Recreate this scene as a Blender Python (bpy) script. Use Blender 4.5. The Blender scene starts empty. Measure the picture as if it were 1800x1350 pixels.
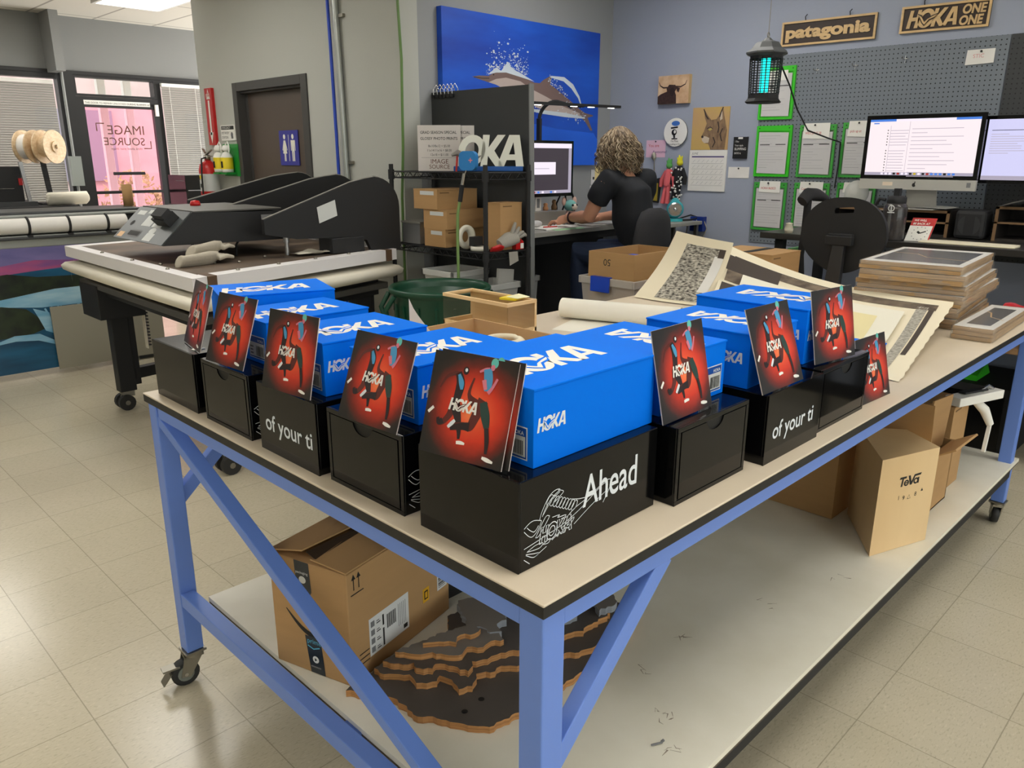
import bpy, bmesh, math, random
from math import sin, cos, pi, radians
from mathutils import Vector, Matrix
from mathutils.geometry import tessellate_polygon

random.seed(7)
S = bpy.context.scene
COL = S.collection
V = Vector

# ---------------------------------------------------------------- camera, sky, exposure
cd = bpy.data.cameras.new('camera'); cam = bpy.data.objects.new('camera', cd); COL.objects.link(cam)
cd.sensor_width = 36.0; cd.lens = 1368.0 / 1800.0 * 36.0; cd.clip_start = 0.02; cd.clip_end = 200
RC = Matrix(((0.706071565, 0.195986599, -0.680479388), (-0.708137597, 0.198156825, -0.677698322), (0.002021845, 0.960376554, 0.278699379)))
cam.matrix_world = Matrix.Translation((-0.7327, -0.6642, 1.54)) @ RC.to_4x4()
S.camera = cam
W = bpy.data.worlds.new('world'); S.world = W; W.use_nodes = True
bg = W.node_tree.nodes['Background']; bg.inputs[0].default_value = (1.0, 0.985, 0.955, 1); bg.inputs[1].default_value = 4.6
sun = bpy.data.lights.new('sun', 'SUN'); sun.energy = 2.0; sun.angle = 0.02
so = bpy.data.objects.new('sun', sun); COL.objects.link(so); so.rotation_euler = (radians(38), radians(24), 0)
S.view_settings.view_transform = 'Standard'; S.view_settings.look = 'None'
S.view_settings.gamma = 1.0; S.view_settings.use_curve_mapping = False
S.view_settings.exposure = 0.0
LAMP = 10.0            # strength of the ceiling light diffusers

# ---------------------------------------------------------------- materials
def lin(c):
    return tuple(((x/255)/12.92 if x/255 <= 0.04045 else ((x/255+0.055)/1.055)**2.4) for x in c[:3]) + (1.0,)
def mat(name, c, rough=0.5, metal=0.0, var=0.0, scale=20.0, bump=0.0, bscale=80.0, emit=None, es=1.0, trans=0.0, coat=0.0, c2=None, stretch=(1,1,1), spec=0.5, alpha=1.0):
    m = bpy.data.materials.new(name); m.use_nodes = True
    nt = m.node_tree; b = nt.nodes['Principled BSDF']
    b.inputs['Base Color'].default_value = lin(c); b.inputs['Roughness'].default_value = rough
    b.inputs['Metallic'].default_value = metal; b.inputs['Specular IOR Level'].default_value = spec
    if coat: b.inputs['Coat Weight'].default_value = coat; b.inputs['Coat Roughness'].default_value = 0.05
    if trans: b.inputs['Transmission Weight'].default_value = trans
    if alpha < 1: b.inputs['Alpha'].default_value = alpha
    if emit: b.inputs['Emission Color'].default_value = lin(emit); b.inputs['Emission Strength'].default_value = es
    if var or c2 or bump:
        tc = nt.nodes.new('ShaderNodeTexCoord'); mp = nt.nodes.new('ShaderNodeMapping'); mp.inputs['Scale'].default_value = stretch
        nt.links.new(tc.outputs['Object'], mp.inputs['Vector'])
    if var or c2:
        n = nt.nodes.new('ShaderNodeTexNoise'); n.inputs['Scale'].default_value = scale; n.inputs['Detail'].default_value = 6
        nt.links.new(mp.outputs[0], n.inputs['Vector'])
        r = nt.nodes.new('ShaderNodeValToRGB'); r.color_ramp.elements[0].position = 0.35; r.color_ramp.elements[1].position = 0.68
        a = lin(c); d = lin(c2) if c2 else tuple(min(1, x*(1+var)) for x in a[:3])+(1,)
        r.color_ramp.elements[0].color = a if c2 else tuple(x*(1-var) for x in a[:3])+(1,); r.color_ramp.elements[1].color = d
        nt.links.new(n.outputs['Fac'], r.inputs[0]); nt.links.new(r.outputs[0], b.inputs['Base Color'])
    if bump:
        n2 = nt.nodes.new('ShaderNodeTexNoise'); n2.inputs['Scale'].default_value = bscale; n2.inputs['Detail'].default_value = 4
        nt.links.new(mp.outputs[0], n2.inputs['Vector'])
        bm_ = nt.nodes.new('ShaderNodeBump'); bm_.inputs['Strength'].default_value = bump; bm_.inputs['Distance'].default_value = 0.004
        nt.links.new(n2.outputs['Fac'], bm_.inputs['Height']); nt.links.new(bm_.outputs[0], b.inputs['Normal'])
    return m

def tilemat(name, c, seam, w, h, gap, rough, offs=(0,0), var=0.05, speck=None, bump=0.0):
    m = bpy.data.materials.new(name); m.use_nodes = True; nt = m.node_tree; b = nt.nodes['Principled BSDF']
    b.inputs['Roughness'].default_value = rough
    tc = nt.nodes.new('ShaderNodeTexCoord'); mp = nt.nodes.new('ShaderNodeMapping'); mp.inputs['Location'].default_value = (offs[0], offs[1], 0)
    nt.links.new(tc.outputs['Object'], mp.inputs[0])
    br = nt.nodes.new('ShaderNodeTexBrick'); br.offset = 0; br.squash = 1
    a = lin(c)
    br.inputs['Color1'].default_value = tuple(x*(1-var) for x in a[:3])+(1,); br.inputs['Color2'].default_value = tuple(min(1,x*(1+var)) for x in a[:3])+(1,)
    br.inputs['Mortar'].default_value = lin(seam); br.inputs['Scale'].default_value = 1.0; br.inputs['Mortar Size'].default_value = gap
    br.inputs['Brick Width'].default_value = w; br.inputs['Row Height'].default_value = h
    nt.links.new(mp.outputs[0], br.inputs['Vector'])
    out = br.outputs['Color']
    if speck:
        for sc, st, lo, hi, k in speck:
            mp2 = nt.nodes.new('ShaderNodeMapping'); mp2.inputs['Scale'].default_value = st; mp2.inputs['Rotation'].default_value = (0,0,0.6)
            nt.links.new(tc.outputs['Object'], mp2.inputs[0])
            n = nt.nodes.new('ShaderNodeTexNoise'); n.inputs['Scale'].default_value = sc; n.inputs['Detail'].default_value = 3
            nt.links.new(mp2.outputs[0], n.inputs['Vector'])
            r = nt.nodes.new('ShaderNodeValToRGB'); r.color_ramp.elements[0].position = lo; r.color_ramp.elements[1].position = hi
            r.color_ramp.elements[0].color = (1,1,1,1); r.color_ramp.elements[1].color = (k,k,k*0.98,1)
            nt.links.new(n.outputs['Fac'], r.inputs[0])
            mx = nt.nodes.new('ShaderNodeMix'); mx.data_type = 'RGBA'; mx.blend_type = 'MULTIPLY'; mx.inputs[0].default_value = 1
            nt.links.new(out, mx.inputs[6]); nt.links.new(r.outputs[0], mx.inputs[7]); out = mx.outputs[2]
    nt.links.new(out, b.inputs['Base Color'])
    return m

def screenmat(name, c, es=1.0):
    return mat(name, (8,8,10), 0.25, emit=c, es=es)

def glassmat(name, tint, gloss=0.08, rough=0.02):
    m = bpy.data.materials.new(name); m.use_nodes = True; nt = m.node_tree; nt.nodes.clear()
    o = nt.nodes.new('ShaderNodeOutputMaterial'); t = nt.nodes.new('ShaderNodeBsdfTransparent'); t.inputs[0].default_value = lin(tint)
    g = nt.nodes.new('ShaderNodeBsdfGlossy'); g.inputs['Roughness'].default_value = rough
    mx = nt.nodes.new('ShaderNodeMixShader'); fr = nt.nodes.new('ShaderNodeFresnel'); fr.inputs[0].default_value = 1.45
    nt.links.new(fr.outputs[0], mx.inputs[0]) if gloss is None else None
    if gloss is not None: mx.inputs[0].default_value = gloss
    nt.links.new(t.outputs[0], mx.inputs[1]); nt.links.new(g.outputs[0], mx.inputs[2]); nt.links.new(mx.outputs[0], o.inputs[0])
    return m

def woodmat(name, a, b_, scale=3.0, stretch=(1,12,12), rough=0.5):
    return mat(name, a, rough, c2=b_, scale=scale, stretch=stretch)

# ---------------------------------------------------------------- mesh builder
OFF = {}
class MB:
    def __init__(s): s.v=[]; s.f=[]; s.mi=[]; s.sm=[]; s.ms=[]
    def _m(s, m):
        if m not in s.ms: s.ms.append(m)
        return s.ms.index(m)
    def add(s, vs, fs, m, sm=False):
        k=len(s.v); s.v += [V(p) for p in vs]; i=s._m(m)
        for f in fs: s.f.append(tuple(k+j for j in f)); s.mi.append(i); s.sm.append(sm)
        return s
    def box(s, x0,y0,z0,x1,y1,z1, m, M=None):
        if x0>x1: x0,x1=x1,x0
        if y0>y1: y0,y1=y1,y0
        if z0>z1: z0,z1=z1,z0
        vs=[V(p) for p in ((x0,y0,z0),(x1,y0,z0),(x1,y1,z0),(x0,y1,z0),(x0,y0,z1),(x1,y0,z1),(x1,y1,z1),(x0,y1,z1))]
        if M: vs=[M@p for p in vs]
        return s.add(vs,[(0,3,2,1),(4,5,6,7),(0,1,5,4),(1,2,6,5),(2,3,7,6),(3,0,4,7)],m)
    def hexa(s, b, t, m):      # bottom 4 points (ccw from above) and top 4 points
        return s.add(list(b)+list(t),[(3,2,1,0),(4,5,6,7),(0,1,5,4),(1,2,6,5),(2,3,7,6),(3,0,4,7)],m)
    def quad(s, a,b,c,d, m): return s.add([a,b,c,d],[(0,1,2,3)],m)
    def beam(s, a, b, w, h, m, up=(0,0,1)):   # rectangular bar a->b, w sideways, h along up
        a=V(a); b=V(b); d=(b-a).normalized(); upv=V(up)
        side=d.cross(upv).normalized(); u=side.cross(d).normalized()
        q=lambda p:[p-side*w/2-u*h/2,p+side*w/2-u*h/2,p+side*w/2+u*h/2,p-side*w/2+u*h/2]
        return s.add(q(a)+q(b),[(0,1,2,3),(7,6,5,4),(0,4,5,1),(1,5,6,2),(2,6,7,3),(3,7,4,0)],m)
    def tube(s, path, r, m, n=8, closed=False, cap=True, sm=True):
        P=[V(p) for p in path]; L=len(P); rr=r if hasattr(r,'__len__') else [r]*L
        rings=[]; prev=None
        for i,p in enumerate(P):
            if closed: d=P[(i+1)%L]-P[i-1]
            else: d=P[min(i+1,L-1)]-P[max(i-1,0)]
            d=d.normalized() if d.length>1e-9 else V((0,0,1))
            if prev is None: a=d.orthogonal().normalized()
            else:
                a=prev-d*prev.dot(d); a=a.normalized() if a.length>1e-6 else d.orthogonal().normalized()
            prev=a; b=d.cross(a); R=rr[i]
            ra,rb=(R if hasattr(R,'__len__') else (R,R))
            rings.append([p+a*ra*cos(2*pi*k/n)+b*rb*sin(2*pi*k/n) for k in range(n)])
        vs=[q for g in rings for q in g]; fs=[]
        for i in range(L if closed else L-1):
            j=(i+1)%L
            for k in range(n): fs.append((i*n+k,i*n+(k+1)%n,j*n+(k+1)%n,j*n+k))
        s.add(vs,fs,m,sm)
        if cap and not closed:
            s.add(rings[0],[tuple(reversed(range(n)))],m); s.add(rings[-1],[tuple(range(n))],m)
        return s
    def loft(s, rings, m, cap=True, sm=True, wrap=True):
        n=len(rings[0]); vs=[V(q) for g in rings for q in g]; fs=[]
        for i in range(len(rings)-1):
            for k in range(n if wrap else n-1): fs.append((i*n+k,i*n+(k+1)%n,(i+1)*n+(k+1)%n,(i+1)*n+k))
        s.add(vs,fs,m,sm)
        if cap: s.add(rings[0],[tuple(reversed(range(n)))],m); s.add(rings[-1],[tuple(range(n))],m)
        return s
    def lathe(s, prof, c, m, n=24, axis='z', sm=True):
        c=V(c); rings=[]
        for r,z in prof:
            g=[]
            for k in range(n):
                a=2*pi*k/n; x,y=r*cos(a),r*sin(a)
                g.append(c+(V((x,y,z)) if axis=='z' else V((z,x,y)) if axis=='x' else V((y,z,x))))
            rings.append(g)
        return s.loft(rings,m,cap=False,sm=sm)
    def cyl(s, a, b, r, m, n=16, sm=True): return s.tube([a,b],r,m,n,sm=sm)
    def ball(s, c, r, m, n=12, k=8):
        c=V(c); rx,ry,rz=r if hasattr(r,'__len__') else (r,r,r)
        return s.loft([[c+V((rx*sin(pi*i/k)*cos(2*pi*j/n)+0,ry*sin(pi*i/k)*sin(2*pi*j/n),-rz*cos(pi*i/k))) for j in range(n)] for i in range(k+1)],m,cap=False)
    def grid(s, fn, nu, nv, m, sm=True, thick=0.0):
        vs=[]; fs=[]
        for j in range(nv+1):
            for i in range(nu+1): vs.append(V(fn(i/nu,j/nv)))
        N=nu+1
        for j in range(nv):
            for i in range(nu): fs.append((j*N+i,j*N+i+1,(j+1)*N+i+1,(j+1)*N+i))
        return s.add(vs,fs,m,sm)
    # 2-D shapes laid on the frame o,u,v (normal n=u x v), lifted by `l`
    def poly(s, pts, fr, m, l=0.0004, holes=()):
        o,u,v=fr; n=u.cross(v).normalized()
        loops=[[V((x,y,0)) for x,y in pts]]+[[V((x,y,0)) for x,y in h] for h in holes]
        flat=[p for lp in loops for p in lp]
        tri=tessellate_polygon(loops)
        vs=[o+u*p.x+v*p.y+n*l for p in flat]
        fs=[]
        for t in tri:
            a,b,c=(flat[i] for i in t)
            if (b-a).cross(c-a).z<0: t=(t[0],t[2],t[1])
            fs.append(tuple(t))
        return s.add(vs,fs,m)
    def slab(s, pts, fr, th, m, mside=None, l=0.0):   # extruded outline: face at l+th, back at l
        o,u,v=fr; n=u.cross(v).normalized()
        ar=sum(pts[i][0]*pts[(i+1)%len(pts)][1]-pts[(i+1)%len(pts)][0]*pts[i][1] for i in range(len(pts)))
        if ar<0: pts=list(reversed(pts))
        s.poly(pts,fr,m,l+th)
        s.poly(list(pts),(o,u,v),m,l)
        k=len(pts); vs=[o+u*x+v*y+n*l for x,y in pts]+[o+u*x+v*y+n*(l+th) for x,y in pts]
        return s.add(vs,[(i,(i+1)%k,k+(i+1)%k,k+i) for i in range(k)],mside or m)
    def rect(s, x,y,w,h, fr, m, l=0.0004): return s.poly([(x,y),(x+w,y),(x+w,y+h),(x,y+h)],fr,m,l)
    def ell(s, x,y,rx,ry, fr, m, l=0.0004, n=28, hole=0.0):
        P=[(x+rx*cos(2*pi*k/n),y+ry*sin(2*pi*k/n)) for k in range(n)]
        H=[[(x+rx*hole*cos(2*pi*k/n),y+ry*hole*sin(2*pi*k/n)) for k in range(n)]] if hole else ()
        return s.poly(P,fr,m,l,H)
    def stroke(s, pts, w, fr, m, l=0.0004):
        o,u,v=fr; n=u.cross(v).normalized(); L=len(pts); ws=w if hasattr(w,'__len__') else [w]*L; vs=[]
        for i in range(L):
            a=V(pts[max(i-1,0)]); b=V(pts[min(i+1,L-1)]); d=(b-a); d=d.normalized() if d.length>1e-9 else V((1,0))
            p=V(pts[i]); nn=V((-d.y,d.x))*ws[i]/2
            for q in (p-nn,p+nn): vs.append(o+u*q.x+v*q.y+n*l)
        return s.add(vs,[(2*i,2*i+2,2*i+3,2*i+1) for i in range(L-1)],m)
    def text(s, t, x, y, h, fr, m, l=0.0004, align='LEFT', bold=0.0, shear=0.0, sx=1.0, space=1.0):
        vs,fs=text2d(t,align,bold,shear,space); o,u,v=fr; n=u.cross(v).normalized()
        return s.add([o+u*(x+p[0]*h*sx)+v*(y+p[1]*h)+n*l for p in vs],fs,m)
    def build(s, name, parent=None, bevel=0.0, seg=2, local=False, weld=False, loc=None):
        me=bpy.data.meshes.new(name); o=bpy.data.objects.new(name,me); COL.objects.link(o)
        if parent is not None:
            off=OFF.get(parent.name,V((0,0,0))); o.parent=parent
        else:
            xs=[p.x for p in s.v]; ys=[p.y for p in s.v]; zs=[p.z for p in s.v]
            off=V(loc) if loc else V(((min(xs)+max(xs))/2,(min(ys)+max(ys))/2,min(zs))); o.location=off
        OFF[o.name]=off
        me.from_pydata([tuple(p-off) for p in s.v],[],s.f)
        for m in s.ms: me.materials.append(m)
        me.polygons.foreach_set('material_index',s.mi); me.polygons.foreach_set('use_smooth',s.sm)
        me.validate(); me.update()
        if weld:
            b=bmesh.new(); b.from_mesh(me); bmesh.ops.remove_doubles(b,verts=b.verts,dist=1e-5); bmesh.ops.recalc_face_normals(b,faces=b.faces); b.to_mesh(me); b.free()
        if bevel:
            md=o.modifiers.new('bevel','BEVEL'); md.width=bevel; md.segments=seg; md.limit_method='ANGLE'; md.angle_limit=radians(40)
        return o

_T={}
def text2d(t, align='LEFT', bold=0.0, shear=0.0, space=1.0):
    k=(t,align,bold,shear,space)
    if k in _T: return _T[k]
    cu=bpy.data.curves.new('t','FONT'); cu.body=t; cu.align_x=align; cu.size=1.0; cu.offset=bold; cu.shear=shear; cu.space_character=space; cu.resolution_u=4
    ob=bpy.data.objects.new('t',cu); COL.objects.link(ob); dg=bpy.context.evaluated_depsgraph_get(); ev=ob.evaluated_get(dg); me=ev.to_mesh()
    me.calc_loop_triangles()
    r=([(v.co.x,v.co.y) for v in me.vertices],[tuple(p.vertices) for p in me.loop_triangles])
    fs=[]
    for a,b,c in r[1]:
        A,B,C_=r[0][a],r[0][b],r[0][c]
        fs.append((a,b,c) if (B[0]-A[0])*(C_[1]-A[1])-(B[1]-A[1])*(C_[0]-A[0])>0 else (a,c,b))
    ev.to_mesh_clear(); bpy.data.objects.remove(ob); bpy.data.curves.remove(cu)
    _T[k]=(r[0],fs); return _T[k]

def tag(o, label, cat, group=None):
    o['label']=label; o['category']=cat
    if group: o['group']=group
    return o
def T(name, label, cat, loc=(0,0,0), rz=0.0, group=None, w=False):
    o=bpy.data.objects.new(name,None); COL.objects.link(o); o.location=loc; o.rotation_euler=(0,0,rz); o.empty_display_size=0.05
    OFF[o.name]=V(loc) if w else V((0,0,0))
    return tag(o,label,cat,group)
def structure(o): o['kind']='structure'; return o
def FR(o,u,v): return (V(o),V(u).normalized(),V(v).normalized())
# ---------------------------------------------------------------- shared materials
GREY=mat('wall_paint_grey',(184,185,178),0.85,bump=0.15,bscale=160)
GREYB=mat('wall_paint_blue_grey',(160,167,184),0.8,bump=0.25,bscale=60)
FLOOR=tilemat('vinyl_tile',(212,202,180),(176,166,146),0.308,0.308,0.0016,0.22,offs=(-0.057,0.045),var=0.03,
    speck=((60,(1,3.0,1),0.54,0.72,0.80),(38,(1.6,3,1),0.28,0.42,0.9),(2.2,(1,1,1),0.35,0.75,0.92)))
CEIL=tilemat('ceiling_tile',(226,221,210),(168,162,152),0.61,1.22,0.012,0.9,var=0.02)
BLK=mat('black_metal',(22,22,24),0.4); BLKM=mat('black_matte',(26,26,28),0.7); BLKG=mat('black_gloss',(9,9,10),0.10,spec=.3)
DARKFRAME=mat('bronze_frame',(20,20,22),0.45)
WHITE=mat('white_plain',(236,234,228),0.6); PAPER=mat('paper_white',(232,229,224),0.85,var=0.03,scale=8)
CHROME=mat('chrome',(200,200,200),0.2,1.0); STEEL=mat('zinc_steel',(150,146,136),0.35,0.9); ALU=mat('aluminium',(190,190,190),0.35,0.9)
CARD=mat('cardboard',(178,140,94),0.85,var=0.03,scale=4,stretch=(1,1,9)); CARDIN=mat('cardboard_inside',(196,160,115),0.9,var=0.05,scale=6)
INK=mat('black_ink',(18,18,18),0.6); GREYINK=mat('grey_ink',(120,120,122),0.8); REDINK=mat('red_ink',(196,52,48),0.7); BROWNINK=mat('brown_ink',(96,58,44),0.7)
LW=mat('white_vinyl_letter',(222,228,234),0.5)
RED=mat('red_paint',(190,26,28),0.35); GREEN=mat('green_plastic',(62,200,40),0.4); YEL=mat('yellow',(240,214,40),0.5)
BLUEP=mat('blue_plastic',(30,70,190),0.4)

# ---------------------------------------------------------------- room shell
X0,Y0,XB,YC,XD,YW,H=-4.2,-5.2,2.34,3.347,4.376,8.67,2.92
structure(MB().box(X0-.1,Y0-.1,-0.1,XD+.1,YW+.1,0,FLOOR).build('floor',loc=(0,0,0)))
structure(MB().box(X0-.1,Y0-.1,H,XD+.1,YW+.1,H+.1,CEIL).build('ceiling',loc=(0,0,0)))
structure(MB().box(XD,Y0,0,XD+.1,YC,H,GREYB).build('wall_right'))
structure(MB().box(X0-.1,Y0,0,X0,YW,H,GREY).build('wall_left'))
m=MB(); WB0,WB1,WZ0,WZ1=-2.6,3.9,.35,2.5
m.box(X0,Y0-.1,0,WB0,Y0,H,GREY).box(WB1,Y0-.1,0,XD,Y0,H,GREY).box(WB0,Y0-.1,0,WB1,Y0,WZ0,GREY).box(WB0,Y0-.1,WZ1,WB1,Y0,H,GREY)
structure(m.build('wall_back'))
m=MB()
for x in (WB0,WB0+1.6,WB0+3.2,WB0+4.8,WB1-.06): m.box(x,Y0-.08,WZ0,x+.06,Y0-.02,WZ1,DARKFRAME)
m.box(WB0,Y0-.08,WZ0,WB1,Y0-.02,WZ0+.06,DARKFRAME).box(WB0,Y0-.08,WZ1-.06,WB1,Y0-.02,WZ1,DARKFRAME)
o=structure(m.build('added_window')); MB().box(WB0,Y0-.052,WZ0,WB1,Y0-.048,WZ1,glassmat('added_window_glass',(238,242,242),.04)).build('pane',o)  # unseen window, added to send side light in from behind the camera
pl=bpy.data.lights.new('added_window_portal','AREA'); pl.shape='RECTANGLE'; pl.size=WB1-WB0; pl.size_y=WZ1-WZ0; pl.cycles.is_portal=True
po=bpy.data.objects.new('added_window_portal',pl); COL.objects.link(po); po.location=((WB0+WB1)/2,Y0-.12,(WZ0+WZ1)/2); po.rotation_euler=(radians(90),0,0)
structure(MB().box(-14,-30,-.12,16,Y0-.1,-.02,mat('lot_paving',(150,148,142),0.9,var=.08,scale=2)).build('ground'))
GREY_SHADED=mat('wall_paint_shaded',(150,152,154),0.85,bump=.15,bscale=160)  # this wall's dimmer light is put into a darker grey
structure(MB().box(XB+.14,YC,0,XD+.1,YC+.1,H,GREY_SHADED).build('wall_front'))
# restroom wall: thick block end, door opening y 4.46..5.47, z 0..2.10
m=MB()
for y0,y1,z0,z1 in ((YC,4.46,0,H),(5.47,6.098,0,H),(4.46,5.47,2.10,H)): m.box(XB,y0,z0,XB+.14,y1,z1,GREY)
m.box(XB+.14,5.95,0,XD+.1,6.098,H,GREY)
structure(m.build('wall_inner'))
# storefront wall with openings
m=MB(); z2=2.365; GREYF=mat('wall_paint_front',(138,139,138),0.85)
m.box(X0,YW,z2,XD,YW+.12,H,GREYF); m.box(X0,YW,0,-1.2,YW+.12,z2,GREYF); m.box(3.60,YW,0,XD,YW+.12,z2,GREYF); m.box(-1.2,YW,0,2.06,YW+.12,0.75,GREYF)
m.box(1.93,YW-.32,z2,2.015,YW,H,GREYF)
structure(m.build('wall_far'))
for nm,a,b in (('baseboard_right',(XD-.012,Y0,0),(XD,YC,0.1)),('baseboard_inner',(XB-.012,YC,0),(XB,4.45,0.1)),('baseboard_front',(XB+.1,YC-.012,0),(XD,YC,0.1))):
    structure(MB().box(*a,*b,BLKM).build(nm))
# storefront glazing
GLASS=glassmat('window_glass',(235,240,240)); PINK=glassmat('pink_window_film',(248,222,232),0.05)
def window(name,x0,x1,z0,z1,glass,fw=.05,parent=None):
    m=MB()
    for a in ((x0,z0,x1,z0+fw),(x0,z1-fw,x1,z1),(x0,z0+fw,x0+fw,z1-fw),(x1-fw,z0+fw,x1,z1-fw)): m.box(a[0],YW-.02,a[1],a[2],YW+.1,a[3],DARKFRAME)
    o=structure(m.build(name))
    MB().box(x0+fw,YW+.04,z0+fw,x1-fw,YW+.05,z1-fw,glass).build('pane',o)
    return o
window('window_1',-1.2,2.06,.75,z2,GLASS)
window('window_2',3.0,3.60,0.1,z2,GLASS)
window('window_3',2.16,3.0,2.16,z2,GLASS,.022)
structure(MB().box(2.06,YW-.03,0,2.16,YW+.1,z2,DARKFRAME).build('trim_1'))
structure(MB().box(3.60,YW-.02,0,3.66,YW+.1,z2,DARKFRAME).box(-1.2,YW-.03,z2,3.66,YW+.02,z2+.035,DARKFRAME).build('trim_2'))
# glass shop door
d=structure(T('door_1','glass front door with black frame and mirrored window lettering','door',(2.58,YW,0),w=True)); del d['label']; del d['category']
m=MB()
for a in ((2.16,0,2.235,2.155),(2.945,0,3.0,2.155),(2.235,2.05,2.945,2.155),(2.235,0,2.945,.22),(2.235,1.155,2.945,1.185)): m.box(a[0],YW-.03,a[1],a[2],YW+.03,a[3],DARKFRAME)
m.build('door_frame',d)
MB().box(2.235,YW-.004,.22,2.945,YW+.004,2.05,PINK).build('pane',d)
MB().cyl((2.42,YW-.07,1.37),(2.75,YW-.07,1.37),.016,BLKM).cyl((2.45,YW-.07,1.37),(2.45,YW,1.37),.01,BLKM).cyl((2.72,YW-.07,1.37),(2.72,YW,1.37),.01,BLKM).build('push_bar',d)
fr=FR((2.83,YW-.006,1.655),(-1,0,0),(0,0,1))   # lettering reads from the street, mirrored inside
fr=(fr[0],fr[1],fr[2])
m=MB()
def mtext(m,t,x,y,h,mt,**k): m.text(t,x,y,h,fr,mt,l=0,**k)
mtext(m,'IMAGE',.0,.125,.135,BROWNINK,bold=.0); mtext(m,'SOURCE',.01,.012,.115,BROWNINK); mtext(m,'think about your image',.05,-.035,.035,BROWNINK)
m.stroke([(-.05,.06),(-.05,-.02),(.03,-.02)],.012,fr,BROWNINK,0); m.stroke([(.42,.235),(.5,.235),(.5,.155)],.012,fr,BROWNINK,0)
m.build('window_lettering',d)
m=MB(); f2=FR((2.23,YW-.032,2.075),(1,0,0),(0,0,1)); m.rect(0,0,.68,.045,f2,WHITE,.001)
m.text('THIS DOOR TO REMAIN UNLOCKED DURING BUSINESS HOURS',.01,.010,.027,f2,INK,.002,sx=.93); m.build('door_sticker',d)
MB().box(2.955,YW-.06,1.98,2.99,YW-.03,2.10,WHITE).build('door_sensor',d)
# mini blinds
SLAT=mat('blind_slat',(158,156,150),0.55); SLAT.node_tree.nodes['Principled BSDF'].inputs['Transmission Weight'].default_value=0.0
def blind(x0,x1,z0,z1,label):
    t=T('window_blind',label,'blind',((x0+x1)/2,YW-.06,z0),w=True)
    MB().box(x0,YW-.085,z1-.035,x1,YW-.04,z1,WHITE).build('headrail',t)
    m=MB(); z=z1-.05
    while z>z0+.03:
        m.add([(x0,YW-.075,z-.0112),(x1,YW-.075,z-.0112),(x1,YW-.062,z+.0112),(x0,YW-.062,z+.0112)],[(0,1,2,3)],SLAT); z-=.0235
    o=m.build('slats',t)
    MB().box(x0,YW-.08,z0,x1,YW-.045,z0+.02,WHITE).build('bottom_rail',t)
    for x in (x0+.12*(x1-x0)+.02,x0+.72*(x1-x0)): MB().tube([(x,YW-.09,z1-.03),(x,YW-.09,z0+.02)],.003,WHITE,5).build('cord',t)
blind(-1.15,1.95,.8,2.29,'wide white mini blind on the left window behind the wooden spools')
blind(3.04,3.56,.3,2.33,'narrow white mini blind beside the glass front door')
# outdoors: paving, porch posts, pale building and shrubs
PAVE=mat('paving',(176,168,164),0.9,var=.08,scale=2); 
structure(MB().box(-12,YW+.12,-.12,16,26,-.02,PAVE).build('ground'))
POST=mat('post_white',(236,234,232),0.5)
for i,x in enumerate((3.21,3.54,1.2)):
    t=tag(MB().box(x-.05,10.95,-.02,x+.05,11.05,3.0,POST).box(x-.09,10.91,-.02,x+.09,11.09,.06,POST).box(x-.08,10.92,2.92,x+.08,11.08,3.0,POST).build('porch_post',bevel=.006),
      ('left of the two white porch posts seen through the glass door','right of the two white porch posts seen through the glass door','white porch post standing outside behind the blinds of the left window')[i],'post')
structure(MB().box(-6,YW+.12,3.0,12,11.3,3.12,mat('porch_soffit',(214,170,120),0.9,var=.15,scale=14)).build('roof'))
t=T('brick_building','pale reddish building across the street seen through the glass door','building',(5,20,-.02),w=True)
MB().box(-4,20,-.02,16,24,6,mat('facade',(176,150,148),0.9,var=.1,scale=1.5)).build('wall',t)
for k in range(5): MB().box(-2+3.4*k,19.9,1.0,-.4+3.4*k,20.0,2.6,mat('far_window',(120,110,125),0.3)).build('window',t)
MB().box(-4.2,19.8,6,16.2,24.2,6.3,WHITE).build('roof',t)
SH=mat('shrub_leaf',(150,140,96),0.8,var=.3,scale=30)
for i,(x,y,r) in enumerate(((2.7,13.5,.5),(4.9,15.0,.7),(3.95,13.2,.38))):
    m=MB()
    for k in range(420):
        u=random.uniform(-1,1); a=random.uniform(0,2*pi); q=r*random.uniform(.55,1); p=V((x+q*math.sqrt(1-u*u)*cos(a),y+q*math.sqrt(1-u*u)*sin(a),r*.95+q*u))
        d1=V((random.uniform(-1,1),random.uniform(-1,1),random.uniform(-1,1))).normalized()*.07; d2=d1.orthogonal().normalized()*.04
        m.add([p-d1,p-d2,p+d1,p+d2],[(0,1,2,3)],SH)
    m.cyl((x,y,-.02),(x,y,r),.03,BROWNINK,6)
    tag(m.build('shrub'),('low leafy shrub outside, left in the door glass','largest leafy shrub outside the glass door','smallest shrub outside, right in the door glass')[i],'shrub')
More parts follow.
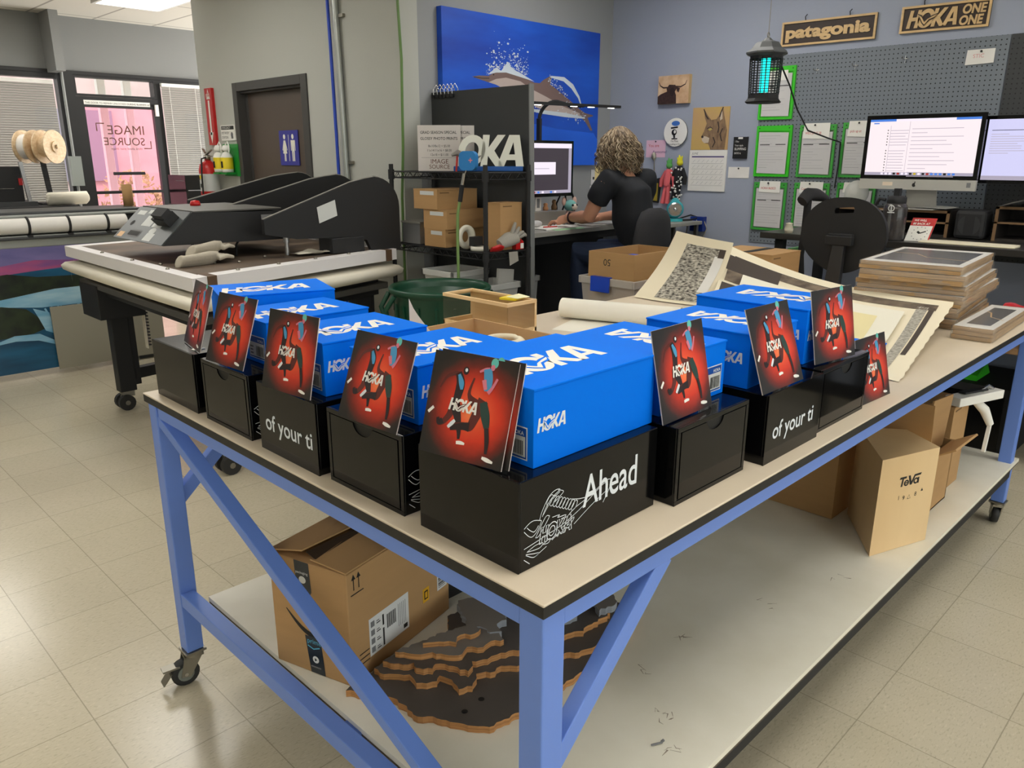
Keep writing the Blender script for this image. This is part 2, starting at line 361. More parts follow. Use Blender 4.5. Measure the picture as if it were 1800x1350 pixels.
# ceiling lights
DIFF=mat('light_diffuser',(250,250,245),0.5,emit=(255,252,244),es=LAMP)
def troffer(x,y,label,group=None):
    t=T('ceiling_light',label,'ceiling light',(x,y,H-.03),w=True,group=group)
    m=MB()
    for a in ((-.31,-.62,.31,-.59),(-.31,.59,.31,.62),(-.31,-.59,-.28,.59),(.28,-.59,.31,.59)): m.box(x+a[0],y+a[1],H-.03,x+a[2],y+a[3],H-.001,WHITE)
    m.build('frame',t); MB().box(x-.28,y-.59,H-.022,x+.28,y+.59,H-.012,DIFF).build('diffuser',t)
troffer(2.38,6.95,'bright rectangular ceiling light above the front door area')
for x,y in ((-2.2,-3.2),(0.4,-3.2),(3.0,-3.2),(-2.2,-.4),(.4,-.4),(3.0,-.4),(-2.2,2.3),(.4,2.3),(3.2,2.1),(-2.2,5.0),(1.05,4.7),(.45,7.6)):
    troffer(x,y,'rectangular fluorescent ceiling light set in the tile grid','ceiling lights over the workshop')
# ---------------------------------------------------------------- logo: outlined slanted capitals
def hoka(m,x,y,h,fr,mt,bird=None,l=0.0004,sl=.16,outline=None):
    def P(pts): return [(x+h*(a+sl*b),y+h*b) for a,b in pts]
    shapes=[[(0,0),(.20,0),(.20,.40),(.45,.40),(.45,0),(.65,0),(.65,1),(.45,1),(.45,.60),(.20,.60),(.20,1),(0,1)],
            [(1.42,0),(1.62,0),(1.62,.34),(1.90,0),(2.15,0),(1.82,.46),(2.12,1),(1.90,1),(1.62,.58),(1.62,1),(1.42,1)]]
    shapes=[P(q) for q in shapes]
    A=P([(2.05,0),(2.26,0),(2.32,.2),(2.60,.2),(2.64,0),(2.85,0),(2.62,1),(2.34,1)]); Ah=P([(2.38,.36),(2.56,.36),(2.48,.76)])
    n=30; O=[(1.02+.46*cos(2*pi*k/n),.5+.53*sin(2*pi*k/n)) for k in range(n)]; Oh=[(1.02+.25*cos(2*pi*k/n),.5+.30*sin(2*pi*k/n)) for k in range(n)]
    if outline:
        for q in shapes+[A,Ah,P(O),P(Oh)]: m.stroke(q+[q[0]],outline,fr,mt,l)
        return
    for q in shapes: m.poly(q,fr,mt,l)
    m.poly(A,fr,mt,l,(Ah,)); m.poly(P(O),fr,mt,l,(P(Oh),))
    b1=[(.50,.74),(.74,.60),(.90,.40),(1.00,.28),(1.14,.44),(1.36,.56),(1.60,.66),(1.50,.52),(1.22,.42),(1.04,.14),(.90,.26),(.72,.50)]
    if bird is not None:
        m.poly(P([(.46,.80),(.74,.68),(.92,.46),(1.0,.38),(1.12,.52),(1.34,.64),(1.66,.74),(1.52,.46),(1.26,.36),(1.04,.06),(.86,.22),(.68,.46)]),fr,bird,l*1.6)
    m.poly(P(b1),fr,mt,l*2.2)

def teva(m,x,y,h,fr,mt):
    P=lambda pts:[(x+h*a,y+h*b) for a,b in pts]
    m.poly(P([(-.05,.78),(.05,1.0),(.95,1.0),(.9,.78),(.56,.78),(.46,0),(.22,0),(.32,.78)]),fr,mt)
    m.ell(x+h*.98,y+h*.3,h*.36,h*.32,fr,mt,hole=.5); m.rect(x+h*.75,y+h*.24,h*.5,h*.13,fr,mt); 
    m.poly(P([(1.15,1.0),(1.45,1.0),(1.68,.35),(2.0,1.0),(3.0,1.05),(2.9,.82),(2.15,.8),(1.78,0),(1.5,0)]),fr,mt)
    m.ell(x+h*2.32,y+h*.3,h*.36,h*.32,fr,mt,hole=.5); m.rect(x+h*2.55,y,h*.2,h*.62,fr,mt)

# ---------------------------------------------------------------- worktable
BLUE=mat('blue_frame_paint',(106,140,220),0.42,var=.02,scale=3); 
TOP=mat('table_laminate',(214,200,178),0.4,var=.035,scale=5); EDGE=mat('table_edge_black',(20,19,18),0.5,var=.5,scale=40); SCUFF=mat('shelf_scuff',(150,138,120),0.7)
SHELF=mat('shelf_panel',(226,221,204),0.5,c2=(238,234,220),scale=4,bump=.05,bscale=30)
PLYEDGE=mat('shelf_edge',(96,84,72),0.8)
tw,tl,tz=1.497,3.12,.92
t=T('worktable','long rolling worktable with white laminate top and blue steel frame','table',(1.52,.75,0),w=True)
MB().box(0,0,tz-.0045,tl,tw,tz,TOP).build('tabletop',t,bevel=.002)
MB().box(.001,.001,tz-.024,tl-.001,tw-.001,tz-.0045,EDGE).build('edge_band',t)
m=MB()
for y in (.012,tw-.052): m.box(.06,y,tz-.064,3.0,y+.04,tz-.024,BLUE)
for x in (.012,2.96): m.box(x,.06,tz-.064,x+.04,tw-.06,tz-.024,BLUE)
for x in (.8,1.55,2.3): m.box(x,.05,tz-.064,x+.04,tw-.05,tz-.024,BLUE)
m.build('top_frame',t,bevel=.002)
for x,y in ((.008,.008),(.008,tw-.058),(2.945,.008),(2.945,tw-.058)):
    lg=MB().box(x,y,.115,x+.05,y+.05,tz-.0245,BLUE).build('leg',t,bevel=.003)
m=MB(); zb=.315
m.box(.01,.058,zb-.042,.05,tw-.058,zb,BLUE); m.box(2.95,.058,.225,2.99,tw-.058,.265,BLUE)
m.box(.06,.62,.21,2.95,.68,.25,BLUE); m.box(.05,.62,.25,.09,.68,.285,BLUE)
for y in (.1,1.36): m.box(.1,y,.235,2.95,y+.04,.275,BLUE)
m.build('lower_frame',t,bevel=.002)
m=MB(); m.beam((.030,1.445,.85),(.030,.058,.30),.028,.038,BLUE,up=(1,0,0)); m.build('brace',t,bevel=.002)
for a,b in (((.05,.028,.60),(.34,.028,.865)),((.05,tw-.028,.60),(.34,tw-.028,.865)),((2.95,tw-.028,.60),(2.66,tw-.028,.865))):
    MB().beam(a,b,.03,.038,BLUE).build('brace',t,bevel=.002)
m=MB().box(.074,0,.283,3.045,1.40,.297,SHELF).box(.0745,.0005,.276,3.0445,1.3995,.283,PLYEDGE)
fs=FR((0,0,.297),(1,0,0),(0,1,0)); rs=random.Random(11)
for x,y,n in ((.60,.16,7),(.52,.09,4),(.9,.30,4),(1.2,.22,3),(.70,.30,3),(1.5,.12,3)):
    for k in range(n):
        a=x+rs.uniform(-.02,.02); b=y+rs.uniform(-.02,.02); m.stroke([(a,b),(a+rs.uniform(-.012,.012),b+rs.uniform(-.012,.012)),(a+rs.uniform(-.02,.02),b+rs.uniform(-.02,.02))],[.001,rs.uniform(.0015,.004),.0008],fs,SCUFF,.0003)
m.build('lower_shelf',t)
m=MB().box(.10,.006,.235,2.95,.028,.275,BLKM); m.build('shelf_rail',t)
RUB=mat('caster_rubber',(40,40,40),0.6)
def caster(x,y,ang,brake,par):
    c,s_=cos(ang),sin(ang); d=V((c,s_,0)); n=V((-s_,c,0)); o=V((x,y,0)); wc=o-d*.03+V((0,0,.042))
    k=MB().box(x-.03,y-.03,.106,x+.03,y+.03,.114,STEEL)
    k.cyl((x,y,.094),(x,y,.106),.028,STEEL,14)
    for sg in (-1,1):
        a=o+n*sg*.018; q=[a+V((0,0,.1))+d*.026,a+V((0,0,.1))-d*.03,a-d*.045+V((0,0,.035)),a-d*.018+V((0,0,.03))]
        k.hexa([q[3]-n*.002,q[2]-n*.002,q[2]+n*.002,q[3]+n*.002],[q[0]-n*.002,q[1]-n*.002,q[1]+n*.002,q[0]+n*.002],STEEL)
    k.hexa([o+n*.02+d*.026+V((0,0,.09)),o-n*.02+d*.026+V((0,0,.09)),o-n*.02-d*.03+V((0,0,.09)),o+n*.02-d*.03+V((0,0,.09))],[o+n*.02+d*.026+V((0,0,.1)),o-n*.02+d*.026+V((0,0,.1)),o-n*.02-d*.03+V((0,0,.1)),o+n*.02-d*.03+V((0,0,.1))],STEEL)
    cs=k.build('caster',par)
    w=MB(); 
    w.tube([wc-n*.014,wc-n*.012,wc+n*.012,wc+n*.014],[.036,.041,.041,.036],RUB,20); w.cyl(wc-n*.017,wc+n*.017,.024,mat('caster_hub',(120,124,118),0.5),16); w.cyl(wc-n*.022,wc+n*.022,.006,CHROME,8)
    w.build('wheel',cs)
    if brake:
        b=MB(); p=o-d*.075+V((0,0,.055))
        b.hexa([p-n*.017-d*.022-V((0,0,.03)),p+n*.017-d*.022-V((0,0,.03)),p+n*.017-d*.018-V((0,0,.03)),p-n*.017-d*.018-V((0,0,.03))],[p-n*.017,p+n*.017,p+n*.017+d*.006,p-n*.017+d*.006],STEEL)
        b.box(-.018,-.016,0,.03,.016,.006,STEEL,M=Matrix.Translation(p+V((0,0,.012)))@Matrix.Rotation(ang,4,'Z'))
        b.build('brake_pedal',cs)
caster(.033,tw-.033,radians(-8),True,t); caster(.033,.033,radians(20),True,t); caster(2.97,.033,radians(200),False,t); caster(2.97,tw-.033,radians(30),False,t)

# ---------------------------------------------------------------- shoe boxes, black display boxes, cards
HB=mat('shoe_box_blue',(0,116,240),0.6,spec=.08); HBD=mat('shoe_box_dark_blue',(0,72,160),0.5); STK=mat('sticker',(206,208,206),0.6)
PANEL=mat('black_panel_gloss',(11,10,10),0.07,spec=.28); SEAM=mat('groove',(3,3,3),0.5)
def shoebox(x,y,z,rz,L,w,h,label,group,frontlogo=False):
    t=T('shoe_box',label,'shoe box',(x,y,z),rz,group)
    lid=.055
    b=MB().box(.0015,.0015,0,L-.0015,w-.0015,h-.004,HB)
    fF=FR((.0015,w,0),(0,-1,0),(0,0,1)); fR=FR((0,.0015,0),(1,0,0),(0,0,1)); fL=FR((L,w-.0015,0),(-1,0,0),(0,0,1))
    for ff,xx in ((fR,.009),(fL,L-.012-.072)): hoka(b,xx,h*.44,.0235,ff,LW,HB)
    if frontlogo: hoka(b,.012,h*.42,.0245,fF,LW,HB)
    b.build('body',t,bevel=.0012)
    k=MB(); q=(w-.092,.010)
    k.rect(q[0],q[1],.078,.055,fF,LW,.0006); k.rect(q[0]+.002,q[1]+.002,.074,.051,fF,HBD,.0010); k.rect(q[0]+.004,q[1]+.005,.070,.034,fF,STK,.0014)
    k.text('HOKA',q[0]+.045,q[1]+.0415,.009,fF,LW,.0016,bold=.02)
    xx=q[0]+.036
    while xx<q[0]+.070: wv=random.uniform(.0006,.0018); k.rect(xx,q[1]+.008,wv,.024,fF,INK,.0018); xx+=wv+random.uniform(.0008,.0016)
    for i in range(3): k.rect(q[0]+.008,q[1]+.010+.008*i,random.uniform(.012,.02),.004,fF,GREYINK,.0018)
    k.build('size_label',t)
    m=MB().box(0,0,h-.004,L,w,h,HB)
    fT=FR((0,0,h),(1,0,0),(0,1,0)); lw=L*.83; hh=lw/3.02; hoka(m,L*.035,(w-hh)/2-.012,hh,fT,WHITE,HB,.0004)
    m.build('lid',t,bevel=.001)
    return t
SHOE=[[(.0,.46),(.05,.53),(.10,.55),(.16,.50),(.18,.46),(.14,.30),(.09,.22),(.05,.26),(.0,.40)],[(.03,.46),(.06,.38),(.10,.31),(.13,.34),(.15,.40)],
 [(.16,.50),(.19,.68),(.26,.92),(.33,1.0),(.38,.97),(.30,.88),(.23,.72),(.19,.55)],[(.36,.98),(.42,.90),(.36,.80),(.30,.72)],[(.20,.58),(.28,.80),(.38,.93)],
 [(.12,.16),(.22,.50),(.26,.51),(.26,.46),(.16,.18),(.12,.16)],[(.0,.03),(.22,.10),(.42,.18),(.62,.34),(.85,.62),(.92,.68)],
 [(.70,.52),(.80,.60),(.90,.70),(.97,.72),(1.0,.64),(.96,.44),(.90,.24)],[(.55,.06),(.75,.30),(.96,.50)],[(.40,.10),(.55,.22),(.48,.02)],
 [(.40,.32),(.46,.30),(.56,.42),(.70,.52),(.60,.58),(.50,.66)],[(.30,.44),(.38,.42),(.36,.38),(.45,.36),(.44,.32)],
 [(.03,-.06),(.12,.0),(.20,-.02),(.16,-.10),(.03,-.06)],[(.02,-.10),(.10,-.16),(.16,-.20),(.10,-.24),(.02,-.12)],[(.20,-.06),(.28,.0),(.26,-.08),(.20,-.06)],[(.30,-.06),(.38,.03),(.36,-.05)],[(.0,-.20),(.06,-.34)],[(.12,-.24),(.24,-.14)],[(.40,.0),(.46,.08),(.44,.0)]]
def smooth(P,n=5):
    out=[]
    for i in range(len(P)-1):
        a,b,c,d=P[max(i-1,0)],P[i],P[i+1],P[min(i+2,len(P)-1)]
        for k in range(n):
            t=k/n; out.append(tuple(.5*(2*b[j]+(c[j]-a[j])*t+(2*a[j]-5*b[j]+4*c[j]-d[j])*t*t+(3*b[j]-a[j]-3*c[j]+d[j])*t**3) for j in range(len(b))))
    return out+[tuple(P[-1])]
def shoeart(m,x,y,w,h,fr):
    for q in SHOE: m.stroke(smooth([(x+a*w,y+b*h) for a,b in q]),.0012,fr,LW,.0006)
    for k in range(9):
        a=.27+.035*k; b=.84-.045*k
        m.stroke([(x+(a+.03*cos(i/8*2*pi)+.02*sin(i/8*2*pi))*w,y+(b+.10*sin(i/8*2*pi))*h) for i in range(9)],.0012,fr,LW,.0006)
    hoka(m,x+.16*w,y-.02*h,.34*h,fr,LW,None,.0006,outline=.0016)
def blackbox(x,y,rz,L,w,h,label,group,front='panel',side=None,far=None):
    t=T('display_box',label,'display box',(x,y,tz),rz,group)
    MB().box(.004,0,0,L,w,h,BLKG).build('body',t,bevel=.0015)
    fF=FR((0,w,0),(0,-1,0),(0,0,1)); fR=FR((0,0,0),(1,0,0),(0,0,1)); fL=FR((L,w,0),(-1,0,0),(0,0,1))
    d=MB()
    if front=='panel':
        d.box(.0035,0.0,0,.0045,w,h,SEAM); n=14
        top=[(w*.5+.030*cos(a),h-.011+(-.020*sin(a))) for a in [i/n*pi for i in range(n+1)]]
        pts=[(.013,.011),(w-.013,.011),(w-.013,h-.011)]+top+[(.013,h-.011)]
        d.slab(pts,FR((.0035,w,0),(0,-1,0),(0,0,1)),.003,PANEL)
        for a in ((0,0,w,.009),(0,h-.009,w,h),(0,.009,.009,h-.009),(w-.009,.009,w,h-.009)): d.box(.0005,a[0],a[1],.0036,a[2],a[3],BLKG)
    else:
        d.box(0.0,0,0,.0042,w,h,PANEL)
    if front=='of': d.text('of your ti',.028,h*.34,.052,FR((0,w,0),(0,-1,0),(0,0,1)),LW,.0006,bold=.012,sx=.98)
    d.build('front_panel',t,bevel=.0008)
    if side or far:
        k=MB()
        if side=='full': k.text('Ahead',.152,.064,.079,fR,LW,.0008,bold=.010,sx=.74)
        if side: shoeart(k,.012,.037,.215,.080,fR)
        if far: k.text('Ahead',L-.03-.175,.060,.062,fL,LW,.0008,bold=.012)
        k.build('printed_graphic',t)
    return t
bw,bl,bh=.240,.356,.153
GB='glossy black display boxes on the worktable'; GS='blue shoe boxes on the worktable'; GC='red runner photo cards on the worktable'
R90=pi/2
blackbox(.036,.087,0,.36,bw,bh,'glossy black display box at the table corner, lettered Ahead over a white line-drawn shoe',GB,'plain','full')
blackbox(.036,.374,0,.36,bw,bh,'black display box with framed front, first left of the corner Ahead box',GB,'panel','art')
blackbox(.028,.643,0,.36,.237,bh,'black display box lettered of your ti on the left table edge',GB,'of')
blackbox(.029,.929,0,.36,.232,bh,'plain framed black display box just left of the left-edge of your ti box',GB,'panel','art')
blackbox(.028,1.207,0,.36,.25,bh,'leftmost black display box at the far left table corner',GB,'plain')
blackbox(.670,.055,R90,.36,.255,bh,'black display box with framed front, first right of the corner Ahead box',GB,'panel')
blackbox(.972,.036,R90,.36,.255,bh,'black display box lettered of your ti on the right table edge',GB,'of',None,'a')
blackbox(1.262,.045,R90,.36,.27,bh,'rightmost black display box, next to the low card at the table edge',GB,'panel')
zt=tz+bh+.0005
shoebox(.090,.108,zt,0,.320,.242,.130,'largest blue shoe box, on the corner display box with its whole right side showing',GS)
shoebox(.093,.396,zt,0,.262,.213,.112,'blue shoe box on the first display box left of the corner',GS)
shoebox(.069,.667,zt,radians(-2),.262,.210,.112,'blue shoe box above the left-edge of your ti display box',GS)
shoebox(.106,.966,zt,0,.285,.212,.104,'blue shoe box second from the far left end of the left row',GS)
shoebox(.142,1.268,zt,radians(-18),.30,.215,.122,'blue shoe box turned askew at the far left table corner',GS)
shoebox(.676,.118,zt,R90,.262,.232,.112,'blue shoe box on the first display box right of the corner',GS)
shoebox(.945,.096,zt,R90-radians(-1),.262,.218,.118,'blue shoe box above the right-edge of your ti display box',GS)
shoebox(1.250,.102,zt,R90,.30,.242,.131,'tallest blue shoe box of the right row, in front of the stacked prints',GS,True)
shoebox(1.525,.095,tz+.0005,R90,.30,.20,.122,'blue shoe box standing right on the tabletop, last of the right row',GS)
# printed cards
def cardmat():
    m=bpy.data.materials.new('runner_card_print'); m.use_nodes=True; nt=m.node_tree; b=nt.nodes['Principled BSDF']; b.inputs['Roughness'].default_value=.28
    tc=nt.nodes.new('ShaderNodeTexCoord'); mp=nt.nodes.new('ShaderNodeMapping'); mp.inputs['Location'].default_value=(-.12,0,-.93); mp.inputs['Scale'].default_value=(11.0,0,11.5)
    ln=nt.nodes.new('ShaderNodeVectorMath'); ln.operation='LENGTH'; n=nt.nodes.new('ShaderNodeTexNoise'); n.inputs['Scale'].default_value=22; n.inputs['Detail'].default_value=3
    ma=nt.nodes.new('ShaderNodeMath'); ma.operation='MULTIPLY_ADD'; ma.inputs[1].default_value=.3
    r=nt.nodes.new('ShaderNodeValToRGB'); e=r.color_ramp.elements; e[0].position=.18; e[0].color=lin((255,140,84)); e[1].position=1.32; e[1].color=lin((34,31,29))
    for p,c in ((.40,(240,92,54)),(.70,(212,56,32)),(.98,(118,36,26)),(1.18,(50,36,32))): q=e.new(min(p/1.4,1)); q.color=lin(c)
    e[0].position=.13; e[-1].position=.95
    dv=nt.nodes.new('ShaderNodeMath'); dv.operation='DIVIDE'; dv.inputs[1].default_value=1.4
    nt.links.new(tc.outputs['Object'],mp.inputs[0]); nt.links.new(mp.outputs[0],ln.inputs[0]); nt.links.new(tc.outputs['Object'],n.inputs[0])
    nt.links.new(n.outputs[0],ma.inputs[0]); nt.links.new(ln.outputs['Value'],ma.inputs[2]); nt.links.new(ma.outputs[0],dv.inputs[0]); nt.links.new(dv.outputs[0],r.inputs[0]); nt.links.new(r.outputs[0],b.inputs['Base Color'])
    return m
CP=cardmat(); CEDGE=mat('card_edge',(200,190,184),0.6); CBLK=mat('runner_dark',(38,22,24),0.5); CBLU=mat('runner_blue',(72,150,196),0.5); CSKIN=mat('runner_dark_red',(92,32,24),0.5); CGRN=mat('runner_green',(34,62,56),0.5); CTEAL=mat('runner_teal',(96,190,180),0.5); CPNK=mat('runner_pink',(214,120,140),0.5)
def cart(m,fr,s):
    D=-1097800.0
    def U(a):
        r=[]
        for x,y in a: x=x; y=y-1000; r.append(((-1000*x-170*y)/D*s-s/2,(1040*y-340*x)/D*s))
        return r
    def st(p,w,mt,l=.0006):
        q=smooth([(a[0],a[1],b*s) for a,b in zip(U(p),w)]); m.stroke([(a[0],a[1]) for a in q],[max(a[2],.0004) for a in q],fr,mt,l)
    def bl(p,r,mt,l=.0008): q=U([p])[0]; m.ell(q[0],q[1],r*s,r*s*1.15,fr,mt,l,14)
    st([(250,400),(330,310),(420,290),(490,300)],[.015,.03,.04,.04],CSKIN); st([(480,290),(510,400),(480,520),(450,600)],[.07,.10,.09,.08],CBLK); st([(490,310),(520,400),(525,470)],[.03,.06,.03],CBLU,.0010)
    st([(440,580),(380,700),(280,760),(240,700)],[.10,.07,.05,.03],CSKIN,.0005); st([(300,740),(250,755),(235,700)],[.06,.05,.03],CBLK,.0007); st([(110,625),(180,585)],[.03,.03],WHITE,.0010)
    st([(450,600),(490,750),(510,880),(510,960)],[.12,.08,.05,.03],CBLK); st([(485,990),(540,1000),(590,1020)],[.03,.035,.02],WHITE,.0010); st([(370,820),(420,790),(460,765)],[.03,.04,.03],LW,.0012)
    bl((575,290),.034,CBLK); bl((580,285),.016,LW,.0012)
    st([(680,380),(620,530),(700,640)],[.02,.04,.1],CSKIN,.0005); st([(740,330),(810,320),(860,330)],[.02,.03,.04],CPNK); st([(840,320),(850,430),(840,540)],[.09,.10,.07],CBLU,.0010); st([(800,420),(820,520)],[.05,.04],CPNK,.0012); st([(850,560),(900,520),(960,440)],[.04,.03,.025],CPNK,.0012)
    st([(800,620),(700,780),(640,860),(560,830),(420,810)],[.12,.10,.08,.06,.05],CSKIN,.0007); st([(640,860),(560,840),(400,830)],[.09,.07,.05],CBLK,.0011)
    st([(800,640),(830,780),(850,900)],[.08,.10,.06],CGRN,.0010); st([(850,900),(860,1040),(850,1150)],[.05,.05,.03],CBLK,.0010); st([(810,1180),(870,1210),(940,1245)],[.025,.04,.02],WHITE,.0013)
    bl((920,280),.042,CTEAL); bl((900,320),.025,CPNK,.0010)
    q=U([(370,640)])[0]; hoka(m,q[0],q[1]+.0*s,.118*s,fr,WHITE,CSKIN,.0016)
def pcard(bl_,br_,tl_,tr_,label,s=.165,n=2):
    B=(V(bl_)+V(br_))/2; u=(V(br_)-V(bl_)).normalized(); up=((V(tl_)+V(tr_))/2-B); up=(up-u*up.dot(u)).normalized(); nn=u.cross(up)
    m=MB(); fr=(V((0,0,0)),V((1,0,0)),V((0,0,1)))
    m.box(-s/2,0,0,s/2,.0022,s,CEDGE); m.rect(-s/2,0,s,s,fr,CP,.0002); cart(m,fr,s)
    o=m.build('photo_card',loc=(0,0,0)); M=Matrix((u,-nn,up)).transposed().to_4x4(); M.translation=B; o.matrix_world=M
    return tag(o,label,'card',GC)
c=1.0765
pcard((.014,.297,c),(.043,.133,c),(.064,.308,1.222),(.085,.143,1.222),'larger front runner card leaning on the big corner shoe box',.168)
pcard((.027,.290,c+.0005),(.052,.126,c+.0005),(.068,.301,1.222),(.091,.136,1.222),'second card tucked behind the front card on the corner display box, only its edge showing',.168)
pcard((.018,.545,c),(.030,.380,c),(.076,.572,1.215),(.072,.405,1.215),'runner card on the first display box left of the corner')
pcard((.014,.825,c),(.030,.664,c),(.052,.842,1.22),(.054,.676,1.22),'runner card above the left-edge of your ti lettering')
pcard((.028,1.125,c),(.039,.965,c),(.083,1.128,1.218),(.081,.965,1.218),'tilted runner card second from the far left end of the left row')
pcard((.075,1.36,c),(.045,1.198,c),(.115,1.345,1.218),(.085,1.19,1.218),'runner card leaning at the far left table corner')
pcard((.405,.080,c),(.571,.084,c),(.418,.112,1.222),(.590,.116,1.222),'runner card on the first display box right of the corner',.172)
pcard((.703,.044,c),(.882,.042,c),(.722,.088,1.222),(.906,.094,1.222),'tilted runner card above the right-edge of your ti lettering',.178)
pcard((1.015,.076,c),(1.186,.052,c),(1.032,.098,1.225),(1.208,.080,1.225),'runner card on the rightmost display box of the right row',.172)
pcard((1.280,.055,tz+.001),(1.452,.045,tz+.001),(1.292,.088,1.075),(1.466,.080,1.075),'low runner card standing right on the tabletop against the last shoe box',.172)
tag(MB().box(.20,1.265,zt,.23,1.28,zt+.002,WHITE,M=Matrix.Translation((-.15,-.02,0))).build('price_tag'),'small white paper tag on the leftmost display box','tag')
# ---------------------------------------------------------------- restroom wall: faces -X, frame u = -Y (viewer's right), v = Z
def WX(x,y,z): return FR((x,y,z),(0,-1,0),(0,0,1))
DOORB=mat('door_brown',(84,72,64),0.45,var=.04,scale=2); DFR=mat('door_frame_dark',(66,64,62),0.45)
d=structure(T('door_2','brown restroom door in dark frame','door',(XB,4.97,0),w=True)); del d['label']; del d['category']
m=MB()
for a in ((4.40,0,4.48,2.10),(5.43,0,5.50,2.10),(4.48,2.035,5.43,2.10)): m.box(XB-.012,a[0],a[1],XB+.15,a[2],a[3],DFR)
m.box(XB+.015,4.48,2.02,XB+.15,5.43,2.035,DFR).box(XB+.06,5.40,0,XB+.15,5.43,2.03,DFR)
m.build('door_frame',d,bevel=.003)
MB().box(XB+.065,4.482,.01,XB+.105,5.40,2.02,DOORB).build('door_leaf',d,bevel=.002)
m=MB()
for z in (.3,1.1,1.8): m.cyl((XB+.062,4.485,z),(XB+.062,4.485,z+.1),.008,STEEL,8)
m.build('hinge',d)
m=MB(); m.cyl((XB+.065,5.32,1.0),(XB+.01,5.32,1.0),.012,STEEL,10); m.ball((XB+.0,5.32,1.0),.03,STEEL); m.build('door_handle',d)
m=MB().box(XB+.056,4.675,1.485,XB+.062,4.945,1.735,mat('sign_indigo',(52,54,150),0.4)); fr=WX(XB+.056,4.945,1.485); WS=mat('sign_cream',(236,234,220),0.5)
def pict(m,x,fr,skirt):
    m.ell(x,.205,.016,.018,fr,WS)
    if skirt: m.poly([(x-.012,.18),(x+.012,.18),(x+.036,.11),(x+.028,.106),(x+.014,.14),(x+.030,.085),(x+.012,.085),(x+.012,.03),(x+.002,.03),(x+.002,.085),(x-.002,.085),(x-.002,.03),(x-.012,.03),(x-.012,.085),(x-.030,.085),(x-.014,.14),(x-.028,.106),(x-.036,.11)],fr,WS)
    else: m.poly([(x-.03,.18),(x+.03,.18),(x+.032,.105),(x+.024,.105),(x+.018,.155),(x+.018,.03),(x+.003,.03),(x+.003,.10),(x-.003,.10),(x-.003,.03),(x-.018,.03),(x-.018,.155),(x-.024,.105),(x-.032,.105)],fr,WS)
pict(m,.075,fr,True); pict(m,.195,fr,False); m.rect(.132,.03,.006,.19,fr,WS)
tag(m.build('restroom_sign'),'indigo restroom sign with a woman and a man on the brown door','sign')
m=MB().box(2.316,5.84,1.64,2.34,5.965,2.085,RED); fr=WX(2.316,5.965,1.64)
m.text('FIRE',.02,.37,.045,fr,WHITE,sx=.9); m.rect(.048,.08,.028,.27,fr,WHITE); m.poly([(.03,.10),(.062,.01),(.095,.10)],fr,WHITE); m.poly([(.03,.36),(.095,.36),(.062,.44)],fr,WHITE,holes=[[(.045,.38),(.08,.38),(.062,.42)]])
tag(m.build('fire_arrow_sign'),'tall red fire extinguisher arrow sign high on the grey wall','sign')
m=MB().box(2.332,5.525,1.672,2.34,5.765,1.792,WHITE); fr=WX(2.332,5.765,1.672)
m.rect(.01,.085,.22,.028,fr,INK); m.text('EMERGENCY',.022,.09,.026,fr,WHITE,.0008,sx=1.0); m.text('EYE WASH',.012,.050,.028,fr,INK,sx=.95); m.text('STATION',.012,.016,.028,fr,INK,sx=.95); m.ell(.19,.045,.02,.02,fr,GREYINK); m.rect(.175,.015,.035,.018,fr,GREYINK)
tag(m.build('eye_wash_sign'),'white emergency eye wash station sign beside the brown door','sign')
t=T('eye_wash_station','green wall board holding two eye wash bottles','safety station',(2.33,5.6,1.395),w=True)
m=MB().box(2.325,5.48,1.395,2.34,5.75,1.645,GREEN if 0 else mat('sign_green',(22,140,50),0.4)); fr=WX(2.325,5.75,1.395); m.text('EYEWASH',.03,.02,.03,fr,WHITE); m.build('backboard',t)
for y in (5.72,5.58):
    b=tag(MB().lathe([(0,0),(.043,0),(.045,.02),(.045,.12),(.03,.15),(.016,.16),(.016,.165)],(2.272,y,1.425),WHITE,16).tube([(2.272,y,1.595),(2.272,y,1.64),(2.272,y-.03,1.66),(2.272,y-.055,1.63),(2.272,y-.05,1.58)],.006,WHITE,6).lathe([(0,.165),(.03,.165),(.034,.185),(.02,.21),(0,.21)],(2.272,y,1.425),WHITE,16).lathe([(.0455,.025),(.046,.115)],(2.272,y,1.425),YEL,16).box(2.226,y-.012,1.46,2.2275,y+.016,1.51,INK).build('eye_wash_bottle'),
      'left eye wash bottle with yellow label, next to the fire extinguisher' if y>5.65 else 'right eye wash bottle with yellow label, in the middle of the green board','bottle')
    MB().box(2.235,y-.05,1.41,2.325,y+.05,1.423,mat('green_shelf',(22,140,50),0.4)).build('bottle_shelf',t)
t=T('fire_extinguisher','red fire extinguisher hanging on the grey wall left of the eye wash bottles','fire extinguisher',(2.24,5.84,1.15),w=True)
c0=(2.245,5.875,1.10)
MB().lathe([(0,0),(.07,0),(.078,.015),(.078,.34),(.066,.385),(.03,.41),(.022,.42),(0,.42)],c0,RED,20).lathe([(.0785,.17),(.0785,.31)],c0,STK,20).box(2.164,5.845,1.30,2.167,5.875,1.33,INK).box(2.164,5.885,1.36,2.167,5.91,1.39,INK).box(2.164,5.855,1.37,2.167,5.88,1.40,YEL).build('tank',t)
MB().lathe([(0,.42),(.025,.42),(.025,.46),(0,.46)],c0,STEEL,12).build('valve',t)
MB().beam((2.245,5.915,1.555),(2.245,5.785,1.60),.018,.008,STEEL).beam((2.245,5.905,1.575),(2.245,5.945,1.61),.018,.008,STEEL).beam((2.245,5.905,1.545),(2.245,5.795,1.55),.018,.008,STEEL).build('handle',t)
MB().tube([(2.22,5.86,1.54),(2.17,5.82,1.53),(2.15,5.80,1.42),(2.15,5.81,1.25)],.007,BLKM,8).build('hose',t)
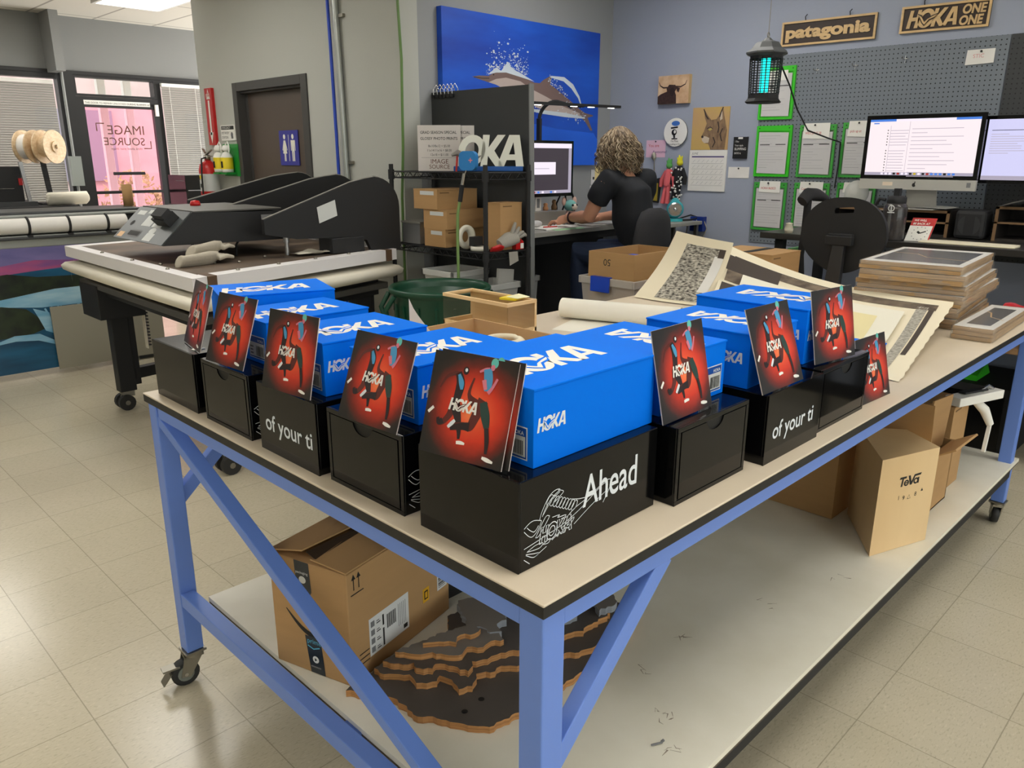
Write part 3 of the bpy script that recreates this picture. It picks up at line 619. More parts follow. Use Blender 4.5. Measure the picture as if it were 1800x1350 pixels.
MB().box(2.3,5.86,1.44,2.34,5.89,1.50,STEEL).build('wall_bracket',t)
# conduit, cable, hose on the restroom wall
tag(MB().tube([(2.315,3.985,H),(2.315,3.955,2.0),(2.315,3.93,1.0),(2.315,3.93,.3)],.02,mat('conduit_grey',(176,180,176),0.3,.5),10).box(2.32,3.90,2.4,2.34,4.0,2.42,STEEL).box(2.32,3.88,1.5,2.34,3.985,1.52,STEEL).build('conduit_pipe'),'grey metal conduit running down the wall right of the restroom door','pipe')
tag(MB().tube([(2.30,4.045,H),(2.30,4.025,2.25),(2.30,4.015,1.7),(2.30,4.01,1.2),(2.3,4.0,.4)],.011,BLUEP,8).build('air_hose'),'dark blue air hose hanging beside the grey conduit','hose')
tag(MB().tube([(2.315,3.325,H),(2.315,3.318,2.4),(2.315,3.30,2.1),(2.315,3.315,1.6),(2.31,3.335,1.3),(2.31,3.335,.05)],.0085,mat('hose_green',(96,130,66),0.4),8).build('garden_hose'),'thin green hose hanging down the outer wall corner','hose')
tag(MB().tube([(2.045,8.60,H),(2.045,8.60,2.46),(2.045,8.60,2.0),(2.045,8.60,1.6),(2.045,8.60,.2)],.014,mat('conduit_pale',(150,152,150),0.4),8).box(1.99,8.55,1.25,2.10,8.62,1.55,mat('junction_grey',(140,146,142),0.5)).build('storefront_conduit'),'grey cable conduit with junction box beside the glass front door','pipe')
# ---------------------------------------------------------------- dolphin canvas on the front-facing wall (faces -Y)
def WY(x,y,z): return FR((x,y,z),(1,0,0),(0,0,1))
t=T('dolphin_canvas','large blue canvas print of a leaping dolphin on the grey wall','picture',(3.4,3.32,1.49),w=True)
def oceanmat():
    m=mat('ocean_print',(14,60,170),0.55,c2=(22,92,214),scale=1.6,stretch=(.6,1,2.4)); return m
OCE=oceanmat(); m=MB(); cx0,cx1,cz0,cz1=2.63,4.17,1.49,2.43
m.box(cx0,3.30,cz0,cx1,3.345,cz1,OCE)
fr=WY(cx0,3.30,cz0); Wd,Hd=cx1-cx0,cz1-cz0
q=lambda a:[(x*Wd,y*Hd) for x,y in a]
DEEP=mat('ocean_deep',(18,46,140),0.55); LIT=mat('ocean_light',(32,104,236),0.5); DG=mat('dolphin_grey',(120,98,94),0.5); DGL=mat('dolphin_light',(186,170,164),0.5); FOAM=mat('foam_white',(206,216,228),0.6)
m.poly(q([(.55,.30),(.7,.27),(.97,.25),(1,.2),(1,0),(.0,0),(.0,.30),(.3,.26)]),fr,LIT,.0004)
q=lambda a:[(x*Wd,(.27+.758*(y-.08))*Hd) for x,y in a]
body=[(.16,.50),(.20,.515),(.255,.52),(.30,.565),(.36,.575),(.45,.55),(.54,.50),(.575,.50),(.60,.535),(.645,.575),(.655,.56),(.645,.50),(.70,.45),(.78,.37),(.86,.285),(.90,.25),(.955,.235),(.965,.225),(.92,.205),(.96,.08),(.945,.075),(.905,.16),(.86,.215),(.78,.235),(.66,.24),(.56,.27),(.50,.33),(.46,.37),(.44,.27),(.40,.24),(.39,.33),(.36,.41),(.30,.45),(.255,.465),(.20,.485)]
m.poly(q(body),fr,DG,.0008)
m.poly(q([(.255,.465),(.30,.50),(.36,.52),(.45,.50),(.52,.44),(.62,.38),(.74,.30),(.86,.245),(.86,.215),(.78,.235),(.66,.24),(.56,.27),(.50,.33),(.46,.37),(.40,.42),(.36,.41),(.30,.45)]),fr,DGL,.0010)
m.ell(.285*Wd,.615*Hd,.006,.005,fr,INK,.0012,10); m.stroke(q([(.17,.498),(.22,.495),(.26,.50)]),.004,fr,INK,.0012)
rnd=random.Random(3)
for k in range(520):
    tt=rnd.random()
    if k<300: x=.24+.26*tt; base=.53+.06*sin(tt*3); y=base+abs(rnd.gauss(0,.07))*(1 if k%3 else 1.8)
    elif k<410: x=.63+.22*tt; y=.57-.40*tt**1.6+rnd.uniform(-.07,.02)
    else: x=.40+.50*tt; y=.27-.06*tt+rnd.gauss(0,.03)
    r=rnd.uniform(.001,.0042)*(1.6 if k%9==0 else 1); m.ell(x*Wd,(.27+.758*(y-.08))*Hd,r*1.6,r,fr,FOAM,.0014+.00001*k,7)
m.poly(q([(.25,.53),(.30,.60),(.33,.575),(.37,.66),(.40,.60),(.44,.58),(.54,.51),(.46,.535),(.36,.565),(.30,.555)]),fr,FOAM,.0011)
m.stroke(q([(.65,.57),(.74,.56),(.80,.50),(.85,.40),(.875,.30)]),[.012,.03,.035,.02,.008],fr,FOAM,.0011)
m.stroke(q([(.45,.26),(.60,.235),(.75,.22),(.90,.20)]),[.01,.025,.03,.01],fr,FOAM,.0011)
m.build('canvas',t)
# ---------------------------------------------------------------- pegboard wall (faces -X)
PEG=bpy.data.materials.new('pegboard_grey'); PEG.use_nodes=True; nt=PEG.node_tree; b=nt.nodes['Principled BSDF']; b.inputs['Roughness'].default_value=.6
tc=nt.nodes.new('ShaderNodeTexCoord'); mp=nt.nodes.new('ShaderNodeMapping'); mp.inputs['Scale'].default_value=(0,1/.0254,1/.0254)
fx=nt.nodes.new('ShaderNodeVectorMath'); fx.operation='FRACTION'; sb=nt.nodes.new('ShaderNodeVectorMath'); sb.operation='SUBTRACT'; sb.inputs[1].default_value=(0,.5,.5); ln=nt.nodes.new('ShaderNodeVectorMath'); ln.operation='LENGTH'
lt=nt.nodes.new('ShaderNodeMath'); lt.operation='LESS_THAN'; lt.inputs[1].default_value=.15; mx=nt.nodes.new('ShaderNodeMix'); mx.data_type='RGBA'; mx.inputs[6].default_value=lin((118,125,134)); mx.inputs[7].default_value=lin((24,26,28))
for a_,b_ in ((tc.outputs['Object'],mp.inputs[0]),(mp.outputs[0],fx.inputs[0]),(fx.outputs[0],sb.inputs[0]),(sb.outputs[0],ln.inputs[0]),(ln.outputs['Value'],lt.inputs[0]),(lt.outputs[0],mx.inputs[0]),(mx.outputs[2],b.inputs['Base Color'])): nt.links.new(a_,b_)
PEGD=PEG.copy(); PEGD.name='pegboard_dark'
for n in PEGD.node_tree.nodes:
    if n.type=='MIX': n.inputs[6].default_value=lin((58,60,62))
tag(MB().box(XD-.008,.64,.98,XD-.001,2.07,2.185,PEG).build('pegboard'),'large grey perforated pegboard behind the computer desk','pegboard')
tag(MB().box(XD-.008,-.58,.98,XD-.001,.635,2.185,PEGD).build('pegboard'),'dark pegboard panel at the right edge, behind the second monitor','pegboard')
SIGNW=mat('sign_maple',(216,182,130),0.5,var=.08,scale=5,stretch=(1,3,14)); SIGND=mat('sign_dark_walnut',(58,46,40),0.6,var=.1,scale=10)
def woodsign(y0,y1,z0,z1,rot,label,draw):
    t=T('carved_wood_sign',label,'sign',(XD-.012,(y0+y1)/2,z0)); t.rotation_euler=(rot,0,0)
    w=y1-y0; h=z1-z0; fr=FR((0,w/2,0),(0,-1,0),(0,0,1))
    MB().box(0,-w/2,0,.011,w/2,h,SIGND).build('backing',t)
    m=MB()
    for a in ((0,0,w,.012),(0,h-.012,w,h),(0,.012,.012,h-.012),(w-.012,.012,w,h-.012)): m.slab([(a[0],a[1]),(a[2],a[1]),(a[2],a[3]),(a[0],a[3])],fr,.008,SIGNW)
    m.build('frame',t); m=MB(); draw(m,fr,w,h); m.build('raised_letters',t)
    m=MB()
    for x in (w*.25,w*.72): m.tube([fr[0]+fr[1]*x+V((.006,0,h-.004)),fr[0]+fr[1]*x+V((-.004,0,h+.022)),fr[0]+fr[1]*(x+.012)+V((-.004,0,h+.034))],.0028,BLKM,6)
    m.build('hanger',t)
def dpat(m,fr,w,h):
    # heavy slab-serif lower-case word
    for l in (.003,.006): m.text('patagonia',w*.045,h*.33,h*.66,fr,SIGNW,l,bold=.042,sx=1.46,space=1.0)
    
def dhok(m,fr,w,h):
    for l in (.003,.005): hoka(m,.035,h*.17,h*.66,fr,SIGNW,None,l)
    hoka(m,.035,h*.17,h*.66,fr,SIGNW,SIGND,.006)
    for l in (.003,.006):
        m.text('ONE',.322,h*.54,h*.46,fr,SIGNW,l,bold=.035,shear=.12,sx=.86); m.text('ONE',.312,h*.14,h*.46,fr,SIGNW,l,bold=.035,shear=.12,sx=.86)
woodsign(1.36,1.957,2.232,2.377,radians(.5),'carved wooden sign with rounded lowercase lettering, nearer the bug zapper',dpat)
woodsign(.757,1.222,2.238,2.380,radians(.8),'carved wooden sign with slanted capital lettering at the top right',dhok)
# animal pictures, calendar, notes
m=MB().box(XD-.034,2.618,1.923,XD-.001,2.880,2.116,mat('cow_print_edge',(200,168,120),0.6)); fr=WX(XD-.034,2.880,1.923)
m.rect(0,0,.262,.193,fr,mat('cow_print_sky',(198,158,120),0.6,c2=(226,196,160),scale=14)); COW=mat('cow_brown',(60,38,32),0.7,var=.3,scale=60); q=lambda a:[(x*.262,y*.193) for x,y in a]
m.poly(q([(0,0),(.62,0),(.60,.30),(.56,.42),(.62,.55),(.56,.66),(.36,.68),(.28,.55),(.30,.44),(.10,.36),(0,.28)]),fr,COW,.0008); m.stroke(q([(.33,.58),(.18,.58),(.07,.66),(.03,.78)]),[.010,.010,.007,.003],fr,COW,.0010); m.stroke(q([(.58,.60),(.74,.58),(.88,.66),(.93,.80)]),[.010,.010,.007,.003],fr,COW,.0010)
m.poly(q([(.60,.58),(.72,.54),(.68,.38),(.62,.44)]),fr,COW,.0010); m.ell(.47*.262,.42*.193,.02,.03,fr,mat('cow_dark',(38,24,20),0.7),.0012)
tag(m.build('cow_picture'),'small wooden picture of a long-horned brown cow on the grey wall','picture')
m=MB(); fr=WX(XD-.012,2.717,1.724); m.slab([(.1*cos(2*pi*k/32),.1*sin(2*pi*k/32)) for k in range(32)],fr,.011,WHITE,GREYINK)
SKB=mat('sticker_blue',(60,110,190),0.6)
m.ell(.0,.062,.035,.018,fr,SKB,.0125); m.ell(-.01,.0,.022,.022,fr,INK,.0125); m.ell(-.004,.004,.010,.012,fr,WHITE,.013,14); m.stroke([(-.04,.03),(.02,.036)],.012,fr,INK,.0125); m.stroke([(-.01,-.02),(-.006,-.04)],.016,fr,INK,.0125); m.stroke([(-.03,-.045),(.02,-.045)],.008,fr,INK,.0125)
m.text("I'm Fine.",-.035,-.068,.02,fr,INK,.0125); m.text('Everything is Fine.',-.06,-.088,.016,fr,INK,.0125)
tag(m.build('round_wall_plaque'),'round white plaque with black cartoon and handwriting on the wall','plaque')
t=T('wall_calendar','wall calendar open at June with a lynx photo above the grid','calendar',(XD-.004,2.44,1.313),w=True)
LY=mat('lynx_fur',(150,122,92),0.8,c2=(116,92,72),scale=55,stretch=(1,1,.4)); LYD=mat('lynx_dark',(52,42,40),0.8); LYL=mat('lynx_light',(206,190,168),0.8)
m=MB().box(XD-.006,2.293,1.600,XD-.001,2.588,1.888,mat('lynx_background',(196,160,110),0.6,c2=(208,178,84),scale=3)); fr=WX(XD-.006,2.588,1.600); q=lambda a:[(x*.295,y*.288) for x,y in a]
m.poly(q([(.55,.0),(.93,.0),(.96,.45),(.90,.66),(.86,.80),(.82,.99),(.78,.94),(.72,.80),(.66,.72),(.52,.70),(.42,.80),(.33,.93),(.30,.96),(.34,.76),(.40,.62),(.34,.44),(.28,.33),(.30,.22),(.36,.16),(.48,.14),(.52,.06)]),fr,LY,.0006)
m.poly(q([(.28,.33),(.30,.22),(.36,.16),(.48,.17),(.50,.28),(.40,.32)]),fr,LYL,.0008); m.ell(.305*.295,.31*.288,.010,.009,fr,LYD,.001,12); m.poly(q([(.44,.48),(.54,.52),(.56,.48),(.50,.45)]),fr,mat('lynx_eye',(190,170,90),0.4),.001); m.stroke(q([(.42,.50),(.50,.54),(.57,.50)]),.005,fr,LYD,.0012)
for p in ([(.82,.99),(.77,.88),(.74,.76)],[(.30,.96),(.37,.80),(.44,.72)],[(.84,.50),(.78,.36),(.84,.20)],[(.60,.30),(.66,.18),(.60,.06)],[(.70,.66),(.74,.52),(.72,.40)]): m.stroke(q(p),.008,fr,LYD,.0010)
m.poly(q([(.74,.80),(.80,.90),(.82,.72),(.76,.68)]),fr,LYL,.0009)
m.build('photo_page',t)
m=MB().box(XD-.010,2.290,1.313,XD-.001,2.592,1.598,PAPER); fr=WX(XD-.010,2.592,1.313); m.text('JUNE',.02,.255,.022,fr,GREYINK,shear=.2); m.rect(.02,.235,.262,.009,fr,mat('calendar_purple',(74,60,120),0.6))
for i in range(5):
    m.rect(.02,.04+.038*i,.262,.0012,fr,GREYINK)
    for j in range(7): m.stroke([(.03+.0375*j,.048+.038*i),(.05+.0375*j,.068+.038*i)],.0012,fr,GREYINK)
m.build('date_page',t)
m=MB().box(XD-.014,2.136,1.54,XD-.003,2.243,1.684,INK); fr=WX(XD-.014,2.243,1.54); m.rect(.035,.13,.035,.012,fr,WHITE)
for k,(s_,h_) in enumerate((('I like',.018),('Your style',.018),('BUMPING',.024),('INTO it',.018))): m.text(s_,.012,.108-.026*k,h_,fr,WHITE,sx=.85)
tag(m.build('chalk_tag'),'small black tag with white handwriting between calendar and clipboards','sign')
PIN=BLKM
def note(y0,y1,z0,z1,mt,label,cat='note',x=XD-.002,name='paper_note',lines=(),tilt=0):
    m=MB(); w=y1-y0; h=z1-z0; fr=FR((x,y1,z0),(0,-cos(tilt),sin(tilt)),(0,sin(tilt),cos(tilt))); m.slab([(0,0),(w,0),(w,h),(0,h)],fr,.0015,mt)
    for (tx,ty,s_,hh,im) in lines: m.text(s_,tx,ty,hh,fr,im,.0019)
    p=fr[0]+fr[1]*(w*.5)+fr[2]*(h-.01); m.ball(p-V((.006,0,0)),.006,PIN,8,6)
    return tag(m.build(name),label,cat)
note(2.112,2.272,1.409,1.484,PAPER,'blank white card pinned below the black chalk tag')
note(2.81,2.983,1.548,1.672,mat('pink_paper',(226,186,206),0.8),'pink greeting card pinned above the hanging spoon','card',lines=((.02,.075,'You are',.03,REDINK),(.06,.03,'Awesome!',.03,mat('purple_ink',(90,60,110),0.7))))
m=MB(); m.tube([(XD-.014,2.905,1.585),(XD-.012,2.903,1.57),(XD-.014,2.902,1.545),(XD-.010,2.90,1.525)],[(.004,.006),(.006,.018),(.006,.020),(.003,.006)],STEEL,10); m.tube([(XD-.01,2.90,1.53),(XD-.01,2.896,1.42)],[.004,.006],STEEL,6)
tag(m.build('hanging_spoon'),'old metal spoon hanging below the pink card','spoon')
t=T('tote_banner','small black bag with a mustard panel lettered J on the wall','bag',(XD-.01,2.89,1.21),w=True)
m=MB(); fr=WX(XD-.003,2.962,1.215); m.slab([(0,.008),(.12,0),(.135,.17),(.13,.185),(.07,.175),(0,.185)],fr,.014,BLKM); m.slab([(.02,.02),(.112,.014),(.116,.145),(.016,.15)],fr,.003,mat('mustard_felt',(150,132,40),0.9),l=.014); m.text('J',.045,.035,.11,fr,INK,.0175,bold=.01); m.build('pouch',t)
def doll(y,z1,z0,body,hat,label,spots=False):
    t=T('wall_doll',label,'doll',(XD-.04,y,z0),w=True); x=XD-.035
    m=MB(); h=z1-z0
    m.tube([(x,y,z1-.08),(x,y,z1-.13),(x,y+.01,z1-.2)],[.02,.035,.03],body,12); m.tube([(x,y+.01,z1-.19),(x,y+.03,z0+.08),(x,y+.045,z0)],[.022,.016,.018],body,8); m.tube([(x,y,z1-.19),(x,y-.002,z0+.08),(x,y+.004,z0)],[.022,.016,.018],body,8)
    m.tube([(x,y+.02,z1-.1),(x,y+.06,z1-.16),(x,y+.065,z1-.21)],[.02,.018,.014],body,8); m.tube([(x,y-.02,z1-.1),(x,y-.05,z1-.16),(x,y-.05,z1-.21)],[.02,.018,.014],body,8)
    if spots:
        for k in range(46): m.ball((x-.03+random.uniform(0,.012),y+random.uniform(-.05,.06),random.uniform(z0,z1-.09)),.007,WHITE,6,4)
    m.build('body',t)
    m=MB(); m.ball((x,y,z1-.055),.024,hat,10,8)
    for k in range(5): m.tube([(x,y,z1-.05),(x,y+.03*cos(k*1.25)*.8,z1-.02+.02*sin(k*1.25))],[.018,.004],hat,6)
    m.build('head',t)
doll(2.745,1.545,1.215,mat('coral_cloth',(222,104,110),0.9),mat('leaf_green',(86,160,84),0.8),'coral pink cloth doll with a green top hanging on the wall')
doll(2.655,1.566,1.245,mat('spotted_black',(28,28,30),0.9),mat('lemon_felt',(214,206,40),0.8),'black doll with white spots and yellow head hanging on the wall',True)
tag(MB().box(XD-.05,2.42,1.028,XD-.002,2.527,1.132,mat('caddy_blue',(24,52,140),0.4)).tube([(XD-.03,2.42,1.10),(XD-.04,2.39,1.05),(XD-.05,2.43,.95)],.004,STEEL,6).tube([(XD-.03,2.527,1.10),(XD-.03,2.56,1.08),(XD-.03,2.57,.97)],.004,STEEL,6).box(XD-.0515,2.47,1.06,XD-.05,2.475,1.11,WHITE).build('charger_box'),'small dark blue power box on the wall under the calendar','box')
# clipboards on the pegboard
def clip(y0,y1,z0,z1,label,notebox=None,ink='',bright=False):
    t=T('clipboard',label,'clipboard',(XD-.016,(y0+y1)/2,z0),w=True,group='green clipboards hanging on the pegboard')
    w=y1-y0; h=z1-z0; fr=WX(XD-.009,y1,z0)
    g=GREEN if bright else mat('green_clear',(70,170,70),0.3)
    m=MB(); m.slab([(0,0),(w,0),(w,h),(0,h)],fr,.006,mat('green_back',(110,150,110),0.4) if not bright else GREEN)
    for a in ((0,0,w,.014),(0,h-.034,w,h),(0,.014,.014,h-.034),(w-.014,.014,w,h-.034)): m.slab([(a[0],a[1]),(a[2],a[1]),(a[2],a[3]),(a[0],a[3])],fr,.006,g,l=.006)
    for x in (.02,w-.02): m.ell(x,h-.016,.004,.004,fr,BLKM,.0125,10)
    m.build('board',t)
    m=MB(); m.slab([(.024,.022),(w-.022,.018),(w-.020,h-.045),(.022,h-.04)],fr,.003,mat('order_paper',(206,204,204),0.85),l=.0125); rr=random.Random(label)
    m.rect(.034,h*.62,w*.28,.005,fr,INK,.016) ; m.rect(w*.58,h*.625,w*.28,.005,fr,INK,.016)
    for k in range(13):
        yy=h*.80-.017*k
        if yy<.03: break
        m.rect(.034,yy,w*rr.uniform(.15,.75),.0022,fr,mat('print_grey',(186,184,186),0.8) if k%3 else mat('print_grey2',(164,162,166),0.8),.016)
    m.build('order_sheet',t)
    if notebox:
        a=notebox; m=MB(); f3=WX(XD-.027,a[1],a[2]); m.slab([(0,.004),(a[1]-a[0],0),(a[1]-a[0],a[3]-a[2]),(.006,a[3]-a[2])],f3,.0015,mat('note_white',(240,238,230),0.85))
        if ink: m.text(ink,.015,(a[3]-a[2])*.3,.022,f3,REDINK,.0019,sx=.8)
        m.ball(f3[0]+f3[1]*((a[1]-a[0])*.45)+f3[2]*(a[3]-a[2]-.012)-V((.008,0,0)),.006,BLKM,8,6)
        m.build('pinned_note',t)
clip(1.833,2.073,1.790,2.118,'bright green clipboard behind the bug zapper, alone in the top row',(1.88,2.02,2.03,2.092),'',True)
clip(1.819,2.070,1.424,1.751,'bright green clipboard without a note, middle row next to the grey wall',None,'',True)
clip(1.819,2.056,1.068,1.386,'green clipboard with a cream note, bottom row next to the grey wall',(1.862,2.015,1.318,1.394),'HOKA 062023')
clip(1.526,1.766,1.425,1.749,'green clipboard with a white note, middle row where the black cord crosses',(1.565,1.74,1.662,1.759),'WED JUNE 28')
clip(1.530,1.766,1.085,1.388,'green clipboard with a cream note, bottom row above the swivel chair',(1.569,1.728,1.321,1.396),'Customer')
clip(1.245,1.485,1.428,1.757,'green clipboard partly hidden by the left edge of the desktop computer',(1.30,1.451,1.669,1.765),'pick up at')
clip(1.24,1.480,1.085,1.393,'green clipboard bottom row, mostly hidden below the desktop computer',(1.285,1.44,1.33,1.398),'Aug')
m=MB(); fr=WX(XD-.012,.845,2.043); m.slab([(0,0),(.142,.004),(.142,.078),(.004,.078)],fr,.002,PAPER); m.text('STIC',.035,.035,.028,fr,mat('faint_red',(216,150,150),0.8),.0024); m.ball((XD-.02,.77,2.11),.006,BLKM,8,6)
tag(m.build('paper_note'),'white card with faint red lettering pinned at the top right of the pegboard','note')
for y,z in ((1.70,2.075),(1.46,2.085),(1.17,2.10)):
    tag(MB().tube([(XD-.01,y,z),(XD-.05,y,z),(XD-.055,y,z+.012)],.003,CHROME,6).tube([(XD-.01,y,z-.02),(XD-.012,y,z+.02)],.003,CHROME,6).box(XD-.012,y-.018,z+.002,XD-.008,y+.018,z+.006,CHROME).build('peg_hook'),
       {1.70:'metal peg hook nearest the bug zapper',1.46:'middle one of the three metal peg hooks',1.17:'metal peg hook nearest the white card'}[y],'hook')
# bug zapper
zx,zy=3.2,1.43
t=T('bug_zapper','black lantern bug zapper with cyan tubes hanging before the pegboard','bug zapper',(zx,zy,1.815),w=True)
CY=mat('uv_tube',(40,220,220),0.3,emit=(20,235,225),es=1.5)
MB().lathe([(0,0),(.088,0),(.094,.006),(.080,.022),(.078,.045),(0,.045)],(zx,zy,1.815),BLKM,8,sm=False).build('base',t)
HOOD=mat('zapper_hood',(78,80,82),0.5); MB().lathe([(0,.225),(.082,.225),(.106,.235),(.106,.243),(.078,.262),(.060,.288),(.028,.298),(.012,.312),(0,.312)],(zx,zy,1.815),HOOD,8,sm=False).lathe([(.082,.21),(.084,.225)],(zx,zy,1.815),BLKM,8,sm=False).build('hood',t)
m=MB()
for k in range(24): a=2*pi*k/24; m.cyl((zx+.074*cos(a),zy+.074*sin(a),1.855),(zx+.080*cos(a),zy+.080*sin(a),2.03),.0022,BLKM,5)
for k in range(13): m.tube([(zx+.077*cos(2*pi*j/16),zy+.077*sin(2*pi*j/16),1.868+.0125*k) for j in range(16)],.0018,BLKM,5,closed=True)
m.build('cage',t)
for s_ in (-1,1): MB().cyl((zx,zy+.014*s_,1.868),(zx,zy+.014*s_,2.03),.011,CY,12).build('lamp_tube',t)
MB().cyl((zx,zy,2.125),(zx,zy,H),.002,STEEL,5).tube([(zx+.012*cos(2*pi*j/12),zy,2.14+.012*sin(2*pi*j/12)) for j in range(12)],.0022,STEEL,5,closed=True).build('hanging_wire',t)
MB().tube([(zx+.02,zy-.075,1.99),(zx+.1,zy-.09,1.90),(zx+.35,zy-.02,1.80),(3.9,1.50,1.70),(4.2,1.50,1.66),(4.34,1.485,1.64),(4.345,1.485,1.5),(4.34,1.49,1.36)],.0045,BLKM,6).build('power_cord',t)
# ---------------------------------------------------------------- large heat press behind the table
CLOTH=mat('white_cotton',(226,223,224),0.85,bump=.25,bscale=14); PADB=mat('press_board',(112,94,78),0.6,c2=(70,62,55),scale=3.5); CREAM=mat('cream_felt',(226,220,204),0.9); TAPE=mat('brown_tape',(92,70,52),0.5); PBLK=mat('press_black',(24,24,26),0.55); PGREY=mat('press_grey',(74,72,68),0.5)
t=T('heat_press','wide black heat press with white-wrapped platen and three curved lift arms','heat press',(1.4,3.9,0),w=True)
pz=1.03; a=V((.688,2.728,0)); b_=V((2.046,3.06,0)); c_=V((.71,4.565,0)); d_=b_+(c_-a)*.93
def Q(u,v,z): p=a.lerp(b_,u).lerp(c_.lerp(d_,u),v); return V((p.x,p.y,z))
Z=lambda z,i=0.0:[Q(i,i,z),Q(1-i,i,z),Q(1-i,1-i,z),Q(i,1-i,z)]
m=MB().hexa(Z(pz-.062),Z(pz-.004),CLOTH)
for u0,v0,u1,v1 in ((0,0,1,.05),(0,.95,1,1),(0,.05,.05,.95),(.95,.05,1,.95)): m.hexa([Q(u0,v0,pz-.004),Q(u1,v0,pz-.004),Q(u1,v1,pz-.004),Q(u0,v1,pz-.004)],[Q(u0,v0,pz),Q(u1,v0,pz),Q(u1,v1,pz),Q(u0,v1,pz)],CLOTH)
m.build('platen_pad',t,bevel=.012)
MB().hexa([Q(.05,.05,pz-.003),Q(.95,.05,pz-.003),Q(.95,.95,pz-.003),Q(.05,.95,pz-.003)],[Q(.05,.05,pz-.0015),Q(.95,.05,pz-.0015),Q(.95,.95,pz-.0015),Q(.05,.95,pz-.0015)],PADB).build('platen_board',t)
m=MB()
for u in (.055,.93): MB().hexa([Q(u,-.004,pz-.063),Q(u+.035,-.004,pz-.063),Q(u+.035,.03,pz-.063),Q(u,.03,pz-.063)],[Q(u,-.004,pz+.0005),Q(u+.035,-.004,pz+.0005),Q(u+.035,.06,pz+.0005),Q(u,.06,pz+.0005)],TAPE).build('tape_strip',t)
m.build('x',t) if False else None
m=MB()
for u,v in ((.2,.03),(.38,.03),(.56,.03),(.74,.03),(.03,.2),(.03,.45),(.03,.7),(.06,.3),(.3,.16),(.22,.2),(.45,.2)): p=Q(u,v,pz); MB().lathe([(0,0),(.010,0),(.010,.004),(.004,.009),(0,.009)],p,STEEL,8).build('bolt',t)
# cream felt lower platen: soft-edged slab
m=MB(); rg=[]
for z,i in ((.86,.05),(.868,.01),(.89,-.015),(.915,-.02),(.935,-.005),(.942,.03)): 
    g=[]
    for u,v in ((0,0),(.25,-.003),(.5,-.006),(.75,-.003),(1,0),(1.0,.5),(1,1),(.5,1),(0,1),(-.004,.66),(-.004,.33)):
        p=Q(.5+(u-.5)*(1-2*i),.5+(v-.5)*(1-2*i),z); g.append(p)
    rg.append(g)
m.loft(rg,CREAM); 
m.grid(lambda u,v:Q(-.015+.03*u,.93+.08*u,.93-.10*v)+V((.0,.0,.012*sin(6*u))),6,4,CREAM)
m.build('felt_platen',t,bevel=.0)
# base frame
m=MB()
for u,v in ((.14,.10),(.14,.90),(.86,.10),(.86,.90)):
    p=Q(u,v,0); m.box(p.x-.05,p.y-.04,.12,p.x+.05,p.y+.04,.84,PBLK)
    m.box(p.x+.05,p.y-.02,.15,p.x+.09,p.y+.02,.80,PBLK)
m.hexa(Z(.76,.06),Z(.855,.06),PBLK); m.hexa(Z(.80,.03),Z(.835,.03),PGREY)
p=Q(.0,.55,0); m.box(.74,4.2,.62,1.0,4.5,.82,PBLK)
for v in (.1,.9): m.beam(Q(.14,v,.22),Q(.86,v,.22),.06,.07,PBLK)
m.build('base_frame',t,bevel=.004)
m=MB(); p=Q(.18,.82,0)
for k in range(12): m.box(p.x+.06,p.y-.03,.42+.02*k,p.x+.075,p.y+.03,.428+.02*k,PBLK)
m.box(p.x+.055,p.y-.02,.40,p.x+.06,p.y+.02,.70,CREAM); m.build('height_scale',t)
for u,v in ((.14,.10),(.14,.90),(.86,.10),(.86,.90)):
    p=Q(u,v,0); w=MB().box(p.x-.035,p.y-.03,.085,p.x+.035,p.y+.03,.12,STEEL).cyl((p.x-.02,p.y-.05,.05),(p.x-.02,p.y-.018,.05),.05,RUB,16).cyl((p.x-.02,p.y+.018,.05),(p.x-.02,p.y+.05,.05),.05,RUB,16).cyl((p.x-.02,p.y-.055,.05),(p.x-.02,p.y+.055,.05),.015,STEEL,8)
    w.box(p.x-.04,p.y-.016,.03,p.x+.01,p.y+.016,.09,STEEL); w.build('caster',t)
# arms: curved side plates
def arm(y,x0,x1,z0,z1,zb0,zb1,thick=.03):
    m=MB(); fr=FR((0,y,0),(1,0,0),(0,0,1)); r=.20
    pts=[(x0,zb0),(x0,z0)]; top=[(x0+(x1-x0)*.62,z0+(z1-z0)*.86),(x0+(x1-x0)*.74,z1-.008),(x0+(x1-x0)*.82,z1)]
    arc=[(x1-.17+.17*sin(k/8*pi/2),z1-.17+.17*cos(k/8*pi/2)) for k in range(9)]
    cut=[(x1,zb1),(x1-.20,zb1),(x1-.235,zb1+.07),(x1-.30,zb1+.095),(x0+.18,zb1+.105)]
    m.slab(pts+top+arc+cut,fr,thick,PBLK,PGREY if 0 else PBLK)
    m.tube([V((p[0],y-thick/2,p[1]+.002)) for p in [pts[1]]+top+arc[:5]],.004,mat('edge_wear',(150,146,138),0.5),6)
    return m.build('lift_arm',t)
arm(3.12,1.24,2.10,1.235,1.437,1.16,1.02)
arm(3.72,1.30,2.24,1.262,1.437,1.14,1.02)
arm(4.28,1.36,2.30,1.285,1.443,1.14,1.02)
MB().box(1.98,3.125,1.06,2.06,4.3,1.20,PBLK).build('cross_beam',t)
MB().slab([(0,0),(.115,.03),(.105,.115),(-.01,.085)],FR((1.56,3.088,1.20),(1,0,.05),(0,0,1)),.001,STK).build('data_plate',t)
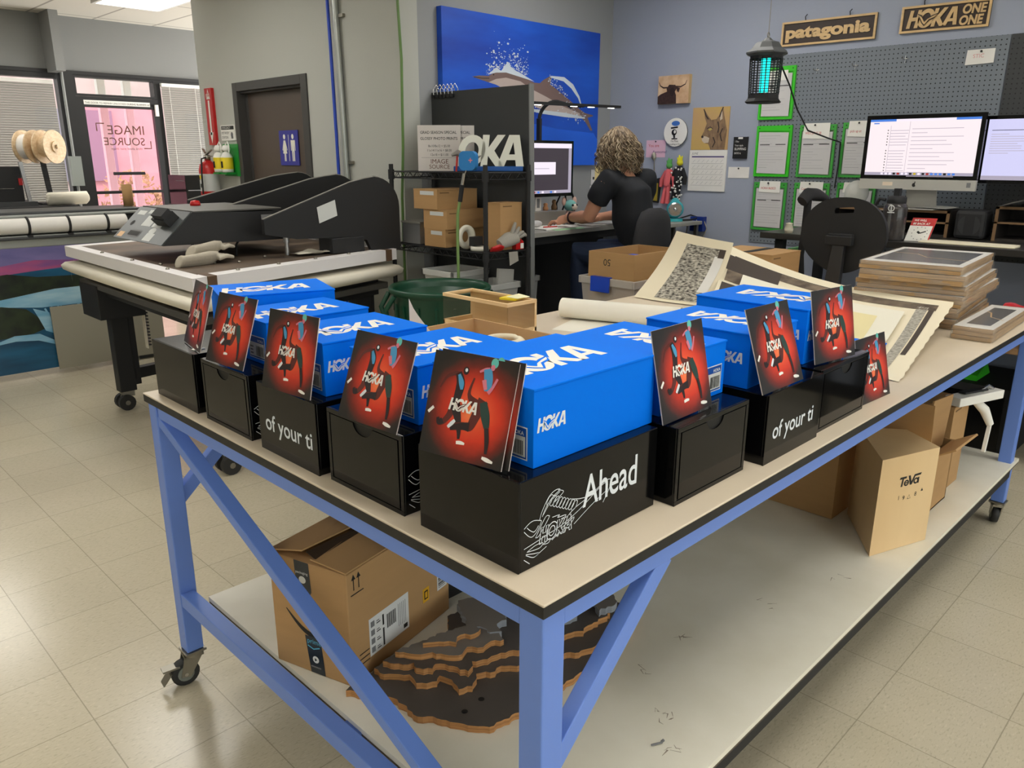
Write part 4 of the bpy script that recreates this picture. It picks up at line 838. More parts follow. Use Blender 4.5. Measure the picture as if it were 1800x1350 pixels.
# head with slanted control panel
hy0,hy1=3.28,3.95; m=MB()
sec=[(.80,1.125),(.98,1.268),(1.50,1.262),(1.56,1.235),(1.56,1.115),(.94,1.105)]
sec=[(.79,1.12),(.955,1.275),(1.46,1.262),(1.555,1.24),(1.56,1.11)]
m.slab(sec,FR((0,hy1,0),(1,0,0),(0,0,1)),hy1-hy0,PBLK); o=m.build('press_head',t,bevel=.006)
MB().box(.965,hy0+.004,1.272,1.45,hy1-.004,1.281,PGREY).build('head_cover',t,bevel=.003)
u=(V((.955,0,1.275))-V((.79,0,1.12))).normalized(); fr=FR((.79,hy1-.01,1.12),(0,-1,0),tuple(u)); L=.226
m=MB(); m.slab([(0,0),(.65,0),(.65,L),(0,L)],fr,.004,mat('control_panel',(84,88,90),0.4,.3)); 
for x,y,w,h,mt in ((.03,.01,.07,.035,mat('peach_label',(226,190,150),0.7)),(.14,.02,.16,.05,GREYINK),(.15,.03,.14,.03,INK),(.38,.01,.10,.05,STK),(.22,.10,.12,.07,STK),(.36,.10,.12,.04,STK),(.05,.17,.10,.03,STK),(.18,.185,.05,.025,STK)): m.rect(x,y,w,h,fr,mt,.0046 if mt is not INK else .005)
m.ell(.42,.075,.04,.022,fr,STK,.0048); m.ell(.09,.11,.022,.018,fr,INK,.0048); m.build('control_panel',t)
m=MB(); p=fr[0]+fr[1]*.50+fr[2]*.15; n=V((-u.z,0,u.x)); m.beam(p,p+n*.05,.16,.07,BLKM,up=tuple(u)); m.beam(p+fr[1]*.02+n*.05,p+fr[1]*.02+n*.075,.13,.055,BLKM,up=tuple(u)); m.build('display_unit',t)
MB().lathe([(0,0),(.028,0),(.028,.012),(.022,.026),(0,.03)],(1.18,3.75,1.281),RED,14).build('stop_button',t)
MB().box(1.33,hy0-.003,1.16,1.39,hy0,1.20,mat('flag_label',(196,70,70),0.6)).box(1.33,hy0-.004,1.18,1.355,hy0-.0005,1.20,mat('flag_blue',(40,56,130),0.6)).box(1.325,hy0-.003,1.215,1.39,hy0,1.248,GREYINK).build('flag_sticker',t)
MB().cyl((1.43,3.22,pz),(1.43,3.22,1.255),.011,ALU,12).cyl((1.43,3.22,1.10),(1.43,3.22,1.14),.017,ALU,12).box(1.39,3.205,1.235,1.47,3.235,1.242,ALU).box(1.44,3.20,1.14,1.57,3.27,1.23,BLKM).tube([(1.47,3.20,1.243),(1.56,3.2,1.243),(1.585,3.2,1.22),(1.58,3.2,1.13)],.009,PBLK,8).cyl((1.50,3.2,1.185),(1.50,3.19,1.185),.012,ALU,10).build('lift_post',t)
m=MB()
for x in (1.0,1.25): m.tube([(x,3.4,1.115),(x-.03,3.38,1.09),(x-.04,3.37,pz)],.006,BLKM,6)
m.build('cable',t)
p=Q(.77,.075,pz); tag(MB().box(p.x-.11,p.y-.04,pz+.0005,p.x+.10,p.y+.10,pz+.085,BLKM).box(p.x-.05,p.y+.01,pz+.085,p.x-.035,p.y+.025,pz+.095,CHROME).box(p.x+.03,p.y+.01,pz+.085,p.x+.045,p.y+.025,pz+.095,CHROME).build('black_box',bevel=.004),'small matte black metal box sitting on the heat press platen','box')
t=T('work_gloves','crumpled pale work gloves lying on the heat press board','gloves',tuple(Q(.19,.20,pz)),w=True)
GL=mat('glove_cotton',(190,182,166),0.95,bump=.3,bscale=60)
p=Q(.19,.20,pz)
for g,(ox,oy,an) in enumerate(((0,0,.25),(.06,.07,.5))):
    m=MB(); u=V((cos(an),sin(an),0)); w=V((-sin(an),cos(an),0)); o=p+V((ox,oy,.027+g*.04))
    m.tube([o-u*.16,o-u*.08,o,o+u*.05],[(.018,.038),(.02,.045),(.024,.052),(.018,.045)],GL,12)
    for k in range(4): q=o+u*.04+w*(.036-.024*k); m.tube([q,q+u*.05+V((0,0,.008)),q+u*.095+V((0,0,-.003))],[.014,.013,.009],GL,8)
    m.tube([o-u*.03+w*.04,o+u*.02+w*.075,o+u*.05+w*.085],[.014,.013,.009],GL,8)
    m.tube([o-u*.165,o-u*.15],[(.022,.042),(.022,.042)],mat('glove_cuff',(214,206,190),0.95),12)
    k_=m.build('glove',t); md=k_.modifiers.new('remesh','REMESH'); md.mode='VOXEL'; md.voxel_size=.006; md.use_smooth_shade=True
p=Q(.62,.13,pz+.001); tag(MB().grid(lambda u,v:p+V((-.10+.2*u,-.06+.12*v,.012+.012*sin(7*u)*sin(5*v))),8,6,CREAM).build('paper_scrap'),'crumpled cream paper scrap beside the small black box','paper')

# ---------------------------------------------------------------- wide format printer with hanging print (faces -Y)
PG=mat('printer_grey',(150,154,150),0.5); PDG=mat('printer_dark',(58,60,62),0.5)
t=T('wide_format_printer','wide format printer with white media roll and a waterfall print hanging below','printer',(.7,5.9,0),w=True)
py=5.62; x0,x1=-1.4,1.60
MB().box(x0,py+.12,1.03,x1,py+.62,1.13,PDG).box(x0,py+.06,1.130,x1,py+.16,1.150,PG).box(x0-.02,py+.1,1.13,x1+.02,py+.55,1.17,PDG).build('top_cover',t,bevel=.01)
MB().tube([(x0+.1,py+.05,1.075),(x1-.14,py+.05,1.075)],.055,PAPER,24).build('media_roll',t)
m=MB()
for x in (-.9,-.55,-.2,.15,.50,.80,1.06,1.32): m.tube([(x,py+.05+.058*cos(a_),1.075+.058*sin(a_)) for a_ in [pi*1.45-k/10*pi*.95 for k in range(11)]],.009,BLKM,6); m.box(x-.016,py+.0,.998,x+.016,py+.04,1.015,BLKM)
m.build('pinch_arm',t)
MB().box(x0,py+.02,.93,x1,py+.5,1.012,PG).box(x0,py+.0,.985,x1,py+.05,1.005,PDG).build('front_apron',t,bevel=.006)
WATER=mat('print_sky_purple',(70,78,130),0.35,c2=(126,116,168),scale=3,stretch=(.5,1,2)); PDARK=mat('print_rock',(20,26,22),0.35,c2=(44,56,34),scale=9); PTEAL=mat('print_teal',(14,60,90),0.35,c2=(26,92,128),scale=5,stretch=(.4,1,2)); PCY=mat('print_water_light',(90,160,200),0.35,c2=(170,206,222),scale=6,stretch=(.4,1,2)); PPINK=mat('print_pink',(196,84,120),0.4,c2=(120,80,140),scale=6,stretch=(.4,1,2))
m=MB(); ybp=py+.02
m.box(-.95,ybp,.05,1.36,ybp+.003,.93,PTEAL); fr=WY(-.95,ybp,.05); 
def pq(a): return [((x+.95),z-.05) for x,z in a]
m.poly(pq([(-.95,.93),(1.36,.93),(1.36,.78),(-.95,.72)]),fr,WATER,.0004); m.poly(pq([(-.95,.80),(.5,.80),(.8,.84),(1.1,.82),(1.0,.78),(.6,.75),(.2,.76),(-.95,.74)]),fr,PPINK,.0006)
m.poly(pq([(-.95,.72),(.4,.74),(.62,.755),(.8,.72),(1.36,.70),(1.36,.52),(-.95,.54)]),fr,PDARK,.0008); m.poly(pq([(-.95,.57),(.5,.575),(.9,.625),(1.36,.63),(1.36,.50),(.8,.50),(.55,.53),(-.95,.53)]),fr,PCY,.0010)
m.poly(pq([(-.95,.52),(.55,.535),(.70,.50),(.78,.42),(.84,.36),(.72,.32),(.4,.30),(-.95,.28)]),fr,PDARK,.0012)
m.poly(pq([(.74,.50),(.84,.46),(.86,.30),(.80,.33),(.77,.42)]),fr,PCY,.0014); m.stroke(pq([(.45,.27),(.60,.30),(.75,.29),(.88,.22)]),[.01,.04,.05,.02],fr,PCY,.0014)
for k in range(26): x=.80+random.uniform(0,.5); z=.49+random.uniform(0,.11); m.stroke(pq([(x,z),(x+.02,z-.05)]),random.uniform(.006,.02),fr,PCY,.0015)
m.build('hanging_print',t)
MB().box(.84,py-.015,.04,1.62,py-.005,.50,mat('grey_panel',(150,146,132),0.55)).build('lower_panel',t)
m=MB()
for x in (x0+.15,1.45): m.box(x,py+.2,.08,x+.1,py+.4,.95,PDG); m.box(x-.02,py+.05,0,x+.12,py+.6,.08,PDG)
m.build('stand',t)
tag(MB().lathe([(.034,0),(.038,0),(.038,.165),(.034,.165),(.034,0)],(1.60,5.95,1.1705),CARD,20).build('paper_tube'),'brown cardboard tube standing on the printer beside the glass door','tube')
# ---------------------------------------------------------------- bench, spools and machine in front of the left window
WOODP=woodmat('spool_plywood',(206,176,138),(224,200,164),4); 
t=T('window_bench','dark bench under the left window carrying the spool stand','bench',(.6,7.6,0),w=True)
MB().box(-1.0,7.2,1.06,1.62,8.1,1.12,BLKM).build('top',t); MB().box(-.95,7.3,0,-.85,8.0,1.06,BLKM).build('leg',t); MB().box(1.45,7.3,0,1.55,8.0,1.06,BLKM).build('leg',t)
t=T('spool_stand','two pale wooden spools on a black upright in front of the window','spool stand',(1.45,7.6,1.1205),w=True)
for i,xc in enumerate((1.36,1.56)):
    m=MB(); A=V((.6,-.8,0)); c=V((1.40,7.63,1.63))+A*(.19*i)
    for s_ in (-.055,.055): m.tube([c+A*(s_-.006),c+A*(s_+.006)],.145,WOODP,28,sm=False)
    m.cyl(c-A*.055,c+A*.055,.09 if i else .11,PAPER if i==0 else WOODP,24); m.cyl(c+A*.06,c+A*.075,.05,WOODP,18); m.cyl(c+A*.075,c+A*.078,.018,BLKM,12)
    m.build('spool',t)
MB().beam((1.50,7.58,1.1205),(1.457,7.555,1.63),.03,.04,BLKM,up=(1,0,0)).box(1.40,7.5,1.1205,1.60,7.7,1.135,BLKM).beam((1.33,7.72,1.63),(1.57,7.40,1.63),.025,.025,WOODP).build('upright',t)
t=T('small_press_machine','small black machine with grey uprights left of the wooden spools','machine',(1.2,7.55,1.1205),w=True)
MB().box(.90,7.45,1.16,1.25,7.75,1.46,BLKM).box(1.02,7.444,1.27,1.18,7.45,1.275,CHROME).box(1.0,7.444,1.30,1.05,7.45,1.34,ALU).box(1.22,7.44,1.30,1.25,7.45,1.36,RED).build('housing',t,bevel=.008)
m=MB()
for x in (.96,1.28): MB().beam((x,7.42,1.161),(x-.03,7.42,1.50),.03,.03,ALU,up=(1,0,0)).build('upright',t)
MB().box(.86,7.38,1.1205,1.33,7.8,1.16,PDG).build('foot',t)
m=MB(); m.tube([(1.39,7.33,1.165),(1.40,7.33,1.165),(1.72,7.33,1.17),(1.74,7.33,1.17)],[(.03,.02),(.045,.07),(.045,.07),(.03,.03)],CREAM,14); tag(m.build('fabric_bolt'),'white rolled fabric bolt lying below the wooden spools','fabric')
bpy.data.objects['fabric_bolt'].location.z=1.1205
# black file case by the sidelight
t=T('office_machine','black upright office machine standing before the narrow blind','machine',(3.0,7.9,0),w=True)
MB().box(2.80,7.7,.0,3.25,8.2,1.05,BLKM).build('cabinet',t,bevel=.01); MB().box(2.82,7.72,1.05,3.2,8.15,1.36,BLKG).box(2.815,7.74,1.30,2.82,7.95,1.305,GREYINK).box(2.84,7.715,1.20,3.15,7.72,1.21,GREYINK).build('upper_unit',t,bevel=.01)
# ---------------------------------------------------------------- black partition and wire rack
t=T('partition_panel','tall charcoal partition panel standing at the left end of the desk','partition',(2.585,2.9,0),w=True)
MB().hexa([(2.57,2.46,0),(2.60,2.46,0),(2.60,3.34,0),(2.57,3.34,0)],[(2.57,2.50,1.93),(2.60,2.50,1.93),(2.60,3.34,1.93),(2.57,3.34,1.93)],mat('charcoal_panel',(52,54,55),0.7)).build('panel',t)
MB().beam((2.585,2.455,0),(2.585,2.495,1.935),.034,.008,mat('panel_edge',(120,122,122),0.5),up=(0,1,0)).build('edge_trim',t)
m=MB()
tag(MB().grid(lambda u,v:(2.565,3.12+.22*u,1.90+.085*v+.01*sin(u*40)),1,1,BLKM).build('x'),'','') if False else None
for k in range(6):
    y=3.31-.035*k; tag(MB().tube([(2.566,y,1.90),(2.560,y,1.945),(2.585,y,1.975),(2.61,y,1.945),(2.604,y,1.90)],.003,CHROME,5).box(2.556,y-.013,1.895,2.612,y+.013,1.915,BLKM).build('binder_clip'),'black binder clip on the top left corner of the charcoal partition','clip','binder clips along the partition top')
t=T('wire_rack','black wire shelf rack against the charcoal partition','shelf rack',(2.365,2.875,0),w=True)
rx0,rx1,ry0,ry1=2.2,2.53,2.46,3.29
for x in (rx0,rx1):
    for y in (ry0,ry1):
        m=MB().cyl((x,y,0),(x,y,1.505),.0135,BLKM,10); 
        for k in range(28): m.cyl((x,y,.1+.05*k),(x,y,.103+.05*k),.0146,BLKM,10)
        m.build('post',t)
for z in (.25,.66,1.035,1.462):
    m=MB()
    for zz in (0,-.035):
        m.tube([(rx0,ry0,z+zz),(rx1,ry0,z+zz),(rx1,ry1,z+zz),(rx0,ry1,z+zz)],.0042,BLKM,6,closed=True)
    for a,b in (((rx0,ry0),(rx1,ry0)),((rx1,ry0),(rx1,ry1)),((rx1,ry1),(rx0,ry1)),((rx0,ry1),(rx0,ry0))):
        A,B=V((*a,z)),V((*b,z)); n=int((B-A).length/.03)
        m.tube([A.lerp(B,k/n)-V((0,0,.035*(k%2))) for k in range(n+1)],.0022,BLKM,5)
    k=int((ry1-ry0)/.022)
    for i in range(k): y=ry0+.022*(i+1)-.008; m.cyl((rx0,y,z+.003),(rx1,y,z+.003),.0022,BLKM,4)
    for x in (rx0,rx1):
        for y in (ry0,ry1): m.cyl((x,y,z-.045),(x,y,z+.012),.019,BLKM,10)
    m.build('wire_shelf',t)
ZS=1.468
def board(o,u,w,h,th,mt,draw,name,label,cat):
    m=MB(); u=V(u).normalized(); v=V((0,0,1)); fr=(V(o),u,v); m.slab([(0,0),(w,0),(w,h),(0,h)],fr,th,mt); draw(m,(fr[0]+u.cross(v)*th,u,v)); return tag(m.build(name),label,cat)
SG=mat('sign_greyboard',(206,200,196),0.7)
def grad(m,fr):
    m.text('GRAD SEASON SPECIAL',.016,.205,.0215,fr,INK,bold=.012,sx=.93); m.text('GLOSSY PHOTO PRINTS',.016,.172,.0215,fr,INK,bold=.012,sx=.93)
    for k,s_ in enumerate(('8x10/8x12 = $5.00','11x14/11x16 = $8.00','12x18 = $11.00')): m.text(s_,.125,.132-.024*k,.0185,fr,INK,align='CENTER',sx=.9)
    m.rect(.02,.073,.21,.0015,fr,GREYINK); m.text('IMAGE',.125,.041,.036,fr,BROWNINK,align='CENTER'); m.text('SOURCE',.125,.013,.032,fr,BROWNINK,align='CENTER')
board((2.205,3.03,ZS),(.62,-.78,0),.25,.252,.006,SG,grad,'price_sign','front grey price sign for glossy photo prints on the wire rack','sign')
board((2.262,2.978,ZS),(.62,-.78,.0),.25,.250,.006,SG,grad,'price_sign','price sign half hidden behind the front one on the wire rack','sign')
# 3-D letters O K A and a round ornament
t=T('display_letters','white three-dimensional block letters standing on a blue base on the rack','letters',(2.37,2.64,ZS),w=True)
u=V((.72,-.69,0)).normalized(); n=V((u.y,-u.x,0)); LWH=mat('letter_white',(226,226,214),0.6); LSH=mat('letter_side_shade',(176,180,184),0.6)  # white letters; shading of their sides is put into a greyer colour
o=V((2.272,2.752,ZS+.028)); fr=(o,u,V((0,0,1))); hh=.168
MB().hexa([o-u*.03+n*.02-V((0,0,.027)),o+u*.36+n*.02-V((0,0,.027)),o+u*.36-n*.07-V((0,0,.027)),o-u*.03-n*.07-V((0,0,.027))],[o-u*.03+n*.02,o+u*.36+n*.02,o+u*.36-n*.07,o-u*.03-n*.07],mat('base_blue',(20,84,160),0.4)).build('base',t,bevel=.004)
def l3(name,pts,hole=None,x=0.0):
    m=MB(); P=[(x+hh*(a+.10*b),hh*b) for a,b in pts]; Hh=[[(x+hh*(a+.10*b),hh*b) for a,b in hole]] if hole else []
    ff=(o-n*.045,u,V((0,0,1))); m.poly(P,ff,LWH,.06,Hh)
    for lp in [P]+Hh:
        k=len(lp); vs=[ff[0]+u*a+V((0,0,b)) for a,b in lp]+[ff[0]+u*a+V((0,0,b))+n*.06 for a,b in lp]; m.add(vs,[(i,(i+1)%k,k+(i+1)%k,k+i) for i in range(k)],LSH)
    m.build(name,t)
l3('letter',[(.0+.45+.45*cos(2*pi*k/24),.5+.5*sin(2*pi*k/24)) for k in range(24)],[(.45+.22*cos(2*pi*k/24),.5+.27*sin(2*pi*k/24)) for k in range(24)],-.01)
l3('letter',[(0,0),(.22,0),(.22,.34),(.50,0),(.78,0),(.42,.50),(.74,1),(.48,1),(.22,.60),(.22,1),(0,1)],None,.120)
l3('letter',[(0,0),(.24,0),(.31,.2),(.60,.2),(.64,0),(.90,0),(.66,1),(.32,1)],[(.37,.38),(.57,.38),(.48,.78)],.212)
tag(MB().tube([(2.19,2.72,ZS+.085),(2.215,2.70,ZS+.10),(2.25,2.665,ZS+.075),(2.275,2.63,ZS+.062),(2.30,2.60,ZS+.085)],[.006,.018,.016,.012,.003],mat('ornament_grey',(120,116,112),0.5),10).tube([(2.21,2.705,ZS),(2.215,2.70,ZS+.09)],.006,REDINK,6).build('bird_ornament'),'small grey bird ornament before the white display letters','ornament')
t=T('round_speaker','blue rounded speaker with a plus mark on the front edge of the rack','speaker',(2.215,2.585,ZS+.008),w=True)
m=MB(); o=V((2.195,2.64,ZS+.008)); u=V((.35,-.94,0)).normalized(); r=.028; w_,h_=.10,.10
P=[(cx_+r*cos(a),cy_+r*sin(a)) for cx_,cy_,a0 in ((w_-r,r,-pi/2),(w_-r,h_-r,0),(r,h_-r,pi/2),(r,r,pi)) for a in [a0+k/6*pi/2 for k in range(7)]]
m.slab(P,(o,u,V((0,0,1))),.035,mat('speaker_blue',(34,120,186),0.55)); nn=u.cross(V((0,0,1))); f4=(o+nn*.035,u,V((0,0,1))); m.rect(.058,.050,.024,.005,f4,mat('plus_pink',(226,130,140),0.5)); m.rect(.0675,.040,.005,.025,f4,mat('plus_pink2',(226,130,140),0.5)); m.build('body',t,bevel=.004)
MB().tube([(2.19,2.58,ZS+.04),(2.18,2.60,ZS-.01),(2.178,2.61,ZS-.05)],.004,CHROME,6).build('strap',t)
t=T('green_air_line','thin green air line with metal fitting hanging down the front of the rack','hose',(2.17,2.6,1.0),w=True)
MB().cyl((2.176,2.60,ZS-.01),(2.172,2.615,1.395),.010,CHROME,10).cyl((2.172,2.615,1.40),(2.168,2.63,1.31),.013,BLKM,10).build('fitting',t)
MB().tube([(2.168,2.63,1.32),(2.158,2.64,1.24),(2.155,2.64,1.1),(2.152,2.635,.95),(2.148,2.63,.6),(2.15,2.62,.03)],.0085,mat('hose_green_light',(120,150,86),0.4),8).build('line',t)
def carton(x0,y0,z0,x1,y1,z1,label,name='cardboard_box',group=None,label_on=True):
    t=T(name,label,'box',((x0+x1)/2,(y0+y1)/2,z0),w=True,group=group)
    m=MB().box(x0,y0,z0,x1,y1,z1,CARD); m.box(x0-.001,y0+.03,z1-.032,x0,y1-.06,z1-.010,STK) if label_on else None; m.box(x0+.02,y0-.001,z1-.022,x0+.09,y0,z1-.016,mat('print_brown',(120,90,56),0.8)); m.build('body',t,bevel=.002)
    MB().box(x0-.0015,y0-.0015,z1-.004,x1+.001,y1+.001,z1+.001,CARD).build('lid',t); return t
carton(2.215,2.815,1.0405,2.515,3.005,1.142,'lowest brown carton of three stacked on the wire rack')
carton(2.215,2.800,1.1435,2.515,3.010,1.252,'middle brown carton of three stacked on the wire rack')
carton(2.205,2.870,1.2535,2.515,3.085,1.366,'top brown carton of three stacked on the wire rack')
carton(2.35,2.50,1.0405,2.52,2.62,1.30,'upright brown carton at the near end of the wire rack',label_on=False)
tag(MB().tube([(2.27+.045*cos(a),2.70-.0*a,1.108+.05*sin(a)) for a in [k/24*2*pi for k in range(24)]],[(.014,.022)]*24,mat('tape_white',(220,216,200),0.6),8,closed=True).build('tape_roll'),'roll of white tape standing before the stacked cartons','tape')
tag(MB().lathe([(.03,0),(.052,0),(.052,.022),(.03,.022),(.03,0)],(2.27,2.585,1.0405),mat('tape_white2',(212,208,196),0.6),24).build('tape_roll'),'roll of white tape lying flat on the wire rack','tape')
tag(MB().box(2.24,2.60,1.064,2.31,2.64,1.115,BLKM).build('black_case'),'small black case behind the flat roll of tape','case')
RG=mat('glove_grey',(150,146,138),0.9,bump=.3,bscale=50)
m=MB(); o=V((2.34,2.475,1.078))
m.tube([o+V((-.02,0,.0)),o+V((.05,-.005,.025)),o+V((.10,-.01,.035))],[(.03,.02),(.045,.03),(.04,.024)],RG,10)
for k in range(4): q=o+V((.06+.02*k,-.005,.03)); m.tube([q,q+V((.02+.01*k,-.004,.05-.012*k)),q+V((.035+.012*k,-.004,.085-.028*k))],[.013,.012,.008],RG,8)
tag(m.build('grey_glove'),'grey knitted work glove lying at the near end of the rack','glove')
tag(MB().tube([(2.255,2.475,1.055),(2.30,2.465,1.06),(2.33,2.462,1.055)],[(.008,.02),(.014,.03),(.006,.02)],RED,8).build('red_cutter'),'small red cutter at the rack front edge','tool')
tag(MB().box(2.44,2.465,1.0405,2.50,2.495,1.085,RED).box(2.475,2.463,1.045,2.50,2.465,1.075,WHITE).tube([(2.44,2.47,1.08),(2.47,2.47,1.10),(2.50,2.47,1.08)],.006,RED,6).build('tape_dispenser'),'red tape dispenser at the right end of the wire rack','tool')
tag(MB().grid(lambda u,v:(2.36+.07*u,2.443-.008*v,1.035-.075*v*(1-.3*u)),4,4,RG).build('cloth_rag'),'grey rag hanging from the rack shelf','cloth')
PLW=mat('bin_translucent',(196,198,196),0.45,alpha=.75)
def bin_(x0,y0,z0,x1,y1,z1,label,lid=True,name='storage_bin',mt=None,ho=True):
    mt=mt or PLW; t=T(name,label,'storage bin',((x0+x1)/2,(y0+y1)/2,z0),w=True)
    i=.03; B=[(x0+i,y0+i,z0),(x1-i,y0+i,z0),(x1-i,y1-i,z0),(x0+i,y1-i,z0)]; Tp=[(x0+.012,y0+.012,z1-.02),(x1-.012,y0+.012,z1-.02),(x1-.012,y1-.012,z1-.02),(x0+.012,y1-.012,z1-.02)]
    m=MB(); m.add(B+Tp,[(3,2,1,0),(0,1,5,4),(1,2,6,5),(2,3,7,6),(3,0,4,7)],mt); m.build('body',t)
    m=MB()
    for a in ((x0,y0,x1,y0+.014),(x0,y1-.014,x1,y1),(x0,y0,x0+.014,y1),(x1-.014,y0,x1,y1)): m.box(a[0],a[1],z1-.035,a[2],a[3],z1,mt)
    m.build('rim',t,bevel=.003); return t
bin_(2.22,2.50,.666,2.52,2.74,.85,'grey storage bin at the near end of the lower rack shelf')
tag(MB().hexa([(2.36,2.545,.67),(2.485,2.545,.67),(2.485,2.56,.67),(2.36,2.56,.67)],[(2.36,2.525,.935),(2.485,2.525,.92),(2.485,2.54,.92),(2.36,2.54,.935)],mat('board_grey',(176,176,172),0.7)).build('grey_board'),'upright grey board standing in the storage bin on the rack','board')
bin_(2.22,2.77,.666,2.52,3.05,.90,'white storage bin behind the green tub on the lower rack shelf',mt=mat('bin_white',(214,214,210),0.5))
tag(MB().box(2.24,3.08,1.0405,2.5,3.25,1.16,mat('tin_silver',(190,192,194),0.3,.8)).box(2.235,3.07,1.16,2.505,3.26,1.172,mat('tin_lid',(150,148,140),0.4,.5)).build('silver_tin'),'silver box with grey lid left of the stacked cartons','box')
# green tub
t=T('green_tub','large round dark green plastic tub between heat press and wire rack','tub',(1.86,2.45,0),w=True)
TG=mat('tub_green',(16,66,46),0.35); c0=(1.86,2.45,0)
MB().lathe([(0,.05),(.19,.05),(.195,.06),(.235,.86),(.262,.875),(.268,.895),(.258,.905),(.245,.898),(.238,.88),(.198,.075),(0,.07)],c0,TG,40).build('body',t)
m=MB()
for k in range(16): a=2*pi*k/16; m.beam((1.86+.20*cos(a),2.45+.20*sin(a),.1),(1.86+.238*cos(a),2.45+.238*sin(a),.82),.012,.012,TG,up=(cos(a),sin(a),0))
m.build('rib',t)
for a in (pi*.86,-pi*.14):
    d=V((cos(a),sin(a),0)); n=V((-sin(a),cos(a),0)); o=V(c0)
    MB().tube([o+d*.255+n*.07+V((0,0,.87)),o+d*.30+n*.06+V((0,0,.80)),o+d*.275+n*.045+V((0,0,.70)),o+d*.275-n*.045+V((0,0,.70)),o+d*.30-n*.06+V((0,0,.80)),o+d*.255-n*.07+V((0,0,.87))],.013,TG,8).build('handle',t)
MB().lathe([(0,0),(.17,0),(.2,.01),(.2,.05),(0,.05)],c0,BLKM,24).build('dolly',t)
# ---------------------------------------------------------------- things on the back of the worktable
MAPLE=woodmat('crate_maple',(222,186,134),(236,206,160),3,(3,1,14)); ACR=glassmat('acrylic',(238,236,230),.07)
t=T('display_case','pale wooden display case with clear acrylic upper half','case',(1.107,1.283,tz),w=True)
x0,y0,x1,y1=1.036,1.12,1.178,1.446
MB().box(x0,y0,tz,x1,y1,tz+.012,MAPLE).box(x0,y0,tz,x0+.01,y1,tz+.068,MAPLE).box(x1-.01,y0,tz,x1,y1,tz+.15,MAPLE).box(x0,y0,tz,x1,y0+.01,tz+.068,MAPLE).box(x0,y1-.01,tz,x1,y1,tz+.068,MAPLE).box(x0+.01,y0+.01,tz+.045,x1-.01,y1-.01,tz+.05,MAPLE).build('base',t,bevel=.0015)
MB().box(x0+.001,y0+.001,tz+.0685,x0+.004,y1-.001,tz+.150,ACR).box(x0+.004,y0+.001,tz+.0685,x1-.011,y0+.004,tz+.150,ACR).build('acrylic_sides',t)
m=MB()
for a in ((x0,y0,x1,y0+.012),(x0,y1-.012,x1,y1),(x0,y0+.012,x0+.012,y1-.012),(x1-.012,y0+.012,x1,y1-.012)): m.box(a[0],a[1],tz+.150,a[2],a[3],tz+.162,MAPLE)
m.build('top_frame',t,bevel=.001)
MB().box(x0+.012,y0+.012,tz+.152,x1-.012,y1-.012,tz+.155,ACR).build('top_pane',t)
tag(MB().box(1.085,1.15,tz+.1625,1.15,1.21,tz+.169,YEL,M=Matrix.Translation((1.118,1.18,0))@Matrix.Rotation(.25,4,'Z')@Matrix.Translation((-1.118,-1.18,0))).build('sticky_notes'),'yellow sticky note pad on the display case','note pad')
tag(MB().grid(lambda u,v:(1.10+.06*u,1.135+.055*v,tz+.1705+.004*u*v),3,3,mat('pale_note',(240,236,196),0.8)).build('loose_note'),'pale loose note on top of the yellow pad','note')
t=T('open_carton','open empty cardboard carton behind the blue shoe boxes','box',(.72,1.02,tz),w=True)
x0,y0,x1,y1,zc=.43,.72,.93,1.165,tz+.125; m=MB()
m.box(x0,y0,tz,x1,y1,tz+.004,CARDIN)
for a in ((x0,y0,x1,y0+.006),(x0,y1-.006,x1,y1),(x0,y0,x0+.006,y1),(x1-.006,y0,x1,y1)): m.box(a[0],a[1],tz,a[2],a[3],zc,CARDIN)
m.build('body',t)
MB().grid(lambda u,v:(.56+.19*u,1.11-.08*u+.02*v,tz+.10+(.15-.145*u**.7)*v+.0),10,4,PAPER).build('x') if False else None
tag(MB().grid(lambda u,v:(.62+.105*u-.0*v,1.10-.05*u-.03*sin(2*u),tz+.02+v*(.215-.19*u**.75)),12,6,PAPER).build('curled_paper'),'curled white paper standing up in the open carton','paper')
tag(MB().tube([(.83+.055*cos(a),.93+.055*sin(a),tz+.098) for a in [k/28*2*pi for k in range(28)]],[(.010,.016)]*28,mat('tape_cream',(232,222,196),0.6),8,closed=True).build('tape_roll'),'roll of cream tape inside the open carton','tape')
bpy.data.objects['tape_roll.002'].location.z=tz+.09
tag(MB().box(.70,.86,tz+.0045,.905,1.0,tz+.085,CARD).build('inner_box'),'small brown box inside the open carton under the tape','box')
# paper roll
ROLLP=mat('canvas_white',(232,228,216),0.7)
t0=V((1.600,1.375,tz+.043)); t1=V((1.757,.92,tz+.043)); ax=(t1-t0).normalized(); sd=ax.cross(V((0,0,1))).normalized()
m=MB(); N=46
def spir(u,v):
    a=v*2*pi*2.3; r=.043*(1-.30*v); return t0.lerp(t1,u)+sd*(-r*sin(a))+V((0,0,-r*cos(a)+.0))
m.grid(spir,10,N,ROLLP); 
m.grid(lambda u,v:t0.lerp(t1,.10+.85*u)-sd*(-.22*v)+V((0,0,-.0425+.0*v)),6,4,ROLLP)
tag(m.build('paper_roll'),'white rolled sheet lying at the back edge of the worktable','paper roll')
